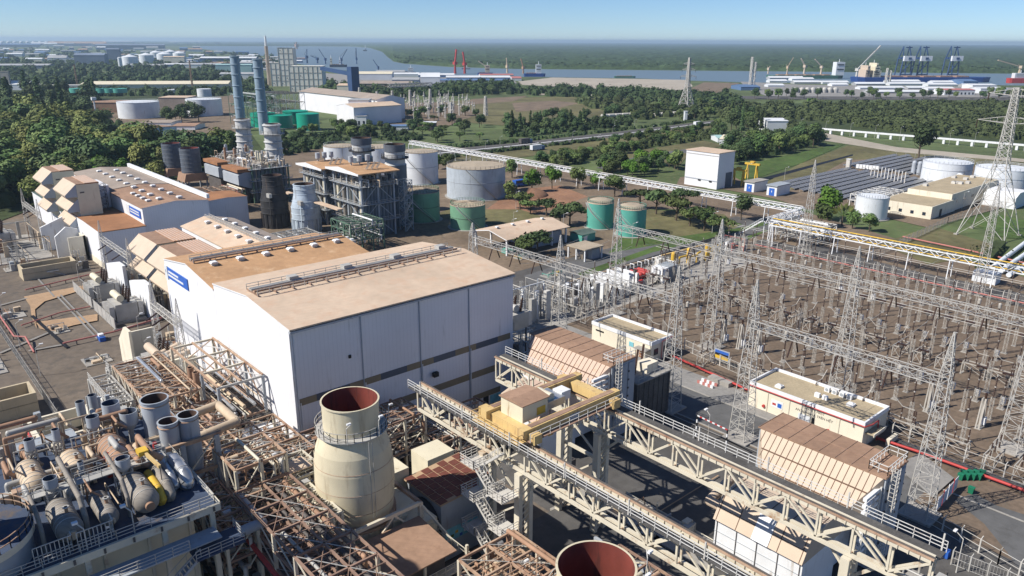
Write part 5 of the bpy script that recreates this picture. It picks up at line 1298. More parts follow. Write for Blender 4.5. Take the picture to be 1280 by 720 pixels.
for k, (x, y) in enumerate(((28.6,100),(27.2,101.6),(30.5,101))):
    pass
g = MB(); g.box(24.2,98,0,28,101,13,'white_plain'); g.build('plant_cabinet', label='tall white panel box behind the tallest grey chimney', cat='cabinet')
for k,(x,y,z) in enumerate(((35.2,117,14.4),(35.2,114.6,14.4))):
    g = MB(); g.lathe((x,y,0),[(.5,6),(.5,z),(.4,z)],'pipe_rust',14); g.lathe((x,y,0),[(.4,z),(.4,z-1.5),(.01,z-1.5)],'rust_inner',14)
    o_ = g.build('vent_stub', label='short rusty vent pipe at the edge of the frame by the white gable', cat='pipe', group='rusty vent stubs by the gable')
clutter(66, 98, 86, 119, 3, 'dark low plant standing in the shade right of the big hall', 4)
clutter(88, 100, 104, 117, 7, 'mixed switchgear and pale frames right of the big hall', 40, 'switchgear', 'equipment', ('galv_light','galv','steel_cream','white_plain','steel_dark'))
transformer(96.5, 122, 1.2, 'brown rusty transformer on the concrete strip right of the big hall', conserv='pipe_rust')
transformer(110, 124.5, 1.1, 'transformer with white screens under the lattice beam', conserv='galv')
for lab, x0, y0, x1, y1, zs in (('small pumps and blue tanks in the shade under the crane span', 72, 44, 78, 62, 2), ('tan skid with pipes on the asphalt near the lower intake house', 70.5, 52, 73, 55, 1.2), ('grey cabinets in the shade between the crane columns', 70, 62, 74, 72, 5)):
    clutter(x0, y0, x1, y1, zs, lab, 12)
patch('shadow_floor', rect(40,20,70,66), 'asphalt')  # darker asphalt sheet laid in to stand for shade on the floor
p, q = G(838,590), G(775,650)
patch('yellow_line', [(84.,52.2),(84.2,52.2),(72.2,52.0),(72.,52.0)][::1] if False else rect(72,55.6,92,55.8), 'sand_path')
g = MB(); g.box(64,44,0,64.4,56,2.4,'bluegrey'); g.build('screen_wall', label='low blue-grey screen wall on the asphalt under the crane span', cat='wall')
for k in range(2):
    clutter(78+k*8, 20, 84+k*8, 27, 3, ('dark pump skid in the shade at the right end of the intake houses', 'dark skid beside the mesh pen at the lower right')[k], 10)

for x, y, w_, d_, h_, n_, lab in ((24,210,5,6,1.6,9,'rusty valves and small boxes on the yard beside the mesh fence'),(30,192,4,6,1.4,8,'low pipe stubs and pale slabs on the yard between the red pipes'),(46,166,6,8,3.5,14,'grey cabinets and risers at the foot of the white gable'),(32,167,5,5,1.2,8,'pallets and pipe pieces on the yard near the blue cart'),(12,200,7,22,2.5,24,'rusty pipe stands behind the mesh fence at the left edge'),(10,228,7,18,3.2,22,'pale cabinets and red valves behind the mesh fence farther up'),(34,255,9,5,4,16,'grey bushings and cabinets behind the long tan basin'),(47,246,4,10,5,14,'thin risers and boxes between the long tan basin and the annex'),(27,143,7,4,1.6,10,'drums and boxes on the yard beside the rusty rack')):
    clutter(x-w_/2, y-d_/2, x+w_/2, y+d_/2, h_, lab, n_, 'yard_equipment')
# ------------------------------------------------------------------ switchyard
def tower(x, y, h, label, peak=6.5, base=3.0, beamz=None):
    root = thing('lattice_tower', label, 'tower', (x, y, 0))
    m = MB(); m.lattice((x,y,.3),(x,y,h),base,'tower_steel',15,w2=1.15,t=.12,tb=.058); m.build('mast', root)
    m = MB(); m.lattice((x,y,h),(x,y,h+peak),1.3,'tower_steel',7,w2=.15,t=.11,tb=.07); m.build('peak', root)
    m = MB(); m.box(x-base*.75,y-base*.75,0,x+base*.75,y+base*.75,.35,'concrete'); m.build('footing', root)
    return root
L1X, L2X = 105.2, 135.8
tower(L1X, 31.2, 21.6, 'pale lattice tower standing before the gravel bank beside the green bins', 6.3)
tower(L1X, 60.2, 21.6, 'pale lattice tower at the left end of the long control building', 6.6)
tower(L1X, 75.2, 21.6, 'pale lattice tower rising beside the dark transformer pit wall', 5.5)
tower(L1X, 104.2, 21.6, 'pale lattice tower behind the short control building', 5.5)
tower(L1X, 132.5, 21.6, 'pale lattice tower by the open pump shed', 3)
tower(L2X, 29.0, 22.8, 'pale lattice tower at the right edge inside the switchyard gravel', 6)
tower(L2X, 58.2, 22.8, 'pale lattice tower in the middle of the switchyard behind the long control building', 6)
tower(L2X, 87.2, 22.8, 'pale lattice tower in the switchyard behind the billboard', 6)
tower(L2X, 115.6, 22.8, 'pale lattice tower at the transformer screens before the teal tanks', 6)
tower(222.5, 112.5, 24, 'pale lattice tower behind the yellow piped bridge and the tall bright tree', 6, 2.4)
tower(221, 62, 24, 'pale lattice tower behind the yellow piped bridge below the big pylon', 6, 2.4)
def yard_beam(x, y0, y1, z, label):
    m = MB(); n = round((y1-y0)/1.7)
    root = thing('lattice_beam', label, 'gantry beam', (x, (y0+y1)/2, z))
    m.lattice((x,y0,z),(x,y1,z),1.35,'tower_steel',n,h=1.3,t=.095,tb=.055); m.build('truss', root)
    for k in range(3):
        y = y0+(y1-y0)*(k+1)/4
        for s in (-1,1):
            i = MB(); a = Vector((x+s*.6,y,z-.8)); b = a+Vector((s*1.0,0,-2.4)); i.cyl(a,b,.13,'insul',n=6); i.build('insulator_string', root)
    return root
yard_beam(L1X, 31.2, 60.2, 20.9, 'pale lattice beam over the long control building')
yard_beam(L1X, 75.2, 104.2, 20.9, 'pale lattice beam over the short control building')
yard_beam(L1X, 104.2, 131.8, 20.9, 'pale lattice beam over the pump shed and the transformer screens')
yard_beam(L2X, 29, 58.2, 22.0, 'pale lattice beam across the right part of the switchyard')
yard_beam(L2X, 58.2, 87.2, 22.0, 'pale lattice beam across the middle of the switchyard')
yard_beam(L2X, 87.2, 115.6, 22.0, 'pale lattice beam from the switchyard to the teal tanks')

def shed_stack(m, x, y, z0, z1, r, mt='insul'):
    m.cyl((x,y,z0),(x,y,z1),r*.6,mt,n=8)
    n = int((z1-z0)/.32)
    for k in range(n):
        z = z0+(k+.5)*(z1-z0)/n; m.cyl((x,y,z),(x,y,z+.1),r*.95,mt,r1=r*.65,n=8)
    m.cyl((x,y,(z0+z1)/2-.1),(x,y,(z0+z1)/2+.1),r*.8,'galv_light',n=8)
def lowlat(m, h, w=.38, t=.055, tb=.03, n=6): m.lattice((0,0,.1),(0,0,h),w,'yard_steel',n,t=t,tb=tb)
def eq_post():
    r = thing('post_insulator', '', 'insulator', (0,0,0)); m = MB(); m.box(-.45,-.45,0,.45,.45,.12,'concrete'); m.build('plinth', r, local=True)
    m = MB(); lowlat(m, 4.4, .52); m.build('stand', r, local=True)
    m = MB(); shed_stack(m,0,0,4.4,8.4,.19); m.cyl((0,0,8.4),(0,0,8.7),.13,'yard_steel',n=6); m.build('insulator', r, local=True); return freeze(r)
def eq_breaker():
    r = thing('circuit_breaker', '', 'breaker', (0,0,0)); m = MB(); m.box(-.6,-.6,0,.6,.6,.14,'concrete'); m.build('plinth', r, local=True)
    m = MB(); lowlat(m, 2.6, .6); m.box(.35,-.35,.8,1.0,.35,2.0,'white_plain'); m.build('stand', r, local=True)
    m = MB(); shed_stack(m,0,0,2.6,6.3,.2); m.build('insulator', r, local=True)
    m = MB(); m.beam((-.1,-.9,7.0),(.1,.9,6.9),.34,.34,'insul'); m.box(-.3,-.3,6.2,.3,.3,6.9,'steel_dark'); m.build('interrupter', r, local=True); return freeze(r)
def eq_disc():
    r = thing('disconnector_switch', '', 'disconnector', (0,0,0)); m = MB()
    for x in (-2.2,2.2):
        for y in (-.8,.8): m.beam((x,y,0),(x,y,2.6),.14,.14,'yard_steel')
        m.beam((x,-.8,2.6),(x,.8,2.6),.16,.16,'yard_steel'); m.beam((x,-.8,.3),(x,.8,2.4),.08,.08,'yard_steel')
    for y in (-.8,.8): m.beam((-2.4,y,2.6),(2.4,y,2.6),.16,.16,'yard_steel'); m.beam((-2.2,y,.4),(2.2,y,2.4),.08,.08,'yard_steel')
    m.box(-2.4,-.9,0,-2,.9,.12,'concrete'); m.box(2,-.9,0,2.4,.9,.12,'concrete'); m.build('frame', r, local=True)
    for x in (-2,0,2): m = MB(); shed_stack(m,x,0,2.6,4.9,.16); m.build('insulator', r, local=True)
    m = MB(); m.beam((-2,0,5.0),(0,0,5.0),.1,.1,'yard_steel'); m.beam((0,0,5.),(1.7,0,6.4),.1,.1,'yard_steel'); m.build('switch_arm', r, local=True)
    m = MB(); m.box(1.6,-1.2,.5,2.2,-.85,1.4,'steel_dark'); m.build('drive_box', r, local=True); return freeze(r)
def eq_ct():
    r = thing('instrument_transformer', '', 'transformer', (0,0,0)); m = MB(); m.box(-.6,-.6,0,.6,.6,.14,'concrete'); lowlat(m, 2.8, .55); m.build('stand', r, local=True)
    m = MB(); shed_stack(m,0,0,2.8,5.8,.21); m.build('insulator', r, local=True)
    m = MB(); m.cyl((0,0,5.8),(0,0,6.7),.36,'yard_steel',n=10); m.ball((0,0,6.7),.36,'yard_steel',10,4,1,True); m.build('head', r, local=True); return freeze(r)
def eq_panto():
    r = thing('pantograph_isolator', '', 'disconnector', (0,0,0)); m = MB(); m.box(-1.3,-.5,0,1.3,.5,.14,'concrete')
    for s in (-1,1): m.beam((s*.9,-.15,0),(s*.25,-.15,5.6),.28,.2,'yard_steel'); m.beam((s*.9,.35,0),(s*.25,.35,5.6),.22,.2,'yard_steel')
    m.build('frame', r, local=True)
    m = MB(); m.box(.5,-.5,.4,1.4,.2,1.7,'white_plain'); m.build('drive_box', r, local=True)
    m = MB(); m.cyl((0,0,5.5),(0,0,6.6),.2,'insul',n=8); m.build('insulator', r, local=True); return freeze(r)
def eq_mast():
    r = thing('lattice_post', '', 'mast', (0,0,0)); m = MB(); m.box(-.6,-.6,0,.6,.6,.14,'concrete'); m.build('plinth', r, local=True)
    m = MB(); lowlat(m, 6.6, .6, n=9); m.build('stand', r, local=True); m = MB(); m.cyl((0,0,6.6),(0,0,7.4),.14,'insul',n=6); m.build('insulator', r, local=True); return freeze(r)
EQ = dict(A=(eq_post(),'dark brown post insulator on a pale lattice stand in the switchyard','post insulators of the switchyard'),
          B=(eq_breaker(),'circuit breaker with a dark T-shaped head on the switchyard gravel','circuit breakers of the switchyard'),
          C=(eq_disc(),'pale framed disconnector with three dark insulators in the switchyard','disconnectors of the switchyard'),
          D=(eq_ct(),'instrument transformer with a pale head on a dark insulator in the switchyard','instrument transformers of the switchyard'),
          E=(eq_panto(),'pale leaning A-frame isolator in the switchyard','A-frame isolators of the switchyard'),
          M=(eq_mast(),'slim pale lattice post in the switchyard','slim lattice posts of the switchyard'))
first = set()
def put_eq(k, x, y, rz=0.):
    r, lab, grp = EQ[k]
    if k not in first:
        first.add(k); r.location = (x,y,0); r.rotation_euler = (0,0,rz); r['label'] = lab; r['group'] = grp; return r
    return dup(r, (x,y,0), rz, lab, grp)
ROWS = [(127.6,'C'),(131.8,'A'),(140.2,'D'),(144.8,'A'),(151.0,'B'),(156.8,'M'),(163.0,'C'),(168.0,'A'),(175.2,'B'),(181.0,'M'),(187.4,'A'),(194.0,'D'),(200.6,'M'),(207.4,'A'),(216.6,'A')]
for x, k in ROWS:
    for b in range(-1, 8):
        for ph in range(3):
            y = 20.4+14.5*b+4.3*ph
            if y > 131 or rnd.random() < .13: continue
            if y < -5 and x < 180: continue
            kk = k
            if k in 'D' and b % 3 == 1: kk = 'E'
            put_eq(kk, x+rnd.uniform(-.15,.15), y, R_(90) if k == 'C' and b % 2 else 0)
for x in (168.4, 207.6):
    for k in range(2):
        m = MB(); m.cyl((x+k*1.9,2,8.9),(x+k*1.9,129,8.9),.05,'galv_light',n=6); m.build('busbar', label='long thin tubular busbar above the switchyard insulators', cat='busbar', group='tubular busbars of the switchyard')
def cable(name, label, p, q, sag, r=.03, grp=None, mt='galv'):
    p = Vector(p); q = Vector(q); m = MB(); pts = []
    for i in range(13): t = i/12; c = p.lerp(q, t); c.z -= sag*4*t*(1-t); pts.append(c)
    for a, b in zip(pts, pts[1:]): m.cyl(a, b, r, mt, n=4, caps=False)
    m.build(name, label=label, cat='cable', group=grp)
for b, (ya, yb) in enumerate(((31.2,60.2),(75.2,104.2),(104.2,131.8))):
    for k in range(3):
        y = ya+(yb-ya)*(k+1)/4; cable('overhead_conductor', 'thin overhead conductor between the two lines of lattice beams', (L1X+1.6,y,17.8), (L2X-1.6,y-1.5,18.8), 1.2, .035, 'conductors between the lattice beams')
for ya, yb in ((29,58.2),(58.2,87.2),(87.2,115.6)):
    for k in range(3):
        y = ya+(yb-ya)*(k+1)/4; cable('overhead_conductor', 'thin overhead conductor from the lattice beam across the switchyard', (L2X+1.6,y,18.8), (219,y+2,12), 2.5, .035, 'conductors across the switchyard')
# fences, pipes and trenches
fence('switchyard_fence', 'mesh fence with bent tops along the switchyard beside the black pipes', [(124.9,43.5),(124.9,-30)], 2.5, 'galv_light', 2.8, False)
fence('switchyard_fence', 'mesh fence with bent tops between the billboard and the long control building', [(126.6,67.5),(129.8,90)], 2.5, 'galv_light', 2.6)
fence('switchyard_fence', 'mesh fence on a concrete kerb between the switchyard and the transformer screens', [(126,119),(140,120.5),(222,134.2)], 2.6, 'galv_light', 2.4, True, 'fence', True)
fence('switchyard_fence', 'mesh fence along the far side of the switchyard with a pink pipe', [(220.6,132),(220.6,-20)], 2.4, 'galv_light', 2.8, False)
pipe_run('pink pipe along the foot of the far switchyard fence', [(219.4,128,.9),(219.4,-10,.9)], .2, 'pink_red')
pipe_run('bright red fire pipe along the switchyard fence towards the green bins', [(121.6,44.4,.7),(122.2,38,.7),(123.0,-20,.7)], .24, 'red')
pipe_run('bright red fire pipe in front of the billboard', [(124.2,90,.7),(121.6,69.6,.7),(121.6,66.8,.7)], .24, 'red')
bp = thing('pipe_bundle', 'bundle of black cable pipes lying beside the switchyard fence', 'pipes', (123.8,10,0))
for k in range(6): m = MB(); m.cyl((123.3+k*.24,43,.16),(123.3+k*.24,-30,.16),.10,'black_pipe',n=6); m.build('pipe', bp)
patch('road_line', rect(102.6,44,102.85,96), 'paved'); 
m = MB(); m.box(114.4,20,0,114.7,134,.14,'concrete'); m.build('kerb', kind='structure')
m = MB(); m.box(104.3,44,0,104.6,134,.14,'concrete'); m.build('kerb', kind='structure')
# bins
def bin_(p, rz, label, grp=None):
    x, y = p; r = thing('waste_bin', label, 'bin', (x,y,0), grp)
    m = MB(); m.faces([(x-.26,y-.3,.1),(x+.26,y-.3,.1),(x+.26,y+.3,.1),(x-.26,y+.3,.1),(x-.34,y-.4,1.05),(x+.34,y-.4,1.05),(x+.34,y+.4,1.05),(x-.34,y+.4,1.05)],[(3,2,1,0),(0,1,5,4),(1,2,6,5),(2,3,7,6),(3,0,4,7),(4,5,6,7)],'green_bin'); m.build('body', r)
    m = MB(); m.box(x-.37,y-.43,1.05,x+.37,y+.43,1.14,'green_bin'); m.build('lid', r)
    for s in (-.27,.27): m = MB(); m.cyl((x+s-.03,y+.34,.1),(x+s+.03,y+.34,.1),.1,'black',n=8); m.build('wheel', r)
for k in range(8):
    p = G(1200+k*3.8, 600-(k%2)*4); bin_((p.x,p.y), 0, 'green waste bin in the cluster at the red fire pipe', 'green waste bins clustered at the red pipe')
p = G(1213,617); bin_((p.x,p.y), 0, 'green waste bin standing alone on the gravel in front of the cluster')
# hut, sign boards, height gate, billboard, barriers
bs = thing('sign_fence', 'white sign panels on a rail beside the lattice tower and the bins', 'sign', (113,38,0))
p, q = G(1170,640), G(1196,610)
for k in range(4):
    a = p.lerp(q, k/4); b = p.lerp(q, (k+.9)/4); m = MB(); m.beam(a+Vector((0,0,1.2)), b+Vector((0,0,1.2)), .06, 2.0, 'white_tank'); m.build('panel', bs)
    m = MB(); m.beam(a, a+Vector((0,0,2.6)), .1, .1, 'red' if k%2 else 'white_plain'); m.build('post', bs)
patch('concrete_slab', pxpoly((1118,585),(1150,568),(1192,600),(1165,624)), 'paved')
hg = thing('height_gate', 'red and white striped height gate over the road by the lattice tower', 'gate', G(890,560))
p, q = G(869,553), G(906,572)
for c in (p, q):
    m = MB()
    for k in range(8): m.beam(c+Vector((0,0,k*.62)), c+Vector((0,0,(k+1)*.62)), .2, .2, 'black' if k%2 else 'white_plain')
    m.build('post', hg)
m = MB()
for k in range(12): m.beam(p.lerp(q,k/12)+Vector((0,0,5)), p.lerp(q,(k+1)/12)+Vector((0,0,5)), .16, .16, 'red' if k%2 else 'white_plain')
m.build('crossbar', hg)
bb = thing('billboard', 'small blue and yellow billboard on the switchyard fence', 'sign', (128.6,80,0))
for y in (78.2,81.4): m = MB(); m.beam((128.6,y,0),(128.6,y,3.6),.14,.14,'galv'); m.build('post', bb)
m = MB(); m.box(128.45,78.0,1.4,128.55,81.6,3.6,'bluegrey'); m.box(128.42,78.2,1.6,128.45,81.4,2.3,'yellow'); m.box(128.41,78.2,2.3,128.43,81.4,2.8,'black'); m.box(128.41,78.2,2.8,128.43,81.4,3.4,'sign_blue'); m.build('board', bb)
bj = thing('road_barrier', 'red and white concrete barrier blocks on the pavement before the billboard', 'barrier', (120,77,0))
for r_ in range(2):
    for k in range(6): m = MB(); m.box(118.0+r_*1.4,74.6+k*.6,0,118.3+r_*1.4,75.2+k*.6,.6,'pink_red' if (k+r_)%2 else 'white_plain'); m.build('block', bj)
m = MB(); m.box(120.6,72.8,0,122.4,77.6,.9,'concrete'); m.build('cover_slab', label='pale concrete slab lying beside the striped barrier blocks', cat='slab')
lamp(G(1195,716), 5., 'street lamp at the lower right corner beside the road', (.4,.9))
lamp(G(884,556), 5.5, 'street lamp beside the striped height gate', (.4,.9))
fence('mesh_fence', 'dark mesh pen in the shade at the lower right corner', [(97,24),(98,16),(92,14)], 2.2, 'galv', 2.2)
fence('mesh_fence', 'mesh fence with lamps on the gravel bank before the curved road', [(104.2,30),(101.5,20),(99,10)], 2.2, 'galv_light', 2.4, False)
m = MB(); p = G(1183,697); m.beam((p.x-.5,p.y,.6),(p.x+.5,p.y,.6),.5,1.0,'blue'); m.build('drum_stand', label='small blue drum in the shade near the end of the crane girder', cat='drum')
# transformer screens, red tanks and yellow pipework beyond the fence
for k in range(5):
    m = MB(); x = 140+k*3.4; m.box(x,123,0,x+.5,131,5.2,'white_plain'); m.build('fire_screen', label='white fire screen in the transformer row before the red tanks', cat='wall', group='white fire screens of the transformer row')
clutter(126,121,139,134,8,'dense grey switchgear left of the white fire screens',40,'switchgear','equipment',('galv','galv_light','white_plain','steel_dark'))
clutter(111,122.5,124,134,9,'tall grey switchgear under the lattice tower by the pump shed',34,'switchgear','equipment',('galv','galv_light','white_plain','grey_paint'))
rt = thing('foam_tank_rack', 'row of bright red tanks on a stand beside the mesh fence', 'tank', (160,130,0))
for k in range(6): m = MB(); x = 155.4+k*1.7; m.cyl((x,127.6,2.4),(x,131.2,2.4),.72,'red',n=14); m.ball((x,127.6,2.4),.72,'red',12,6); m.build('tank', rt)
m = MB(); m.box(154.6,127.8,1.2,165,128.2,1.5,'red'); m.box(154.6,130.6,1.2,165,131,1.5,'red'); 
for x in (155,160,164.6): m.box(x-.1,127.8,0,x+.1,131,1.3,'red')
m.build('stand', rt)
m = MB(); m.box(157.5,125.6,.1,159.5,126.4,1.6,'red'); m.build('hose_box', rt)
xt = thing('power_transformer', 'pale grey transformer with a dark radiator by the red tanks', 'transformer', (168,125,0))
m = MB(); m.box(164,122.6,.2,166.4,126.6,4.4,'white_plain'); m.build('tank', xt); m = MB()
for k in range(7): m.box(166.6+k*.6,122.8,.4,166.9+k*.6,126.6,4.6,'grey_paint')
m.build('radiator', xt)
yp = thing('gas_pipework', 'yellow gas pipework and filters at the end of the transformer yard', 'pipework', (192,132,0))
for k in range(9):
    x = 180+k*2.6; y = 130+rnd.uniform(-2,2.5); m = MB()
    if k % 3: m.tube([(x,y,0),(x,y,2.6),(x+4,y+rnd.uniform(-1,1),2.6),(x+4,y,0)],.3,'yellow',8)
    else: m.cyl((x,y,.5),(x,y,4),.7,'yellow',n=12); m.ball((x,y,4),.7,'yellow',10,5,1,True)
    m.build('pipe' if k%3 else 'filter', yp)
m = MB(); m.beam((178,134,3.4),(200,133,3.4),.5,.35,'crane_yellow'); m.build('pipe_beam', yp)
clutter(174,129,182,136,3.4,'white valves and small frames left of the yellow gas pipework',20,'valve_station','equipment',('white_plain','galv_light','steel_pale'))
clutter(202,126,214,134,5,'pale frames and canopy right of the yellow gas pipework',26,'valve_station','equipment',('white_plain','galv_light','pink_red','galv'))
pipe_run('orange-brown pipe on white brackets along the cable trench', [(137,138.4,1.2),(186,138.6,1.2)], .3, 'pipe_tan', 3)
br = thing('pipe_brackets', 'row of white pipe brackets along the black cable trench', 'bracket', (150,137.4,0))
for k in range(14): m = MB(); x = 138+k*3.4; m.tube([(x,136.6,0),(x,136.6,1.8),(x,138.0,1.8),(x,138.,0)],.12,'white_plain',6); m.build('bracket', br)
# trestles
def trestle(x, y0, y1, z, label, span, yellow, legs=True, w=2.4):
    root = thing('pipe_bridge', label, 'pipe bridge', (x, (y0+y1)/2, 0)); n = round((y1-y0)/2.2)
    for s in (-1,1):
        m = MB(); xx = x+s*w/2; m.box(xx-.14,y0,z-1.9,xx+.14,y1,z-1.6,'white_plain'); m.box(xx-.14,y0,z-.15,xx+.14,y1,z+.15,'white_plain')
        for i in range(n):
            a, b = y0+(y1-y0)*i/n, y0+(y1-y0)*(i+1)/n
            m.beam((xx,a,z-1.7 if i%2 else z),(xx,b,z if i%2 else z-1.7),.17,.17,'white_plain')
        m.build('truss', root)
    m = MB()
    for i in range(n+1): y = y0+(y1-y0)*i/n; m.beam((x-w/2,y,z),(x+w/2,y,z),.15,.15,'white_plain'); m.beam((x-w/2,y,z-1.75),(x+w/2,y,z-1.75),.15,.15,'white_plain')
    m.build('cross_beams', root)
    for dx, r, mt, zz in ((-.7,.16,'yellow' if yellow else 'white_plain',z-1.3),(.1,.22,'white_plain',z-1.35),(.75,.18,'yellow' if yellow else 'galv_light',z+.25)):
        m = MB(); m.cyl((x+dx,y0,zz),(x+dx,y1,zz),r,mt,n=8); m.build('pipe', root)
    k = max(1, round((y1-y0)/span))
    for i in range(k+1):
        y = y0+(y1-y0)*i/k; m = MB()
        for s in (-1,1): m.beam((x+s*(w/2+.5),y,0),(x+s*w/2,y,z-1.8),.24,.24,'white_plain')
        m.beam((x-w/2-.3,y,z*.4),(x+w/2+.3,y,z*.4),.14,.14,'white_plain'); m.build('leg_frame', root)
    return root
trestle(255.5, 132, 380, 7.6, 'very long white pipe bridge from the white tanks to the box building', 14, False)
trestle(231.5, -40, 129.6, 7.2, 'white pipe bridge with yellow pipes behind the switchyard', 11.5, True)
tl = thing('pipe_bridge', 'short pale pipe bridge and stairs linking the two long pipe bridges', 'pipe bridge', (243,131,0))
m = MB(); m.lattice((231.5,131,6.4),(255.5,132,6.6),2.0,'white_plain',10,t=.16,tb=.12); m.build('truss', tl)
for x in (232,240,250):
    m = MB(); m.beam((x,130,0),(x,130,6),.25,.25,'white_plain'); m.beam((x,132.6,0),(x,132.6,6),.25,.25,'white_plain'); m.build('leg_frame', tl)
m = MB(); m.stair((231,133,6.2),(231,141,.2),1.2,'white_plain','white_plain'); m.stair((228,128,6.2),(222,124,.2),1.2,'white_plain','white_plain'); m.build('stair', tl)
rk = rack('pale pipe rack full of small pipes between the two long pipe bridges', 234, 116, 250, 129, (3,5), 'galv_light', ('galv_light','white_plain','pipe_tan','galv'), 4, 3, 40, 'y', 'galv_light', diag=False, fill=40)
# big pylon at the right edge, far pylon
def pylon(c, hb, h, label, armz, arml, t=.28, adir=(0,1)):
    root = thing('power_pylon', label, 'pylon', c); c = Vector(c); m = MB(); zk = h*.5; kx = hb*.24; top = hb*.10
    def leg(i, z):
        sx, sy = ((-1,-1),(1,-1),(1,1),(-1,1))[i]
        w = hb+(kx-hb)*z/zk if z < zk else kx+(top-kx)*(z-zk)/(h-zk)
        return c+Vector((sx*w, sy*w, z))
    zs = [0]; z = 0
    while z < h-.6:
        w = hb+(kx-hb)*z/zk if z < zk else kx+(top-kx)*(z-zk)/(h-zk); z = min(h, z+max(1.1, w*1.5)); zs.append(z)
    for i in range(4):
        for a, b in zip(zs, zs[1:]):
            j = (i+1)%4; m.beam(leg(i,a),leg(i,b),t,t,'tower_steel'); m.beam(leg(i,a),leg(j,b),t*.55,t*.55,'tower_steel'); m.beam(leg(j,a),leg(i,b),t*.55,t*.55,'tower_steel'); m.beam(leg(i,b),leg(j,b),t*.5,t*.5,'tower_steel')
    m.build('mast', root); d = Vector((adir[0],adir[1],0))
    for z, L in zip(armz, arml):
        for s in (-1,1):
            m = MB(); tip = c+d*(s*L)+Vector((0,0,z+.6)); 
            for i in range(4):
                m.beam(leg(i,z),tip,t*.6,t*.6,'tower_steel') if (leg(i,z)-c).dot(d)*s > 0 else None
                m.beam(leg(i,z+2.2),tip,t*.5,t*.5,'tower_steel') if (leg(i,z)-c).dot(d)*s > 0 else None
            for k in range(1,5):
                f = k/5; p1 = (c+Vector((0,0,z))).lerp(tip,f); p2 = (c+Vector((0,0,z+2.2))).lerp(tip,f); m.beam(p1,p2,t*.4,t*.4,'tower_steel')
            m.build('crossarm', root)
            i_ = MB(); i_.cyl(tip, tip-Vector((0,0,2.6)), .16, 'insul', n=6); i_.build('insulator', root)
    for i in range(4): f = MB(); q = leg(i,0); f.box(q.x-.6,q.y-.6,0,q.x+.6,q.y+.6,.5,'concrete'); f.build('footing', root)
    return root
pylon((296,83.7,0), 7.6, 50, 'big lattice power pylon with spread legs at the right edge', (38.5,47.5), (10,8), .25)
pf = G(857,142); pylon((pf.x,pf.y,0), 6.5, 50, 'lattice power pylon alone beyond the highway', (33,39,44), (7,6,5), .5, (.6,-.8))
for x, y, h in ((1029,198,12),):
    pass
# ------------------------------------------------------------------ storage tanks
def tank(c, r, h, label, m_='white_tank', roofm=None, cone=.06, stair=True, bands=(), rail=True, name='storage_tank', dome=False, spokes=0):
    root = thing(name, label, 'tank', (c[0],c[1],0)); b = (c[0],c[1],0)
    m = MB(); m.lathe(b, [(r,0),(r,h)], m_, 48); m.build('shell', root)
    m = MB(); m.lathe(b, [(r+.08,h-.05),(r+.08,h+.1),(r-.1,h+.12),(.01,h+.1+cone*r)] if not dome else [(r+.05,h-.05),(r*.85,h+r*.16),(r*.5,h+r*.27),(.01,h+r*.31)], roofm or m_, 48)
    for k in range(spokes):
        a = 6.283*k/spokes; m.beam((c[0]+r*math.cos(a),c[1]+r*math.sin(a),h+.16),(c[0],c[1],h+.16+cone*r),.1,.1,'tank_roof')
    m.build('roof', root)
    for z in bands: m = MB(); m.lathe(b, [(r,z),(r+.1,z+.05),(r+.1,z+.15),(r,z+.2)], 'grey_paint' if m_ != 'green_tank' else 'green_steel', 48); m.build('stiffener', root)
    if rail:
        pts = [(c[0]+(r-.2)*math.cos(6.283*t/36), c[1]+(r-.2)*math.sin(6.283*t/36), h+.1) for t in range(36)]
        m = MB(); m.rail(pts, m_ if m_ != 'grey_tank' else 'galv', 1.1, 2.2, .08, 2, closed=True); m.build('railing', root)
    if stair:
        m = MB(); a0 = math.atan2(-c[1],-c[0])+.75; n = 22; sw = 1.15*h/r*.9
        for k in range(n):
            a = a0+sw*(-k/n)*1.0; a2 = a0+sw*(-(k+1)/n); z = h*(1-0)*k/n; z2 = h*(k+1)/n
            p1 = Vector((c[0]+(r+.45)*math.cos(a),c[1]+(r+.45)*math.sin(a),z)); p2 = Vector((c[0]+(r+.45)*math.cos(a2),c[1]+(r+.45)*math.sin(a2),z2))
            m.beam(p1,p2,.9,.12,'galv'); m.beam(p1+Vector((0,0,1)),p2+Vector((0,0,1)),.07,.07,'galv_light')
        m.build('spiral_stair', root)
    m = MB(); m.lathe(b, [(r+1.0,0),(r+1.,.25),(r,.27)], 'concrete', 48); m.build('ring_footing', root)
    return root
tank((204.2,254.5), 12.6, 13.2, 'largest grey oil tank with a tan roof beside the pipe bridge', 'grey_tank', 'tank_roof', .05, True, (7.2,))
tank((204.3,296.5), 8.4, 14.8, 'tall white oil tank with a tan roof left of the grey tank', 'white_tank', 'tank_roof', .05, True, (8,))
tank((197,322), 8.6, 15, 'white oil tank with a tan roof behind the boiler block stacks, right one', 'white_tank', 'tank_roof', .05, False, (8,))
tank((187,340), 8.2, 14.4, 'white oil tank behind the boiler block stacks, left one', 'white_tank', 'tank_roof', .05, False)
tank((160,231.5), 6.4, 10.9, 'green tank with a spoked tan roof half hidden by the boiler block', 'green_tank', 'tank_roof', .12, True, (5.4,), spokes=18)
tank((165.4,211.1), 6.3, 8.5, 'green tank with a spoked tan roof standing alone left of the pump shed', 'green_tank', 'tank_roof', .12, True, (4.2,), spokes=18)
tank((201.8,180.3), 4.8, 9.2, 'teal tank with a tan domed roof, left one of the pair', 'teal_tank', 'tank_roof', .1, True, (), True, dome=True)
tank((201.6,165.6), 5.0, 9.5, 'teal tank with a tan domed roof, right one of the pair', 'teal_tank', 'tank_roof', .1, True, (), True, dome=True)
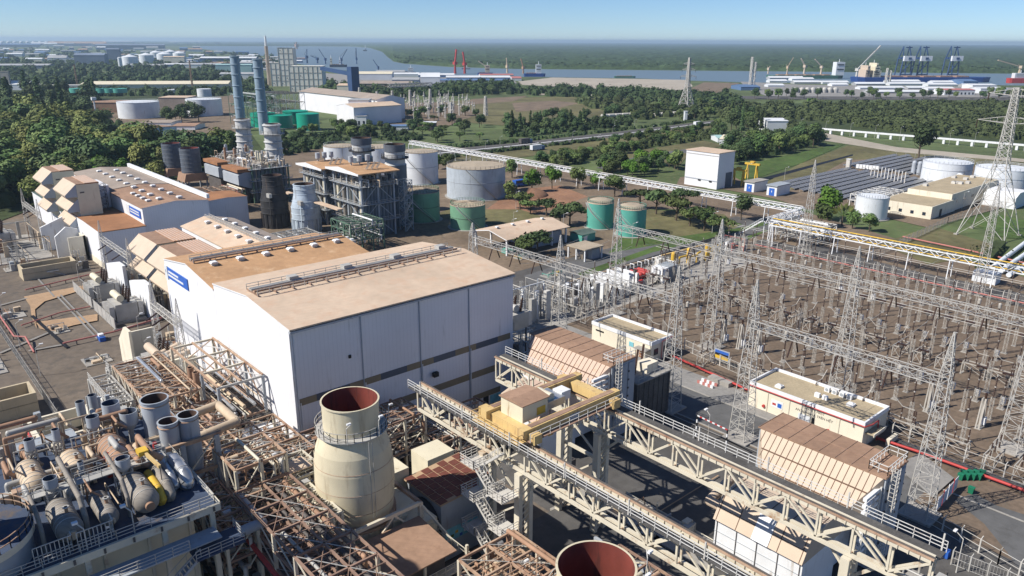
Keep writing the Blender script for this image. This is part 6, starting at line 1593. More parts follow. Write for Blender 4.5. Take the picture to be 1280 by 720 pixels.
tank((400.5,136), 10.8, 9.6, 'large white water tank behind the treatment building, left one', 'white_tank', None, .08, False, (6.5,))
tank((388.8,108.8), 11, 11.2, 'large white water tank behind the treatment building, right one', 'white_tank', None, .08, False, (7.5,))
tank((292.3,123.2), 5.8, 8.4, 'smaller white tank beside the fan palm', 'white_tank', None, .05, False)
tank((345,116.8), 2.2, 5.5, 'small white vessel between the two large white water tanks', 'white_tank', None, .1, False, (), False)
tank((201.3,711), 16.6, 13.3, 'white fuel tank in the far left depot, left one of the pair', 'white_tank', None, .06, False)
tank((251.7,696.3), 15, 14.2, 'white fuel tank in the far left depot, right one of the pair', 'white_tank', None, .06, False)
for px, py, r, h, lab in ((256,121,8,9,'small white tank just behind the right white fuel tank'),(219,118,8,6,'low white tank with green fittings left of the small white tank')):
    p = G(px,py); tank((p.x,p.y), r, h, lab, 'white_tank', None, .05, False, (), False)
for c, r, h, lab in (((251.5,574.6),9.3,10.5,'emerald green tank, leftmost of the four'),((259,561.3),9.2,9.3,'emerald green tank, front left of the four'),((281.6,581),9.9,10,'emerald green tank, rear one between the others'),((267.7,532.6),8.3,12,'emerald green tank, rightmost of the four')):
    tank(c, r, h, lab, 'emerald_tank', None, .06, False, (), False)
# ------------------------------------------------------------------ stacks of the centre plant
def bulge(c, r, h, label, m_, inner='rust_inner', k=1.0):
    root = thing('exhaust_stack', label, 'exhaust stack', (c[0],c[1],0)); b = (c[0],c[1],0)
    m = MB(); m.lathe(b, [(r*1.28,0),(r*1.3,h*.28),(r*1.36,h*.30),(r*1.36,h*.52),(r*1.02,h*.80),(r*1.0,h),(r*.93,h)], m_, 40); m.build('shell', root)
    m = MB(); m.lathe(b, [(r*.93,h),(r*.9,h*.7),(.01,h*.68)], inner, 40); m.build('lining', root)
    for f in (.29,.4,.53,.66,.8,.9,.985):
        rr = r*(1.36 if f < .53 else 1.36-(f-.53)/.27*.34 if f < .8 else 1.02); m = MB(); m.lathe(b, [(rr,h*f),(rr+.12,h*f+.08),(rr,h*f+.2)], m_, 40); m.build('seam_band', root)
    m = MB()
    for t in range(16): a = 6.283*t/16; m.beam((c[0]+r*1.38*math.cos(a),c[1]+r*1.38*math.sin(a),.2),(c[0]+r*1.40*math.cos(a),c[1]+r*1.40*math.sin(a),h*.29),.3,.2,m_)
    m.build('base_ribs', root)
    a = math.atan2(-c[1],-c[0])-.3; m = MB(); q = Vector((c[0]+r*1.5*math.cos(a),c[1]+r*1.5*math.sin(a),0)); m.beam(q+Vector((0,0,h*.3)), q+Vector((0,0,h*.7)), .5, .2, m_); m.box(q.x-.5,q.y-1.2,h*.62,q.x+.5,q.y+1.2,h*.62+1.4,'galv'); m.build('ladder', root)
    return root
bulge((113.5,256.5), 3.5, 18.6, 'black bulging exhaust stack between the boiler blocks', 'black_stack')
bulge((118.6,242.8), 3.6, 16.8, 'pale blue weathered bulging exhaust stack in front of the black one', 'lightblue_stack')
def drumstack(c, r, z0, h, label):
    root = thing('exhaust_stack', label, 'exhaust stack', (c[0],c[1],0)); b = (c[0],c[1],0)
    m = MB(); m.lathe(b, [(r,z0),(r,h),(r*.92,h)], 'slate_stack', 32)
    for k in range(6): z = z0+(h-z0)*(k+.5)/6; m.lathe(b, [(r,z),(r+.12,z+.06),(r,z+.2)], 'slate_stack', 32)
    m.build('shell', root); m = MB(); m.lathe(b, [(r*.92,h),(r*.9,h-3),(.01,h-3)], 'red_inner', 32); m.build('lining', root)
    m = MB(); m.prism([(-r*1.25+c[0],z0-3.4),(r*1.25+c[0],z0-3.4),(r+c[0],z0),(-r+c[0],z0)],'y',c[1]-r*1.1,c[1]+r*1.1,'roof_brown'); m.build('hopper', root)
    for sx in (-1,1):
        for sy in (-1,1): g = MB(); g.beam((c[0]+sx*r*1.1,c[1]+sy*r,0),(c[0]+sx*r*1.1,c[1]+sy*r,z0-3),.6,.6,'grey_paint'); g.build('leg', root)
    return root
drumstack((113.9,362), 4.1, 8.6, 19.4, 'slate grey drum stack, left one of the pair behind the left turbine hall')
drumstack((116,345), 4.2, 8.2, 18.8, 'slate grey drum stack, right one of the pair behind the left turbine hall')
def chimney(c, r, h, label, m_, bands, plats=(), cap=None, name='chimney'):
    root = thing(name, label, 'chimney', (c[0],c[1],0)); b = (c[0],c[1],0)
    m = MB(); m.lathe(b, [(r*1.08,0),(r,h),(r*.88,h),(r*.85,h-4),(.01,h-4)], m_, 28, mats=[m_,m_,'rust_inner','rust_inner']); m.build('shell', root)
    for f in bands: m = MB(); m.lathe(b, [(r*1.05,h*f),(r*1.16,h*f+.2),(r*1.16,h*f+.5),(r*1.05,h*f+.7)], m_, 28); m.build('seam_band', root)
    for f in plats:
        m = MB(); m.lathe(b, [(r,h*f),(r*1.5,h*f),(r*1.5,h*f+.2),(r,h*f+.2)], 'galv', 28); m.rail([(c[0]+r*1.5*math.cos(.3927*t),c[1]+r*1.5*math.sin(.3927*t),h*f+.2) for t in range(16)],'galv',1.2,2,.1,2,closed=True); m.build('ring_platform', root)
    m = MB(); a = math.atan2(-c[1],-c[0])+.5; q = Vector((c[0]+r*1.12*math.cos(a),c[1]+r*1.12*math.sin(a),0)); m.beam(q+Vector((0,0,2)), q+Vector((0,0,h)), .25, .12, 'galv'); m.build('ladder', root)
    return root
chimney((228,560), 3.2, 53.0, 'tall blue-grey chimney, left one of the pair, touching the horizon', 'bluegrey_stack', (.3,.45,.6,.75,.88,.985))
chimney((231,528), 3.2, 51.5, 'tall blue-grey chimney, right one of the pair, touching the horizon', 'bluegrey_stack', (.3,.45,.6,.75,.88,.985))
chimney((143.5,351), 3.3, 29.2, 'short white banded stack in front of the left tall chimney', 'white_stack', (.55,.64,.74,.84,.97), (.86,))
chimney((140.5,313), 3.4, 30.2, 'short white banded stack in front of the right tall chimney', 'white_stack', (.55,.64,.74,.84,.97), (.86,))

# ------------------------------------------------------------------ boiler blocks of the centre plant
def boiler(x0, y0, x1, y1, h, zpl, label, roofm, casing, n=8, roof=True, steel='grey_paint', pipes=70, extra=True):
    root = thing('boiler_block', label, 'boiler', ((x0+x1)/2,(y0+y1)/2,0))
    m = MB(); m.box(x0+1,y0+1,0,x1-1,y1-1,zpl-.4,casing); m.build('casing', root)
    for k in range(n):
        m = MB(); x = x0+1.2+(x1-x0-2.4)*k/(n-1); m.cyl((x,y0+.7,1),(x,y0+.7,zpl-.6),.75,casing,n=10); m.build('duct_rib', root)
    for k in range(5):
        m = MB(); y = y0+1.5+(y1-y0-3)*k/4; m.cyl((x0+.7,y,2),(x0+.7,y,zpl-.6),.7,'lagging' if k%2 else 'cream',n=10); m.build('duct_rib', root)
    for x in (x0,(x0+x1)/2,x1):
        for y in (y0,(y0+y1)/2,y1): m = MB(); m.box(x-.3,y-.3,0,x+.3,y+.3,h if roof else zpl+1,steel); m.build('column', root)
    for z in (zpl*.33, zpl*.66, zpl):
        m = MB(); m.box(x0-1.3,y0-1.3,z-.15,x1+1.3,y0-.1,z,'grey_paint'); m.box(x0-1.3,y0-.1,z-.15,x0-.1,y1+1.3,z,'grey_paint')
        if z == zpl: m.box(x0-.1,y0-.1,z-.15,x1+1.3,y1+1.3,z,'galv')
        m.build('gallery', root); m = MB(); m.rail([(x1+1.3,y0-1.3,z),(x0-1.3,y0-1.3,z),(x0-1.3,y1+1.3,z)],'galv',1.1,1.8,.09,2); m.build('gallery_railing', root)
    for a, b in (((x0,y0),(x1,y0)),((x0,y0),(x0,y1))):
        m = MB(); a = Vector((*a,0)); b = Vector((*b,0)); c = (a+b)/2
        for z0_, z1_ in ((.5,zpl*.33),(zpl*.33,zpl*.66),(zpl*.66,zpl)): m.beam(a+Vector((0,0,z0_)),c+Vector((0,0,z1_)),.25,.25,steel); m.beam(c+Vector((0,0,z1_)),b+Vector((0,0,z0_)),.25,.25,steel)
        m.build('bracing', root)
    for k in range(5):
        x = x0+2+(x1-x0-4)*k/4; m = MB(); m.cyl((x,y0+2,zpl+1.4),(x,y1-3,zpl+1.4),1.0 if k%2 else .7,'lagging',n=14); m.ball((x,y0+2,zpl+1.4),1.0 if k%2 else .7,'lagging',12,6); m.build('drum', root)
    for k in range(pipes):
        x, y = rnd.uniform(x0-.5,x1), rnd.uniform(y0-.5,y1); z = zpl+rnd.uniform(.6,3.6); r = rnd.choice((.12,.2,.3)); L = rnd.uniform(1.5,4); m = MB()
        m.tube([(x,y,zpl-rnd.choice((0,0,4))),(x,y,z),(x+(L if k%2 else .3),y-(.3 if k%2 else L),z),(x+(L if k%2 else .3),y-(.3 if k%2 else L),zpl)],r,rnd.choice(('galv_light','lagging','pipe_tan','galv','white_plain')),7); m.build('pipe', root)
    if roof:
        m = MB(); m.prism([(y0-2,h-.3),(y1+2,h-.3),(y1+2,h+.1),((y0+y1)/2+2,h+1.2),(y0-2,h+.1)],'x',x0-2,x1+1.5,roofm,'white_plain'); m.box(x0-2.1,y0-2,h-.5,x0-2,y1+2,h+.2,'white_plain'); m.build('roof', root)
        for k in range(3):
            x = x0+3+k*(x1-x0-6)/2; y = (y0+y1)/2+2; m = MB(); m.cyl((x,y,h+1),(x,y,h+2.2),.3,'galv',n=8); m.cyl((x,y,h+2.2),(x,y,h+4.2),.85,'bluegrey',n=16); m.build('roof_silencer', root)
        for k in range(3): m = MB(); m.lattice((x0+4+k*2,y0+3,h+.6),(x0+5+k*2,y0+2,h+3),.5,'galv',4,t=.1,tb=.08); m.build('roof_support', root)
    return root
boiler(127.5, 219.5, 140, 237.5, 22.3, 17.8, 'boiler block with an orange roof and a spiral stair frame, nearer one', 'roof_orange', 'hrsg_casing')
boiler(128.5, 246.5, 140, 262, 20.6, 17.4, 'boiler block with an orange roof, farther one behind its twin', 'roof_orange', 'hrsg_casing')
for c, lab in (((148.5,231),'dark weathered round stack on the nearer orange-roofed boiler block'),((149,254.5),'dark weathered round stack on the farther orange-roofed boiler block')):
    root = thing('exhaust_stack', lab, 'exhaust stack', (c[0],c[1],0)); b = (c[0],c[1],0)
    m = MB(); m.lathe(b, [(4.0,0),(4.0,22),(3.6,22.4),(3.6,29.0),(3.2,29.0),(3.1,25),(.01,25)], 'slate_stack', 32, mats=['hrsg_casing','white_stack','white_stack','rust_inner','rust_inner','rust_inner']); m.build('shell', root)
    m = MB(); m.lathe(b, [(3.65,24.2),(4.9,24.2),(4.9,24.5),(3.65,24.5)], 'black_stack', 32); m.lathe(b, [(3.62,26.6),(3.85,26.7),(3.85,29.1),(3.62,29.1)], 'slate_stack', 32); m.build('ring_platform', root)
    m = MB(); m.rail([(c[0]+4.8*math.cos(.3927*t),c[1]+4.8*math.sin(.3927*t),24.5) for t in range(16)],'steel_dark',1.2,1.8,.1,2,closed=True); m.build('railing', root)
sf2 = thing('stair_tower', 'green-grey zigzag stair frame at the right side of the nearer boiler block', 'stairs', (145,229,0))
m = MB(); m.lattice((146,221.4,0),(146,221.4,18),3.4,'grey_paint',7,t=.2,tb=.16); m.build('frame', sf2)
for k in range(5):
    m = MB(); m.stair((144.6,220+(k%2)*2.6,k*3.4),(147.4,220+(k%2)*2.6,k*3.4+3.4),.9,'galv','galv'); m.build('flight', sf2)
rack('green piped frame with tan roofed trestle at the foot of the boiler blocks', 115, 206, 127, 218, (4,7,9.4), 'green_steel', ('galv_light','galv','green_steel','pipe_tan','white_plain'), 3, 3, 40, 'y', 'green_steel', fill=36)
tr = MB(); tr.box(119.6,222,10.6,121.8,262,11,'roof_tan'); tr.build('trestle_roof', label='long narrow tan roof strip running past the boiler blocks', cat='roof')
rack('dense silver pipe rack in front of the black bulging stack', 96, 214, 110, 226, (3,5.6), 'galv', ('galv_light','galv','bluegrey','white_plain'), 4, 3, 40, 'x', 'galv', fill=30)
ac = thing('cooling_bank', 'row of white cooling fan units between the tan hall and the stacks', 'cooler', (100,205,0))
for k in range(12):
    for j in range(3): m = MB(); x = 92+k*1.9; y = 202+j*3.0; m.box(x,y,4,x+1.5,y+2.4,5.4,'galv_light'); m.cyl((x+.75,y+1.2,5.4),(x+.75,y+1.2,5.8),.6,'white_plain',n=10); m.build('fan_unit', ac)
m = MB(); m.box(91.5,201.5,3.6,115,211.5,4,'grey_paint'); 
for x in (92,103,114): m.box(x,202,0,x+.3,202.3,3.6,'galv'); m.box(x,211,0,x+.3,211.3,3.6,'galv')
m.build('platform', ac)
boiler(124.5, 300, 140, 318, 17, 14, 'old boiler block of dark green steel crowded with vents, the right half', 'roof_rust', 'hrsg_casing', 9, False, 'green_steel', 60)
boiler(125, 322, 141, 341, 17, 14, 'old boiler block of dark green steel crowded with vents, the left half', 'roof_rust', 'hrsg_casing', 9, False, 'green_steel', 60)
for k in range(34):
    x, y = rnd.uniform(125,138), rnd.choice((rnd.uniform(301,317),rnd.uniform(323,340))); m = MB(); h = rnd.uniform(2,6); m.cyl((x,y,14),(x,y,14+h),rnd.uniform(.3,.7),rnd.choice(('galv_light','white_stack','bluegrey','cream','pipe_rust')),n=12); m.cyl((x,y,14+h),(x,y,14.4+h),.3,'galv',n=8); m.build('vent_silencer', label='small pale vent drum standing on the old green boiler block', cat='silencer', group='vent drums on the old boiler block')
rack('rusty and green pipe rack between the slate stacks and the old boiler block', 101, 288, 116, 302, (4,8.6), 'steel_rusty', ('pink_red','galv_light','pipe_rust','green_steel','cream'), 4, 3, 40, 'y', 'green_steel', fill=40)
for x0,y0,x1,y1,z,lab in ((119.5,323,125,339,12.3,'grey ribbed duct box with a cream cone between the slate stacks and the old boiler'),(119,301,124.5,317,12,'grey ribbed duct box with a green base right of the slate stacks')):
    r_ = thing('duct_transition', lab, 'duct', ((x0+x1)/2,(y0+y1)/2,0)); m = MB(); m.prism([(x0,z-4),(x1,z-6),(x1,z+2),(x0,z)],'y',y0,y1,'bluegrey'); m.build('casing', r_)
    m = MB(); m.box(x0+1,y0+1,0,x1-1,y1-1,z-5,'steel_dark'); m.build('support', r_); m = MB(); m.box(x0-.2,y0-.2,z+1,x1+.2,y1+.2,z+2.3,'roof_rust'); m.build('roof', r_)
# ------------------------------------------------------------------ pump shed and small buildings in the centre
ps = thing('pump_shed', 'open-sided pump shed with a pale tan gable roof in front of the teal tanks', 'shed', (163,180,0))
m = MB(); m.prism([(171.6,5.2),(180.2,6.9),(188.8,5.2),(188.8,5.45),(180.2,7.15),(171.6,5.45)],'x',149.5,177.5,'roof_tan','white_plain'); m.build('roof', ps)
for x in (150.5,157,163.5,170,176.5):
    for y in (172.6,188): m = MB(); m.box(x-.25,y-.25,0,x+.25,y+.25,5.3,'white_plain'); m.build('column', ps)
m = MB(); m.box(163,174,0,176,187,4,'bluegrey'); m.build('inner_wall', ps)
for k in range(4): mushroom(ps, 153+k*6.6, 180.2, 7.2, .6)
for k in range(3): m = MB(); x = 151.5+k*2.6; m.box(x,174,.2,x+2,176.4,1.5,'teal_tank'); m.build('pump', ps)
k1 = thing('pump_house', 'small open kiosk with a flat olive roof and white columns', 'kiosk', (167,156,0))
m = MB(); m.box(163.5,151.5,3.7,172,159.5,4.05,'tank_roof'); m.build('roof', k1)
for x in (164,171.5):
    for y in (152,155.6,159): m = MB(); m.box(x-.2,y-.2,0,x+.2,y+.2,3.7,'white_plain'); m.build('column', k1)
m = MB(); m.box(167.5,152.4,0,171.2,158.6,3.2,'grey_paint'); m.build('cabinet', k1); m = MB(); m.cyl((166,155,0),(166,155,2.4),.7,'pipe_tan',n=10); m.build('vessel', k1)
k2 = thing('pump_house', 'small green kiosk left of the first teal tank', 'kiosk', (183,171,0))
m = MB(); m.box(180,168.5,0,186.5,174,2.8,'teal_tank'); m.box(181,168.44,.6,182.6,168.5,2,'white_plain'); m.build('wall', k2); m = MB(); m.prism([(168,2.8),(174.5,2.8),(171.2,3.6)],'x',179.7,186.8,'roof_green'); m.build('roof', k2)
for x,y,lab in ((654,322,'teal skid under the left end of the pump shed'),(690,345,'yellow and green drums by the foot of the lattice tower')):
    p = G(x,y); clutter(p.x-3,p.y-2,p.x+3,p.y+2,1.6,lab,8,'drum_group','drums',('teal_tank','yellow','green_bin'))
for x,y,h,lab in ((640,296,6,'street lamp behind the pump shed roof'),(704,292,7,'street lamp between the pump shed and the green kiosk'),(890,292,7.5,'street lamp on the lawn right of the teal tanks'),(645,262,7,'street lamp on the dry lawn left of the red earth'),(642,282,5,'twin lamp post on the dry lawn before the pump shed'),(1050,283-5,6,'street lamp behind the tall bright tree'),(1262-60,262,7,'street lamp beside the treatment building'),(980,228,7,'street lamp at the solar panels left end'),(934,226,8,'street lamp beside the yellow gantry frames'),(790,305,7,'street lamp before the second teal tank')):
    lamp(G(x,y), h, lab, (.5,-.9))
m = MB(); c_ = G(661,244); m.ball((c_.x,c_.y,-1),9,'redsoil',20,6,.45,True); m.build('earth_mound', kind='structure')
g_ = thing('bus', 'blue bus parked under the long pipe bridge', 'bus', (236,259,0)); m = MB(); m.box(230,257.6,.5,240,260,3.2,'blue'); m.build('body', g_); m = MB(); m.box(230.6,257.55,1.9,239.4,257.6,2.8,'window_dark'); m.build('window', g_)
for x in (232,238): m = MB(); m.cyl((x,257.5,.5),(x,257.8,.5),.5,'black',n=12); m.build('wheel', g_)
# box building, gantry frames, kiosks
wbx = thing('box_building', 'tall windowless white box building beyond the pipe bridge', 'building', (303,203,0))
m = MB(); m.box(296.5,195.2,0,309,213,16.2,'white_clad'); m.build('wall', wbx); m = MB(); m.box(296.2,194.9,16.2,309.3,213.3,16.5,'roof_tan'); m.build('roof', wbx)
m = MB(); m.box(296.4,195.4,3.4,296.5,212.8,3.9,'bluegrey'); m.box(296.4,195.4,14.8,296.5,212.8,15.1,'galv'); m.build('band', wbx)
m = MB(); m.box(303,195.1,0,308,195.2,7,'band_blue'); m.build('door', wbx)
for k in range(2): m = MB(); m.box(296.2,198+k*6,3.0,296.4,199.4+k*6,3.6,'black'); m.build('vent', wbx)
for px, py, lab in ((922,232,'yellow gantry frame nearer the white box building'),(939,224,'yellow gantry frame farther from the white box building')):
    p = G(px,py); r_ = thing('portal_crane', lab, 'crane', p)
    for s in (-1,1): m = MB(); m.beam(p+Vector((-1.2,s*2.6,0)), p+Vector((-.3,s*2.4,7)), .5, .5, 'yellow'); m.beam(p+Vector((1.2,s*2.6,0)), p+Vector((.3,s*2.4,7)), .5, .5, 'yellow'); m.build('leg', r_)
    m = MB(); m.box(p.x-.6,p.y-4,7,p.x+.6,p.y+4,7.9,'yellow'); m.build('beam', r_); m = MB(); m.box(p.x-.8,p.y-1,7.9,p.x+.8,p.y+1,8.8,'yellow'); m.build('hoist', r_)
for px, py, lab in ((936,240,'white kiosk with a blue door, left one before the solar panels'),(964,245,'white kiosk with a blue door, right one before the solar panels')):
    p = G(px,py); r_ = thing('inverter_kiosk', lab, 'kiosk', p); m = MB(); m.box(p.x,p.y-2.4,0,p.x+11,p.y+2.4,4.4,'white_plain'); m.build('wall', r_)
    m = MB(); m.box(p.x-.5,p.y-2.8,4.4,p.x+11.3,p.y+2.8,4.8,'concrete' if px<950 else 'grey_paint'); m.build('roof', r_); m = MB(); m.box(p.x-.06,p.y-1.3,.2,p.x,p.y+1.3,3.4,'sign_blue'); m.box(p.x-.09,p.y-.15,1.6,p.x-.06,p.y+.15,2.4,'white_plain'); m.build('door', r_)
# solar field
def solar(x0, x1, y, label, grp):
    root = thing('solar_panel_row', label, 'solar panel', ((x0+x1)/2,y,0), grp); m = MB()
    V = [(x0,y-1.15,.9),(x1,y-1.15,.9),(x1,y+1.15,1.5),(x0,y+1.15,1.5)]; m.faces([*V, *[(a,b,c-.08) for a,b,c in V]], [(0,1,2,3),(7,6,5,4),(0,4,5,1),(1,5,6,2),(2,6,7,3),(3,7,4,0)], 'solar')
    n = int((x1-x0)/2.2)
    for k in range(n): xx = x0+(x1-x0)*k/n; m.beam((xx,y-1.15,.93),(xx,y+1.15,1.53),.05,.03,'galv_light')
    m.build('panel', root); m = MB()
    for k in range(int((x1-x0)/8)+1):
        xx = min(x1-.3, x0+.3+k*8); m.beam((xx,y-.8,0),(xx,y-.8,.95),.12,.12,'galv'); m.beam((xx,y+.8,0),(xx,y+.8,1.4),.12,.12,'galv')
    m.build('frame', root)
for k in range(11): solar(312+k*1.2, 398-(k%2)*3, 132+k*5.0, 'long row of grey solar panels in the nearer block left of the white tanks', 'solar panel rows of the nearer block')
for k in range(8): solar(404, 474-(k%3)*5, 150+k*5.4, 'long row of grey solar panels in the farther block behind the white tank', 'solar panel rows of the farther block')
m = MB(); p = G(1060,211); m.box(p.x-1,p.y-1,0,p.x+1,p.y+1,5,'galv_light'); m.box(p.x-1.2,p.y-1.2,5,p.x+1.2,p.y+1.2,5.3,'white_plain'); m.build('inverter_cabinet', label='pale grey cabinet standing at the edge of the solar panels', cat='cabinet')
r_ = thing('inverter_row', 'row of white inverter boxes between the two solar blocks', 'cabinet', G(1084,213))
for k in range(7): m = MB(); p = G(1072+k*4,211.5+k*.4); m.box(p.x-.7,p.y-.7,.6,p.x+.7,p.y+.7,2.6,'white_plain'); m.build('cabinet', r_)
# treatment building
wt = thing('treatment_building', 'cream flat-roofed water treatment building below the white tanks', 'building', (342,116,0))
m = MB(); m.box(306,106.5,0,330,126,5.0,'cream_wall'); m.build('wall', wt); m = MB(); m.box(326,107,0,380,124,7.2,'cream_wall'); m.build('wall', wt)
m = MB(); m.box(306.4,106.9,5,325.8,125.6,5.08,'roof_ply'); m.box(326.5,107.4,7.2,379.5,123.6,7.28,'roof_ply'); m.build('roof', wt)
for k in range(5): m = MB(); x = 330+k*9; m.box(x,106.9,3.4,x+2.4,107,4.4,'window_dark'); m.build('window', wt)
for k in range(4): m = MB(); y = 108.5+k*4.4; m.box(305.9,y,1.4,306,y+1.2,2.6,'window_dark'); m.build('window', wt)
m = MB(); m.box(314,106.4,0,316,106.5,3,'black'); m.build('door', wt)
for k in range(8): m = MB(); x = rnd.uniform(328,376); y = rnd.uniform(109,121); m.box(x,y,7.2,x+2,y+1.6,8.2,'galv_light'); m.build('roof_unit', wt)
rack('pale pipe gallery with posts left of the treatment building', 306, 127, 330, 138, (3,5.5), 'steel_pale', ('galv_light','white_plain','galv'), 5, 2, 30, 'x', 'steel_pale', fill=20)
cr_ = thing('pipe_post_row', 'row of cream posts above the solar panels left of the white tank', 'posts', (330,142,0))
for k in range(11): m = MB(); p = G(1088+k*4.2,216+6+k*.9); m.box(p.x-.18,p.y-.18,0,p.x+.18,p.y+.18,6.2,'steel_pale'); m.build('post', cr_)
for px, py, lab in ((1141,215,'left grey slim vessel beside the white water tank'),(1148,216,'right grey slim vessel beside the white water tank')):
    p = G(px,py+3); m = MB(); m.cyl(p, p+Vector((0,0,6)), 1.1, 'bluegrey', n=14); m.ball(p+Vector((0,0,6)), 1.1, 'bluegrey', 12, 4, 1, True); m.build('pressure_vessel', label=lab, cat='vessel')
for dx in (0,3.4,6.4): 
    m = MB(); m.cyl((384-dx,124.5-dx*.6,0),(384-dx,124.5-dx*.6,6.2-.3*dx),1.4,'white_tank',n=16); m.ball((384-dx,124.5-dx*.6,6.2-.3*dx),1.4,'white_tank',12,4,.7,True); m.build('pressure_vessel', label='white upright vessel in front of the left large water tank', cat='vessel', group='white vessels by the water tank')
m = MB(); m.box(352,92,0,372,104,4.6,'white_plain'); m.prism([(352,4.6),(372,4.6),(366,6.2),(356,6.2)],'y',92,104,'white_plain'); m.build('dosing_shed', label='small white shed at the foot of the right large water tank', cat='shed')
fence('concrete_fence', 'pale grey slatted fence along the road from the pipe bridge past the treatment building', [(232,96),(305,100),(420,92)], 2.4, 'paved', 4., True)
pipe_run('pink pipe across the dry lawn below the pylon', [(268,101,.8),(266,82,.8),(262,60,.8)], .25, 'pink_red')
hd_ = MB(); p, q = G(1225,336), G(1250,308); hd_.beam(p+Vector((0,0,1)), q+Vector((0,0,1)), 3., 2.2, 'bushland'); leafquads(hd_, ((p.x+q.x)/2,(p.y+q.y)/2,1.8), 8, 2, 60, .5, 'leaf_bush'); hd_.build('garden_hedge', label='clipped hedge at the right end of the dry lawn below the pylon', cat='hedge')
# pale pipes and trestle at the right edge, low wall and pipe on the far side
wp = thing('intake_pipe', 'fat pale water pipes entering a white box at the right edge', 'pipe', (240,50,0))
for k in range(3): m = MB(); p = G(1240+k*10,338+k*5); q = G(1290+k*4,300+k*12); m.tube([p+Vector((0,0,1)), q+Vector((0,0,1))], .7, 'white_tank', 12); m.build('pipe', wp)
m = MB(); p = G(1232,352); m.box(p.x-2,p.y-3,0,p.x+2,p.y+3,3,'white_tank'); m.build('valve_box', wp)
tp = thing('pipe_trestle', 'long low white pipe on square posts in front of the scrub', 'pipe', G(1150,175))
a, b = G(1017,166), G(1300,190); N_ = 34
m = MB(); m.beam(a+Vector((0,0,3.4)), b+Vector((0,0,3.4)), 1.8, 1.1, 'white_plain'); m.build('pipe', tp)
for k in range(N_//2): c = a.lerp(b,(k+.5)/(N_//2)); m = MB(); m.box(c.x-.7,c.y-.7,0,c.x+.7,c.y+.7,3,'white_plain'); m.build('post', tp)
for k in range(10):
    c = G(1000+k*31, 165+k*2.7); lamp((c.x,c.y,0), 9, 'slim street lamp along the long low white pipe', (.5,-.8), 'lamps along the low white pipe')
fence('concrete_fence', 'dark concrete fence behind the two large white water tanks', [tuple(G(1120,196))[:2], tuple(G(1300,214))[:2]], 3, 'concrete', 5., False)
# ------------------------------------------------------------------ far industry, port and ships (sizes from the ground scale at their feet)
def fsize(x, y): return mpp(x, y)
def fbox(name, label, cat, xl, xr, y, hpx, depth, wallm, roofm, gable=0., group=None, dy=0., windows=0):
    """a long building whose front foot runs from pixel (xl, y) to (xr, y+dy)"""
    p, q = G(xl, y), G(xr, y+dy); k = fsize((xl+xr)/2, y+dy/2); h = hpx*k*1.02
    u = (q-p); L = u.length; u.normalize(); v = Vector((-u.y, u.x, 0))
    if v.dot(p) < 0: v = -v
    c = (p+q)/2+v*depth/2
    root = thing(name, label, cat, c, group)
    def X(a, b, z): return p+u*a+v*b+Vector((0,0,z))
    m = MB(); m.faces([X(0,0,0),X(L,0,0),X(L,depth,0),X(0,depth,0),X(0,0,h),X(L,0,h),X(L,depth,h),X(0,depth,h)], [(0,1,5,4),(1,2,6,5),(2,3,7,6),(3,0,4,7)], wallm)
    g = gable*h
    if gable: m.faces([X(0,0,h),X(0,depth,h),X(0,depth/2,h+g),X(L,0,h),X(L,depth,h),X(L,depth/2,h+g)], [(0,1,2),(3,5,4)], wallm)
    m.build('wall', root); m = MB(); o = max(.3, L*.006); t = max(.25, h*.03)
    if gable: 
        for a, b, za, zb in ((-o,depth/2,h-g*o/(depth/2),h+g),(depth/2,depth+o,h+g,h-g*o/(depth/2))):
            V = [X(-o,a,za+.03),X(L+o,a,za+.03),X(L+o,b,zb+.03),X(-o,b,zb+.03)]; m.faces(V+[w_+Vector((0,0,t)) for w_ in V], [(4,5,6,7),(3,2,1,0),(0,1,5,4),(1,2,6,5),(2,3,7,6),(3,0,4,7)], roofm)
    else:
        V = [X(-o,-o,h),X(L+o,-o,h),X(L+o,depth+o,h),X(-o,depth+o,h)]; m.faces(V+[w_+Vector((0,0,t)) for w_ in V], [(4,5,6,7),(3,2,1,0),(0,1,5,4),(1,2,6,5),(2,3,7,6),(3,0,4,7)], roofm)
    m.build('roof', root)
    if windows:
        for i in range(windows):
            m = MB(); a = L*(i+.3)/windows; b = L*(i+.7)/windows; z0, z1 = h*.15, h*.55; e = -max(.05, k*.12)
            m.faces([X(a,e,z0),X(b,e,z0),X(b,e,z1),X(a,e,z1)], [(0,1,2,3)], 'window_dark'); m.build('door' if windows < 4 else 'window', root)
    return root
# white hall and sheds around the emerald tanks
def fl(name, label, x0, y0, x1, y1, e, ridge, axis, wm, rm): return hall(name, label, x0, x1, y0, y1, e, ridge, axis, wm, rm, .8)
k_ = fl('process_hall', 'long white process hall with a tan roof behind the emerald tanks', 345, 560, 372, 700, 17, 20, 'y', 'white_clad', 'roof_greybrown')
k_ = fl('process_hall', 'lower white hall with a tan roof right of the emerald tanks', 308, 535, 352, 562, 14, 16, 'x', 'white_clad', 'roof_tan')
fbox('process_tower', 'bluish white tower block at the end of the long white process hall', 'building', 437, 462, 153, 26, 18, 'white_clad', 'roof_grey', 0)
fbox('site_office', 'small white block in front of the bluish white tower block', 'building', 446, 458, 158, 12, 10, 'white_plain', 'roof_grey', 0, windows=2)
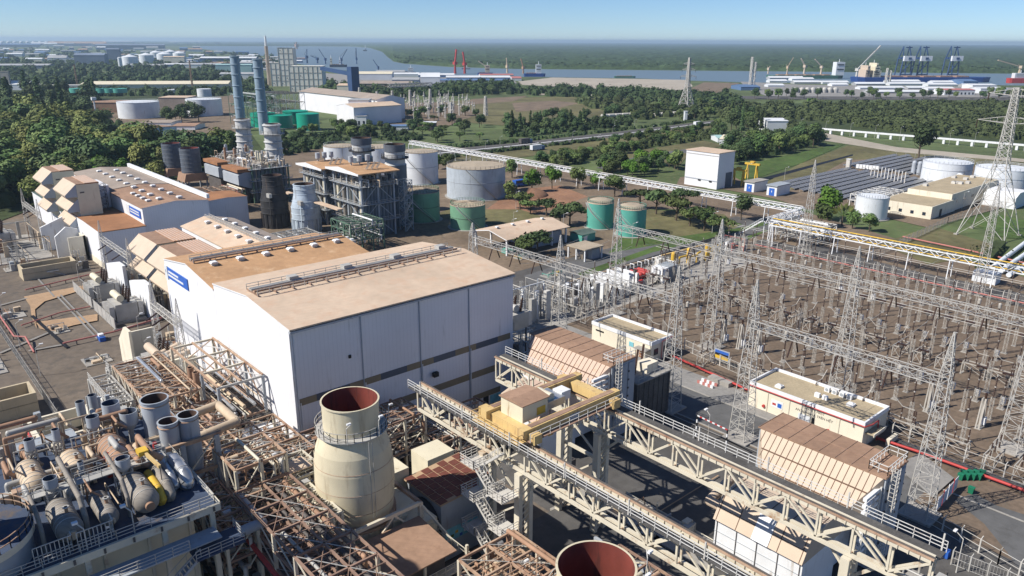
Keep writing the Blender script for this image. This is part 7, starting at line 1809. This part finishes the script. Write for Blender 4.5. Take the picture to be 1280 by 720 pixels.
# concrete dryer building with cell facade
def cells(label, xl, xr, y, hpx, depth, nx, nz):
    p, q = G(xl, y), G(xr, y); k = fsize((xl+xr)/2, y); h = hpx*k; u = (q-p); L = u.length; u.normalize(); v = Vector((-u.y,u.x,0)); v = v if v.dot(p) > 0 else -v
    root = thing('concrete_block', label, 'building', (p+q)/2+v*depth/2)
    def X(a,b,z): return p+u*a+v*b+Vector((0,0,z))
    m = MB(); m.faces([X(0,0,0),X(L,0,0),X(L,depth,0),X(0,depth,0),X(0,0,h),X(L,0,h),X(L,depth,h),X(0,depth,h)], [(0,1,5,4),(1,2,6,5),(2,3,7,6),(3,0,4,7),(4,5,6,7)], 'concrete_plant'); m.build('wall', root)
    m = MB(); w = L/nx*.05
    for i in range(nx+1): m.beam(X(L*i/nx,-.1,0), X(L*i/nx,-.1,h), w*1.6, .5, 'concrete')
    for j in range(nz+1): m.beam(X(0,-.1,h*j/nz), X(L,-.1,h*j/nz), .4, w*1.3, 'concrete')
    for j in range(nz+1): m.beam(X(-.1,0,h*j/nz), X(-.1,depth,h*j/nz), .4, w*1.3, 'concrete')
    m.build('facade_grid', root); k_ = 0
    for i in range(nx):
        for j in range(nz):
            if (i*5+j*7) % 6 == 0: m = MB(); a = L*(i+.42)/nx; b = L*(i+.58)/nx; m.faces([X(a,-.4,h*(j+.4)/nz),X(b,-.4,h*(j+.4)/nz),X(b,-.4,h*(j+.6)/nz),X(a,-.4,h*(j+.6)/nz)], [(0,1,2,3)], 'window_dark'); m.build('window', root)
    return root
cells('tall pale concrete tower block with a framed facade at the far dryer plant', 351, 369, 108, 46, 26, 3, 7)
cells('pale concrete block with a framed facade stepping down from the tall tower', 340, 352, 108, 28, 30, 2, 4)
cells('long pale concrete block with a framed facade at the far dryer plant', 363, 404, 115, 31, 30, 7, 4)
# conveyor tower
p = G(443, 122); k = mpp(443,122)
r_ = thing('conveyor_tower', 'dark blue conveyor tower right of the pale concrete block', 'conveyor', p)
m = MB(); m.box(p.x-5,p.y-5,0,p.x+5,p.y+5,37*k,'sts_blue'); m.build('tower', r_)
q = G(404,118); m = MB(); m.beam(Vector((q.x,q.y,33*k)), Vector((p.x,p.y,28*k)), 4, 4, 'sts_blue'); m.build('conveyor', r_)
fbox('warehouse', 'cream warehouse to the left of the blue conveyor tower', 'warehouse', 422, 437, 122, 14, 40, 'cream_wall', 'roof_tan', .1)
fbox('warehouse', 'long pale warehouse with a cream roof behind the conveyor tower', 'warehouse', 447, 490, 100, 7, 60, 'shed_white', 'cream', .3)
fbox('warehouse', 'grey-brown warehouse right of the conveyor tower', 'warehouse', 450, 515, 111, 6, 60, 'roof_greybrown', 'roof_greybrown', .3)
# tall thin chimney with plume base
p = G(337,107); k = mpp(337,107); chimney((p.x,p.y), 2.4, 47*k, 'slender brown chimney with a white top beside the concrete tower', 'roof_greybrown', (.2,.5,.8))
m = MB(); m.cyl((p.x,p.y,47*k),(p.x,p.y,59*k),1.8,'shed_white',r1=1.3,n=12); m.build('flue_tip', label='white flue tip on top of the slender brown chimney', cat='flue')
rack('dark steel process frame at the foot of the tall chimneys', 240, 565, 262, 610, (8,16,24), 'green_steel', ('galv','bluegrey','green_steel','white_plain'), 3, 4, 50, 'y', 'green_steel', fill=40)
rack('dark steel process frame behind the emerald tanks', 275, 600, 300, 640, (8,15,22), 'steel_dark', ('galv','bluegrey','galv_light'), 3, 4, 40, 'y', 'grey_paint', fill=30)
# old switchyard: rows of thin posts and gantry legs
for x, y in samples([(470,136),(560,128),(600,140),(560,152),(490,152)], 95):
    p = G(x,y); m = MB(); h = rnd.uniform(9,15); m.beam(p, p+Vector((0,0,h)), .45, .45, 'galv_light'); m.box(p.x-.9,p.y-.9,h*.7,p.x+.9,p.y+.9,h*.74,'galv_light'); m.build('yard_post', label='thin pale post in the old switchyard beyond the white hall', cat='post', group='posts of the old switchyard')
for x, y, h in ((450,128,18),(472,135,20),(491,134,20),(513,133,20),(538,132,20),(564,148,20),(607,145,24)):
    p = G(x,y); m = MB(); m.lattice(p, p+Vector((0,0,h*mpp(x,y))), 2.6, 'galv_light', 8, w2=1.2, t=.5, tb=.3); m.build('lattice_tower', label='pale lattice leg of the gantry in the old switchyard', cat='tower', group='gantry legs of the old switchyard')
a, b = G(487,136), G(540,133); m = MB(); m.lattice(a+Vector((0,0,22)), b+Vector((0,0,22)), 3, 'galv_light', 14, t=.6, tb=.4); m.build('lattice_beam', label='pale lattice beam across the old switchyard', cat='gantry beam')
for x,y,h in ((687,158,8),(716,172,8),(766,166,9),(793,157,8),(858,152,9),(625,182,12),(607,188,12),(670,186,8),(748,176,8),(768,160,10),(815,164,7)):
    p = G(x,y); k = mpp(x,y); lamp(p, h*k*.9, 'slim street lamp along the highway', (.6,-.8), 'street lamps along the highway')
fbox('sign_tower', 'white sign tower beside the highway', 'sign', 855.5, 858.8, 152, 12, 4, 'shed_white', 'shed_white')
# sheds beyond
fbox('shed', 'white shed standing clear right of the far tree row below the port road', 'shed', 958, 984, 164, 12, 24, 'shed_white', 'shed_white', .15)
fbox('shed', 'long shed with a cream roof behind the dense tree row', 'shed', 899, 966, 181, 7, 24, 'shed_white', 'cream', .4, dy=4)
fbox('shed', 'small pale teal roofed shed at the left end of the cream roofed shed', 'shed', 897, 905, 178, 5, 16, 'shed_white', 'shed_teal', .4)
fbox('bus_shelter', 'small white canopy on legs by the far fence', 'shelter', 529, 545, 163, 9, 10, 'steel_dark', 'shed_white')
fbox('site_hut', 'small white hut with a blue end in front of the old switchyard', 'hut', 485, 510, 163, 5, 10, 'shed_white', 'shed_blue', .2)
# trucks and trains along the highway
for k, (x, y, mt) in enumerate(((868,158,'shed_white'),(664,189,'shed_white'),(650,180.5,'steel_dark'))):
    p = G(x,y); r_ = thing('truck', ('white truck on the highway under the sign tower','white truck at the lower end of the highway','dark lorry on the highway at the left bend')[k], 'truck', p); u = (G(x+10,y-1.2)-p).normalized(); v = Vector((-u.y,u.x,0))
    m = MB(); m.beam(p+Vector((0,0,2.2)), p+u*8+Vector((0,0,2.2)), 2.5, 2.8, mt); m.build('box', r_); m = MB(); m.beam(p+u*8.3+Vector((0,0,1.6)), p+u*10.4+Vector((0,0,1.6)), 2.4, 2.2, 'shed_blue'); m.build('cab', r_)
    for f in (.8,6.5,9.4):
        for s in (-1,1): m = MB(); c = p+u*f+v*s*1.2; m.cyl(c+Vector((0,0,.5))-v*.15, c+Vector((0,0,.5))+v*.15, .5, 'black', n=10); m.build('wheel', r_)
for k, (x0, x1, y) in enumerate(((752,812,148.5),(818,872,146.5))):
    r_ = thing('parked_train', ('row of parked tank trailers left of the sign tower','row of parked tank trailers right behind the sign tower')[k], 'trailers', G((x0+x1)/2,y))
    for i in range(7): a = G(x0+(x1-x0)*i/7,y-i*.5); b = G(x0+(x1-x0)*(i+.85)/7,y-i*.5-.4); m = MB(); m.cyl(a+Vector((0,0,2.4)), b+Vector((0,0,2.4)), 1.6, 'galv_light', n=10); m.box(a.x-.4,a.y-.4,0,a.x+.4,a.y+.4,1.4,'black'); m.box(b.x-.4,b.y-.4,0,b.x+.4,b.y+.4,1.4,'black'); m.build('trailer', r_)
# left depot and industry
fbox('depot_building', 'white depot building with a brown roof in front of the left fuel tank', 'building', 150, 178, 174, 12, 30, 'white_plain', 'roof_brown', .12, dy=2)
fbox('depot_building', 'long low white building with a brown roof between the fuel tanks', 'building', 176, 214, 160, 6, 22, 'white_plain', 'roof_greybrown', .12)
fbox('depot_building', 'small white building with a tan roof right of the depot trees', 'building', 216, 244, 163, 5, 22, 'white_plain', 'roof_brown', .3)
fbox('dark_shed', 'dark brown cooling building behind the left white fuel tank', 'shed', 92, 150, 141, 12, 30, 'roof_brown', 'roof_brown', 0)
for k in range(6): 
    x = 92+k*10.5; p = G(x+8,134); m = MB(); m.cyl((p.x,p.y,14),(p.x,p.y,18),7,'leaf_dark' if False else 'teal_tank',n=16); m.build('fan_ring', label='green fan ring on the roof of the dark cooling building', cat='fan', group='green fan rings of the cooling building')
fbox('shed', 'tan and dark open shed between the two white fuel tanks', 'shed', 200, 236, 138, 15, 26, 'roof_greybrown', 'roof_tan', 0)
fbox('warehouse', 'very long pale cream warehouse in front of the left wood', 'warehouse', 102, 285, 111, 5, 40, 'cream_wall', 'cream', .55, dy=-1)
p = G(122,143+12); lampt = thing('floodlight_mast', 'white floodlight mast rising from the left wood', 'lamp', p); m = MB(); m.cyl(p, p+Vector((0,0,19)), .5, 'shed_white', n=8); m.build('pole', lampt); m = MB(); m.box(p.x-1.6,p.y-1.6,18.4,p.x+1.6,p.y+1.6,20.6,'shed_white'); m.build('lamp_head', lampt)
for x, y, h, lab in ((97,108,26,'thin brown lattice mast left of the long cream warehouse'),(241,112,35,'thin dark mast rising over the long cream warehouse')):
    p = G(x,y); k = mpp(x,y); m = MB(); m.lattice(p, p+Vector((0,0,h*k)), 1.8, 'steel_brown', 8, w2=1., t=.4, tb=.22); m.build('lattice_mast', label=lab, cat='mast')
for x,y,w,h,mt,rm,g,lab in ((4,113,10,22,'concrete','concrete',0,'grey concrete block at the left edge above the wood'),(6,113,32,7,'shed_white','shed_white',.6,'cluster of white tents at the left edge above the wood'),(40,112,20,5,'shed_white','roof_grey',.3,'low pale shed right of the white tents'),
    (-10,86,70,4,'shed_slate','roof_grey',.4,'long grey ribbed shed at the far left'),(55,112,45,5,'galv','galv_light',0,'grey piped structure at the left end of the cream warehouse'),
    (62,57.5,72,3,'shed_blue','shed_brown',.7,'far shed with a broad rusty pink roof near the horizon'),(120,62,86,5,'shed_slate','shed_slate',.3,'long slate blue mill building under the pink roofed shed'),(94,82,38,12,'shed_slate','shed_slate',.2,'dark blue mill block with a sloping conveyor roof'),(135,77,16,14,'shed_slate','shed_slate',.1,'dark blue hopper block left of the grey silos'),
    (-10,59,60,3,'shed_slate','shed_blue',.4,'long blue-grey shed low on the left horizon'),(40,57,40,2.5,'shed_blue','shed_white',.5,'pale blue shed below the left horizon'),(205,81,26,9,'cream_wall','roof_tan',.1,'cream block right of the grey silos'),(230,85,45,4,'shed_white','roof_grey',.4,'white shed right of the cream block'),(250,78,70,5,'shed_blue','shed_white',.3,'long pale blue shed beyond the cream warehouse'),(270,92,45,10,'shed_teal','shed_teal',.1,'pale teal shed left of the tall chimneys'),
    (165,85,40,3,'shed_white','roof_grey',.5,'low pale shed below the grey silos'),(300,84,40,5,'shed_blue','roof_grey',.3,'grey-blue shed between the tall chimneys and the concrete tower'),(220,53.4,36,1.5,'shed_white','shed_white',.3,'thin white roof on the far left horizon'),(130,54,40,2,'shed_blue','shed_white',.3,'pale shed on the far left horizon'),(60,79,24,6,'shed_white','roof_grey',.5,'small pale shed in the wood at the far left'),(82,79,12,6,'shed_white','shed_white',0,'white drum house left of the dark blue mill block'),(275,99,50,6,'shed_white','roof_grey',.3,'white shed left of the first tall chimney'),(190,70,40,4,'shed_slate','roof_grey',.4,'dark shed behind the grey silos')):
    fbox('far_shed', lab, 'shed', x, x+w, y, h, w*mpp(x+w/2,y)*.35, mt, rm, g)
for k,(x,y,r,h) in enumerate(((151,84,2.4,14),(156.5,83,3.2,14),(164,83,9,14),(184,80,8.5,13),(206,78,8.5,12),(225,76,7.5,11),(196,75,7,11),(214,74,7,11))):
    p = G(x,y); s = mpp(x,y); tank((p.x,p.y), r*s, h*s*.82, ('slim pale silo at the left end of the far silos','pale silo second from the left of the far silos','largest pale silo of the far silo group','pale conical silo right of the largest silo','pale conical silo third of the conical ones','pale conical silo at the right end of the far silos','pale conical silo in the rear left row of the far silos','pale conical silo in the rear right row of the far silos')[k], 'white_tank', None, .35, False, (), False, 'silo')
for k in range(9):
    x = 3+k*8; y = 51.9+.4+(k%3)*.3; p = G(x, 55.6); s = mpp(x,55.6); m = MB(); m.cyl((p.x,p.y,0),(p.x,p.y,3.*s),2.2*s,'shed_white',n=16); m.ball((p.x,p.y,3*s),2.2*s,'shed_white',12,4,.5,True); m.build('gas_sphere', label='white tank in the row on the left horizon', cat='tank', group='white tanks on the left horizon')
for x, y in sorted(samples([(-20,57),(120,57.5),(240,60),(368,74),(368,86),(300,90),(200,86),(60,80),(-20,80)], 150), key=lambda q: q[1]):
    w_ = rnd.uniform(7,24)*(.5+(y-54)/40); fbox('far_shed', 'small hazy shed in the far industrial belt at the left', 'shed', x, x+w_, y, rnd.uniform(1.2,3.2), w_*mpp(x,y)*.5, rnd.choice(('shed_white','shed_slate','shed_blue','cream_wall')), rnd.choice(('shed_white','roof_grey','shed_blue','shed_brown','roof_grey')), .4, 'small sheds of the far industrial belt')
for x, y in samples([(0,55),(330,55.5),(330,57.5),(0,57)], 34):
    p = G(x,y); k = mpp(x,y); m = MB(); m.beam(p, p+Vector((0,0,3.4*k)), .5*k, .5*k, 'shed_slate'); m.beam(p+Vector((0,0,2.2*k)), p+RT0*3*k+Vector((0,0,2.4*k)), .4*k, .4*k, 'shed_slate'); m.build('distant_crane', label='tiny hazy crane on the far left horizon', cat='crane', group='tiny cranes on the left horizon')
# port: quay cranes
def sts(x, y, hpx, label):
    p = G(x,y); k = mpp(x,y); H = hpx*k; u = (G(x+10,y)-p).normalized(); v = Vector((-u.y,u.x,0)); r_ = thing('quay_crane', label, 'crane', p); a = 7.5*k
    for s in (-1,1):
        for t in (0,1): m = MB(); b = p+u*(s*a)+v*(t*16); m.beam(b, p+u*(s*a*.72)+v*(t*16)+Vector((0,0,H*.62)), 1.6*k*.7, 2, 'sts_blue'); m.beam(p+u*(s*a*.72)+v*(t*16)+Vector((0,0,H*.62)), p+u*(s*a*.5)+v*8+Vector((0,0,H)), 1.2*k*.7, 1.6, 'sts_blue'); m.build('leg', r_)
    m = MB()
    for z, f in ((.2,.93),(.6,.72),(.97,.52)): m.beam(p+u*(-a*f)+Vector((0,0,H*z)), p+u*(a*f)+Vector((0,0,H*z)), 1.6, 1.8, 'sts_blue')
    m.beam(p+u*(-a*.9)+Vector((0,0,H*.2)), p+u*(a*.75)+Vector((0,0,H*.58)), 1.1, 1.1, 'sts_blue'); m.build('cross_beam', r_)
    m = MB(); m.beam(p+v*(-8)+Vector((0,0,H*.66)), p+v*22+Vector((0,0,H*.66)), 5, 3.5, 'sts_blue'); m.build('boom', r_)
    m = MB(); m.beam(p+u*(-a*.95)+v*(-5)+Vector((0,0,H*.66)), p+u*(a*.95)+v*(-5)+Vector((0,0,H*.66)), 4, 6*k, 'shed_white'); m.build('machinery_house', r_)
    return r_
sts(1130,102,42,'dark blue quay crane, left one of the near pair at the port'); sts(1151,102,42,'dark blue quay crane, right one of the near pair at the port'); sts(1189,102,42,'blue quay crane standing apart to the right at the port')
def boomcrane(x, y, hpx, dx, dyp, label, mt, base=2.5, bw=1.0, houses=True, foot=.45):
    """slewing crane: mast at x,y; boom from its top part to (x+dx, y-dyp)"""
    p = G(x,y); k = mpp(x,y); u = (G(x+10,y)-p).normalized(); r_ = thing('harbour_crane', label, 'crane', p); H = hpx*k
    m = MB(); m.cyl(p, p+Vector((0,0,H*foot)), base*k*.55, mt, r1=base*k*.35, n=10); m.build('mast', r_)
    m = MB(); m.beam(p+Vector((0,0,H*foot)), p+Vector((0,0,H*foot+3.2*k)), base*k*1.3, base*k*1.3, mt); m.build('cab', r_)
    m = MB(); a = p+Vector((0,0,H*foot+2*k)); b = p+u*(dx*k)+Vector((0,0,dyp*k)); m.beam(a, b, bw*k, bw*k*.9, mt); m.build('boom', r_)
    m = MB(); c = p-u*(base*k)+Vector((0,0,H*foot+5*k)); m.beam(c, b, .25*k, .25*k, 'steel_dark'); m.beam(a, c, .4*k, .4*k, mt); m.build('stay', r_); return r_
boomcrane(1070,99,22,26,40,'pale grey mobile harbour crane with a long raised boom','galv_light',3.0,1.4)
boomcrane(1005,92,16,-6,18,'yellow ship crane, left one of the pair near the grey silos','hood_cream',2.5,1.3); boomcrane(1026,93,16,-10,18,'yellow ship crane, right one of the pair near the grey silos','hood_cream',2.5,1.3)
boomcrane(983,98,26,6,25,'brown slender harbour crane left of the yellow ship cranes','pipe_tan',1.8,.7); boomcrane(960,92,9,2,9,'small yellow crane at the left end of the right port','hood_cream',1.8,1.0)
boomcrane(569,92,24,2,29,'red harbour crane, left one of the pair','red',3.2,1.8); boomcrane(581,92,22,-2,26,'red harbour crane, right one of the pair','red',3.2,1.8)
boomcrane(609,91,10,-11,14,'cream ship crane with a slanting boom right of the red cranes','hood_cream',3.,1.4); boomcrane(634,91,13,-1,18,'tan slim harbour crane left of the blue ship','pipe_tan',2.4,1.1); boomcrane(654,92,12,-3,18,'brown harbour crane beside the blue ship','pipe_rust',2.4,1.2)
boomcrane(384,79,13,1,17,'dark harbour crane, first in the line across the bay','sts_blue',2.2,.8); boomcrane(397,79,8,-8,9,'dark low harbour crane, second in the line across the bay','sts_blue',2.2,.9); boomcrane(407,80,9,-7,18,'dark harbour crane leaning left in the bay','sts_blue',1.8,.8); boomcrane(427,80,8,8,18,'dark harbour crane leaning right in the bay','sts_blue',1.8,.8); boomcrane(446,80,10,0,19,'dark upright mast crane in the bay','sts_blue',1.4,.8); boomcrane(473,88,4,-6,13,'dark crane leaning left on the near wharf','sts_blue',1.4,.8)
boomcrane(371,61,5,0,8,'pale red crane far out on the left bay','pipe_rust',3.,1.5); boomcrane(1274,92,14,-32,16,'tan lattice crane at the right edge of the port','pipe_tan',3.5,1.4)
def mast(x,y,h,label):
    p = G(x,y); k = mpp(x,y); r_ = thing('unloader_tower', label, 'tower', p)
    for s in (-1,1): m = MB(); m.lattice(p+RT0*(s*2.2*k), p+RT0*(s*2.2*k)+Vector((0,0,h*k*(1 if s<0 else .85))), 2.*k, 'galv_light', 9, t=.5*k, tb=.3*k); m.build('mast', r_)
    m = MB(); m.beam(p-RT0*2.2*k+Vector((0,0,h*k*.6)), p+RT0*2.2*k+Vector((0,0,h*k*.6)), 2, 2, 'galv_light'); m.build('bridge', r_)
mast(939,112,39,'pale twin lattice tower at the left end of the right port'); mast(1109,105,19,'pale twin lattice tower in the middle of the white port sheds')
# ships
def ship(x0, x1, y, hpx, label, mt, houses, dirr=1, cranes=()):
    p, q = G(x0,y), G(x1,y); k = mpp((x0+x1)/2,y); u = (q-p); L = u.length; u.normalize(); v = Vector((-u.y,u.x,0)); v = v if v.dot(p) > 0 else -v; W = L*.14; h = hpx*k
    r_ = thing('cargo_ship', label, 'ship', (p+q)/2)
    def X(a,b,z): return p+u*a+v*b+Vector((0,0,z))
    m = MB(); out = [(0,W*.15),(L*.04,0),(L*.9,0),(L*1.0,W*.5),(L*.9,W),(L*.04,W),(0,W*.85)]
    if dirr < 0: out = [(L-a,b) for a,b in out][::-1]
    n = len(out); V = [X(a*.985+.007*L,b,0) for a,b in out]+[X(a,b,h) for a,b in out]
    m.faces(V, [(i,(i+1)%n,n+(i+1)%n,n+i) for i in range(n)]+[tuple(range(n,2*n))], mt); m.build('hull', r_)
    m = MB()
    for i in range(6): a = L*(.12+.12*i); m.faces([X(a,W*.2,h),X(a+L*.09,W*.2,h),X(a+L*.09,W*.8,h),X(a,W*.8,h),X(a,W*.2,h*1.25),X(a+L*.09,W*.2,h*1.25),X(a+L*.09,W*.8,h*1.25),X(a,W*.8,h*1.25)], [(4,5,6,7),(0,1,5,4),(1,2,6,5),(3,0,4,7)], 'pipe_rust'); 
    m.build('hatch', r_)
    for a, w_, hh, mm in houses:
        m = MB(); a0 = a*L; a1 = a0+w_*L; z1 = h+hh*k
        m.faces([X(a0,W*.15,h),X(a1,W*.15,h),X(a1,W*.85,h),X(a0,W*.85,h),X(a0,W*.15,z1),X(a1,W*.15,z1),X(a1,W*.85,z1),X(a0,W*.85,z1)], [(4,5,6,7),(0,1,5,4),(1,2,6,5),(2,3,7,6),(3,0,4,7)], mm); d = m.build('superstructure', r_)
        m = MB()
        for j in range(2): z = h+hh*k*(.4+.35*j); m.faces([X(a0+w_*L*.1,W*.15-.6,z),X(a1-w_*L*.1,W*.15-.6,z),X(a1-w_*L*.1,W*.15-.6,z+hh*k*.1),X(a0+w_*L*.1,W*.15-.6,z+hh*k*.1)], [(0,1,2,3)], 'window_dark')
        m.build('window', d)
        m = MB(); c = X((a0+a1)/2,W*.5,z1); m.beam(c, c+Vector((0,0,3.5*k)), .5*k, .5*k, 'shed_white'); m.build('mast', d)
    return r_
ship(1073,1246,103,6,'long blue cargo ship moored under the quay cranes','hull_blue',[(.055,.03,9,'hood_cream'),(.065,.018,14,'hood_cream'),(.11,.055,8,'cream'),(.118,.035,13,'cream'),(.125,.012,17,'cream')])
ship(962,1057,98.5,4,'dark green cargo ship with a white bridge at the port','hull_green',[(.87,.11,16,'shed_white')])
ship(1262,1320,104,6,'red ship cut by the right edge of the view','red',[(.1,.3,6,'shed_white')])
ship(655,682,96,4,'blue and white ship left of the sand flat','hull_blue',[(.55,.25,11,'shed_white')])
ship(597,616,94,3,'small blue ship below the cream ship crane','hull_blue',[(.5,.3,9,'hood_cream')])
ship(412,434,84,3,'dark ship with a white bridge among the cranes of the bay','hull_dark',[(.05,.1,8,'cream'),(.55,.1,6,'shed_white')])
ship(768,795,97.5,2.2,'small dark green barge by the sand flat','hull_green',[])
ship(500,520,92.6,2.5,'dark barge with a white house on the near wharf','hull_dark',[(.5,.35,5,'shed_white')])
ship(454,459,64,1.4,'tiny pale ship far out in the bay','hull_dark',[(.4,.4,2,'shed_white')]); ship(577,588,86.6,1.0,'tiny pale boat under the opposite shore','hull_dark',[(.4,.4,1.6,'shed_white')])
# white port sheds: rows of long roofs
sp = [(962,99.5,46),(990,101,30),(962,103.5,24),(993,105,36),(1028,105.2,36),(1040,108,22),(1070,107,40),(1112,107,50),(1160,108,40),(1205,109,20),(960,109,22),(1075,112,60),(1135,112,26),(1160,113,36),(1210,112,40),(1085,117,76),(1110,104,44),(1166,105,30)]
for k,(x,y,w_) in enumerate(sp):
    fbox('port_shed', 'long white roofed shed in the crowded port yard', 'shed', x, x+w_*.92, y, 2.1, 15, 'shed_white' if k%3 else 'roof_grey', 'shed_white', .8, 'white roofed sheds of the port yard')
for k,(x,y,w_) in enumerate(((1180,119,38),(1225,117,34),(1215,113,30))): fbox('port_office', ('pink roofed port office','white port office with rows of windows','upper white port office block')[k]+' at the right end of the port', 'building', x, x+w_, y, 6, 24, 'shed_white', 'pink_red' if k == 0 else 'shed_white', .2, windows=8)
for k in range(8):
    x = 995+k*7; p = G(x,116); s = mpp(x,116); m = MB(); m.cyl((p.x,p.y,0),(p.x,p.y,4*s),3.4*s,'galv',n=16); m.ball((p.x,p.y,4*s),3.4*s,'galv',14,5,.9,True); m.build('dome_silo', label='grey domed silo in the row at the port', cat='silo', group='grey domed silos at the port')
for x,y,w_,h,wm,rm,lab in ((490,96,34,3,'shed_white','shed_white','long white shed on the near wharf'),(523,97,45,3,'shed_blue','shed_white','long pale shed with a blue side on the near wharf'),(558,100,80,3,'shed_blue','shed_white','blue and white container yard roof before the red cranes'),(526,106,24,9,'shed_white','shed_white','white square shed left of the tree belt'),(490,104,34,4,'shed_slate','roof_grey','slate shed left of the white square shed'),(470,93,36,3,'shed_slate','roof_grey','grey shed behind the cranes of the near wharf'),(600,96,42,2,'shed_white','pink_red','low shed with a red roof right of the red cranes'),(640,101,12,3,'shed_white','pink_red','small red roofed shed at the tip of the sand flat'),(1204,106,18,4,'shed_blue','shed_blue','small blue shed in the port yard'),(545,103,90,2.4,'shed_white','shed_blue','long low shed with a blue roof in front of the red cranes'),(926,113,24,4,'shed_blue','shed_blue','blue roofed shed under the pale twin tower')):
    fbox('wharf_shed', lab, 'shed', x, x+w_, y, h, 40, wm, rm, .5)
for k,(x,y) in enumerate(((1010,126),(1134,127))):
    fbox('container', ('bright green container on the port road','second bright green container farther right on the port road')[k], 'container', x, x+10, y, 2.6, 3, 'green_bin' if k else 'leaf_bright', 'leaf_bright')
# remove prototypes that were never placed
for lst in PROTO.values():
    for r in lst:
        if r.name not in USED:
            for c in list(r.children): bpy.data.objects.remove(c)
            bpy.data.objects.remove(r)
# ------------------------------------------------------------------ light, sky, haze, camera
SUN_AZ = R_(180-24); SUN_EL = R_(44)     # direction TO the sun in site axes (shadows fall towards -24 deg)
sd = Vector((math.cos(SUN_AZ)*math.cos(SUN_EL), math.sin(SUN_AZ)*math.cos(SUN_EL), math.sin(SUN_EL)))
sl = bpy.data.lights.new('sun', 'SUN'); sl.energy = 4.8; sl.angle = R_(.53); sl.color = (1.0, .945, .86)
so = bpy.data.objects.new('sun', sl); COL.objects.link(so); so.rotation_euler = sd.to_track_quat('Z', 'Y').to_euler(); so.location = (0, 0, 200)
w = bpy.data.worlds.new('World'); SC.world = w; w.use_nodes = True
wn = w.node_tree.nodes; wl = w.node_tree.links
sky = wn.new('ShaderNodeTexSky'); sky.sky_type = 'NISHITA'; sky.sun_disc = False; sky.sun_elevation = SUN_EL
sky.sun_rotation = math.atan2(sd.x, sd.y); sky.altitude = 50; sky.air_density = .7; sky.dust_density = 0.; sky.ozone_density = 9.
bg = wn['Background']; bg.inputs['Strength'].default_value = .086
wl.new(sky.outputs[0], bg.inputs['Color'])

hz = MB(); hz.box(-2500, -2500, -1, 27000, 30000, 96, 'white_plain')
ho = hz.build('haze', kind='stuff', label='thin pale blue haze over the far shore')
hm = bpy.data.materials.new('haze_air'); hm.use_nodes = True
hn = hm.node_tree.nodes; hn.remove(hn['Principled BSDF'])
pv = hn.new('ShaderNodeVolumePrincipled'); pv.inputs['Color'].default_value = (.62, .82, 1.0, 1)
pv.inputs['Density'].default_value = HAZE_DENSITY; pv.inputs['Anisotropy'].default_value = .2
hm.node_tree.links.new(pv.outputs[0], hn['Material Output'].inputs['Volume'])
ho.data.materials.clear(); ho.data.materials.append(hm)

cd = bpy.data.cameras.new('camera'); co = bpy.data.objects.new('camera', cd); COL.objects.link(co)
cd.sensor_fit = 'HORIZONTAL'; cd.sensor_width = 36; cd.lens = 36*F_PX/1280; cd.clip_start = .5; cd.clip_end = 80000
M = Matrix((RT, UP, -FW)).transposed().to_4x4(); M.translation = (0, 0, CAM_H); co.matrix_world = M
SC.camera = co
SC.view_settings.view_transform = 'Standard'; SC.view_settings.look = 'None'; SC.view_settings.exposure = .42; SC.view_settings.gamma = 1
SC.render.engine = 'CYCLES'
SC.cycles.use_denoising = True
SC.cycles.max_bounces = 6; SC.cycles.diffuse_bounces = 2; SC.cycles.glossy_bounces = 2; SC.cycles.transparent_max_bounces = 8; SC.cycles.volume_bounces = 0
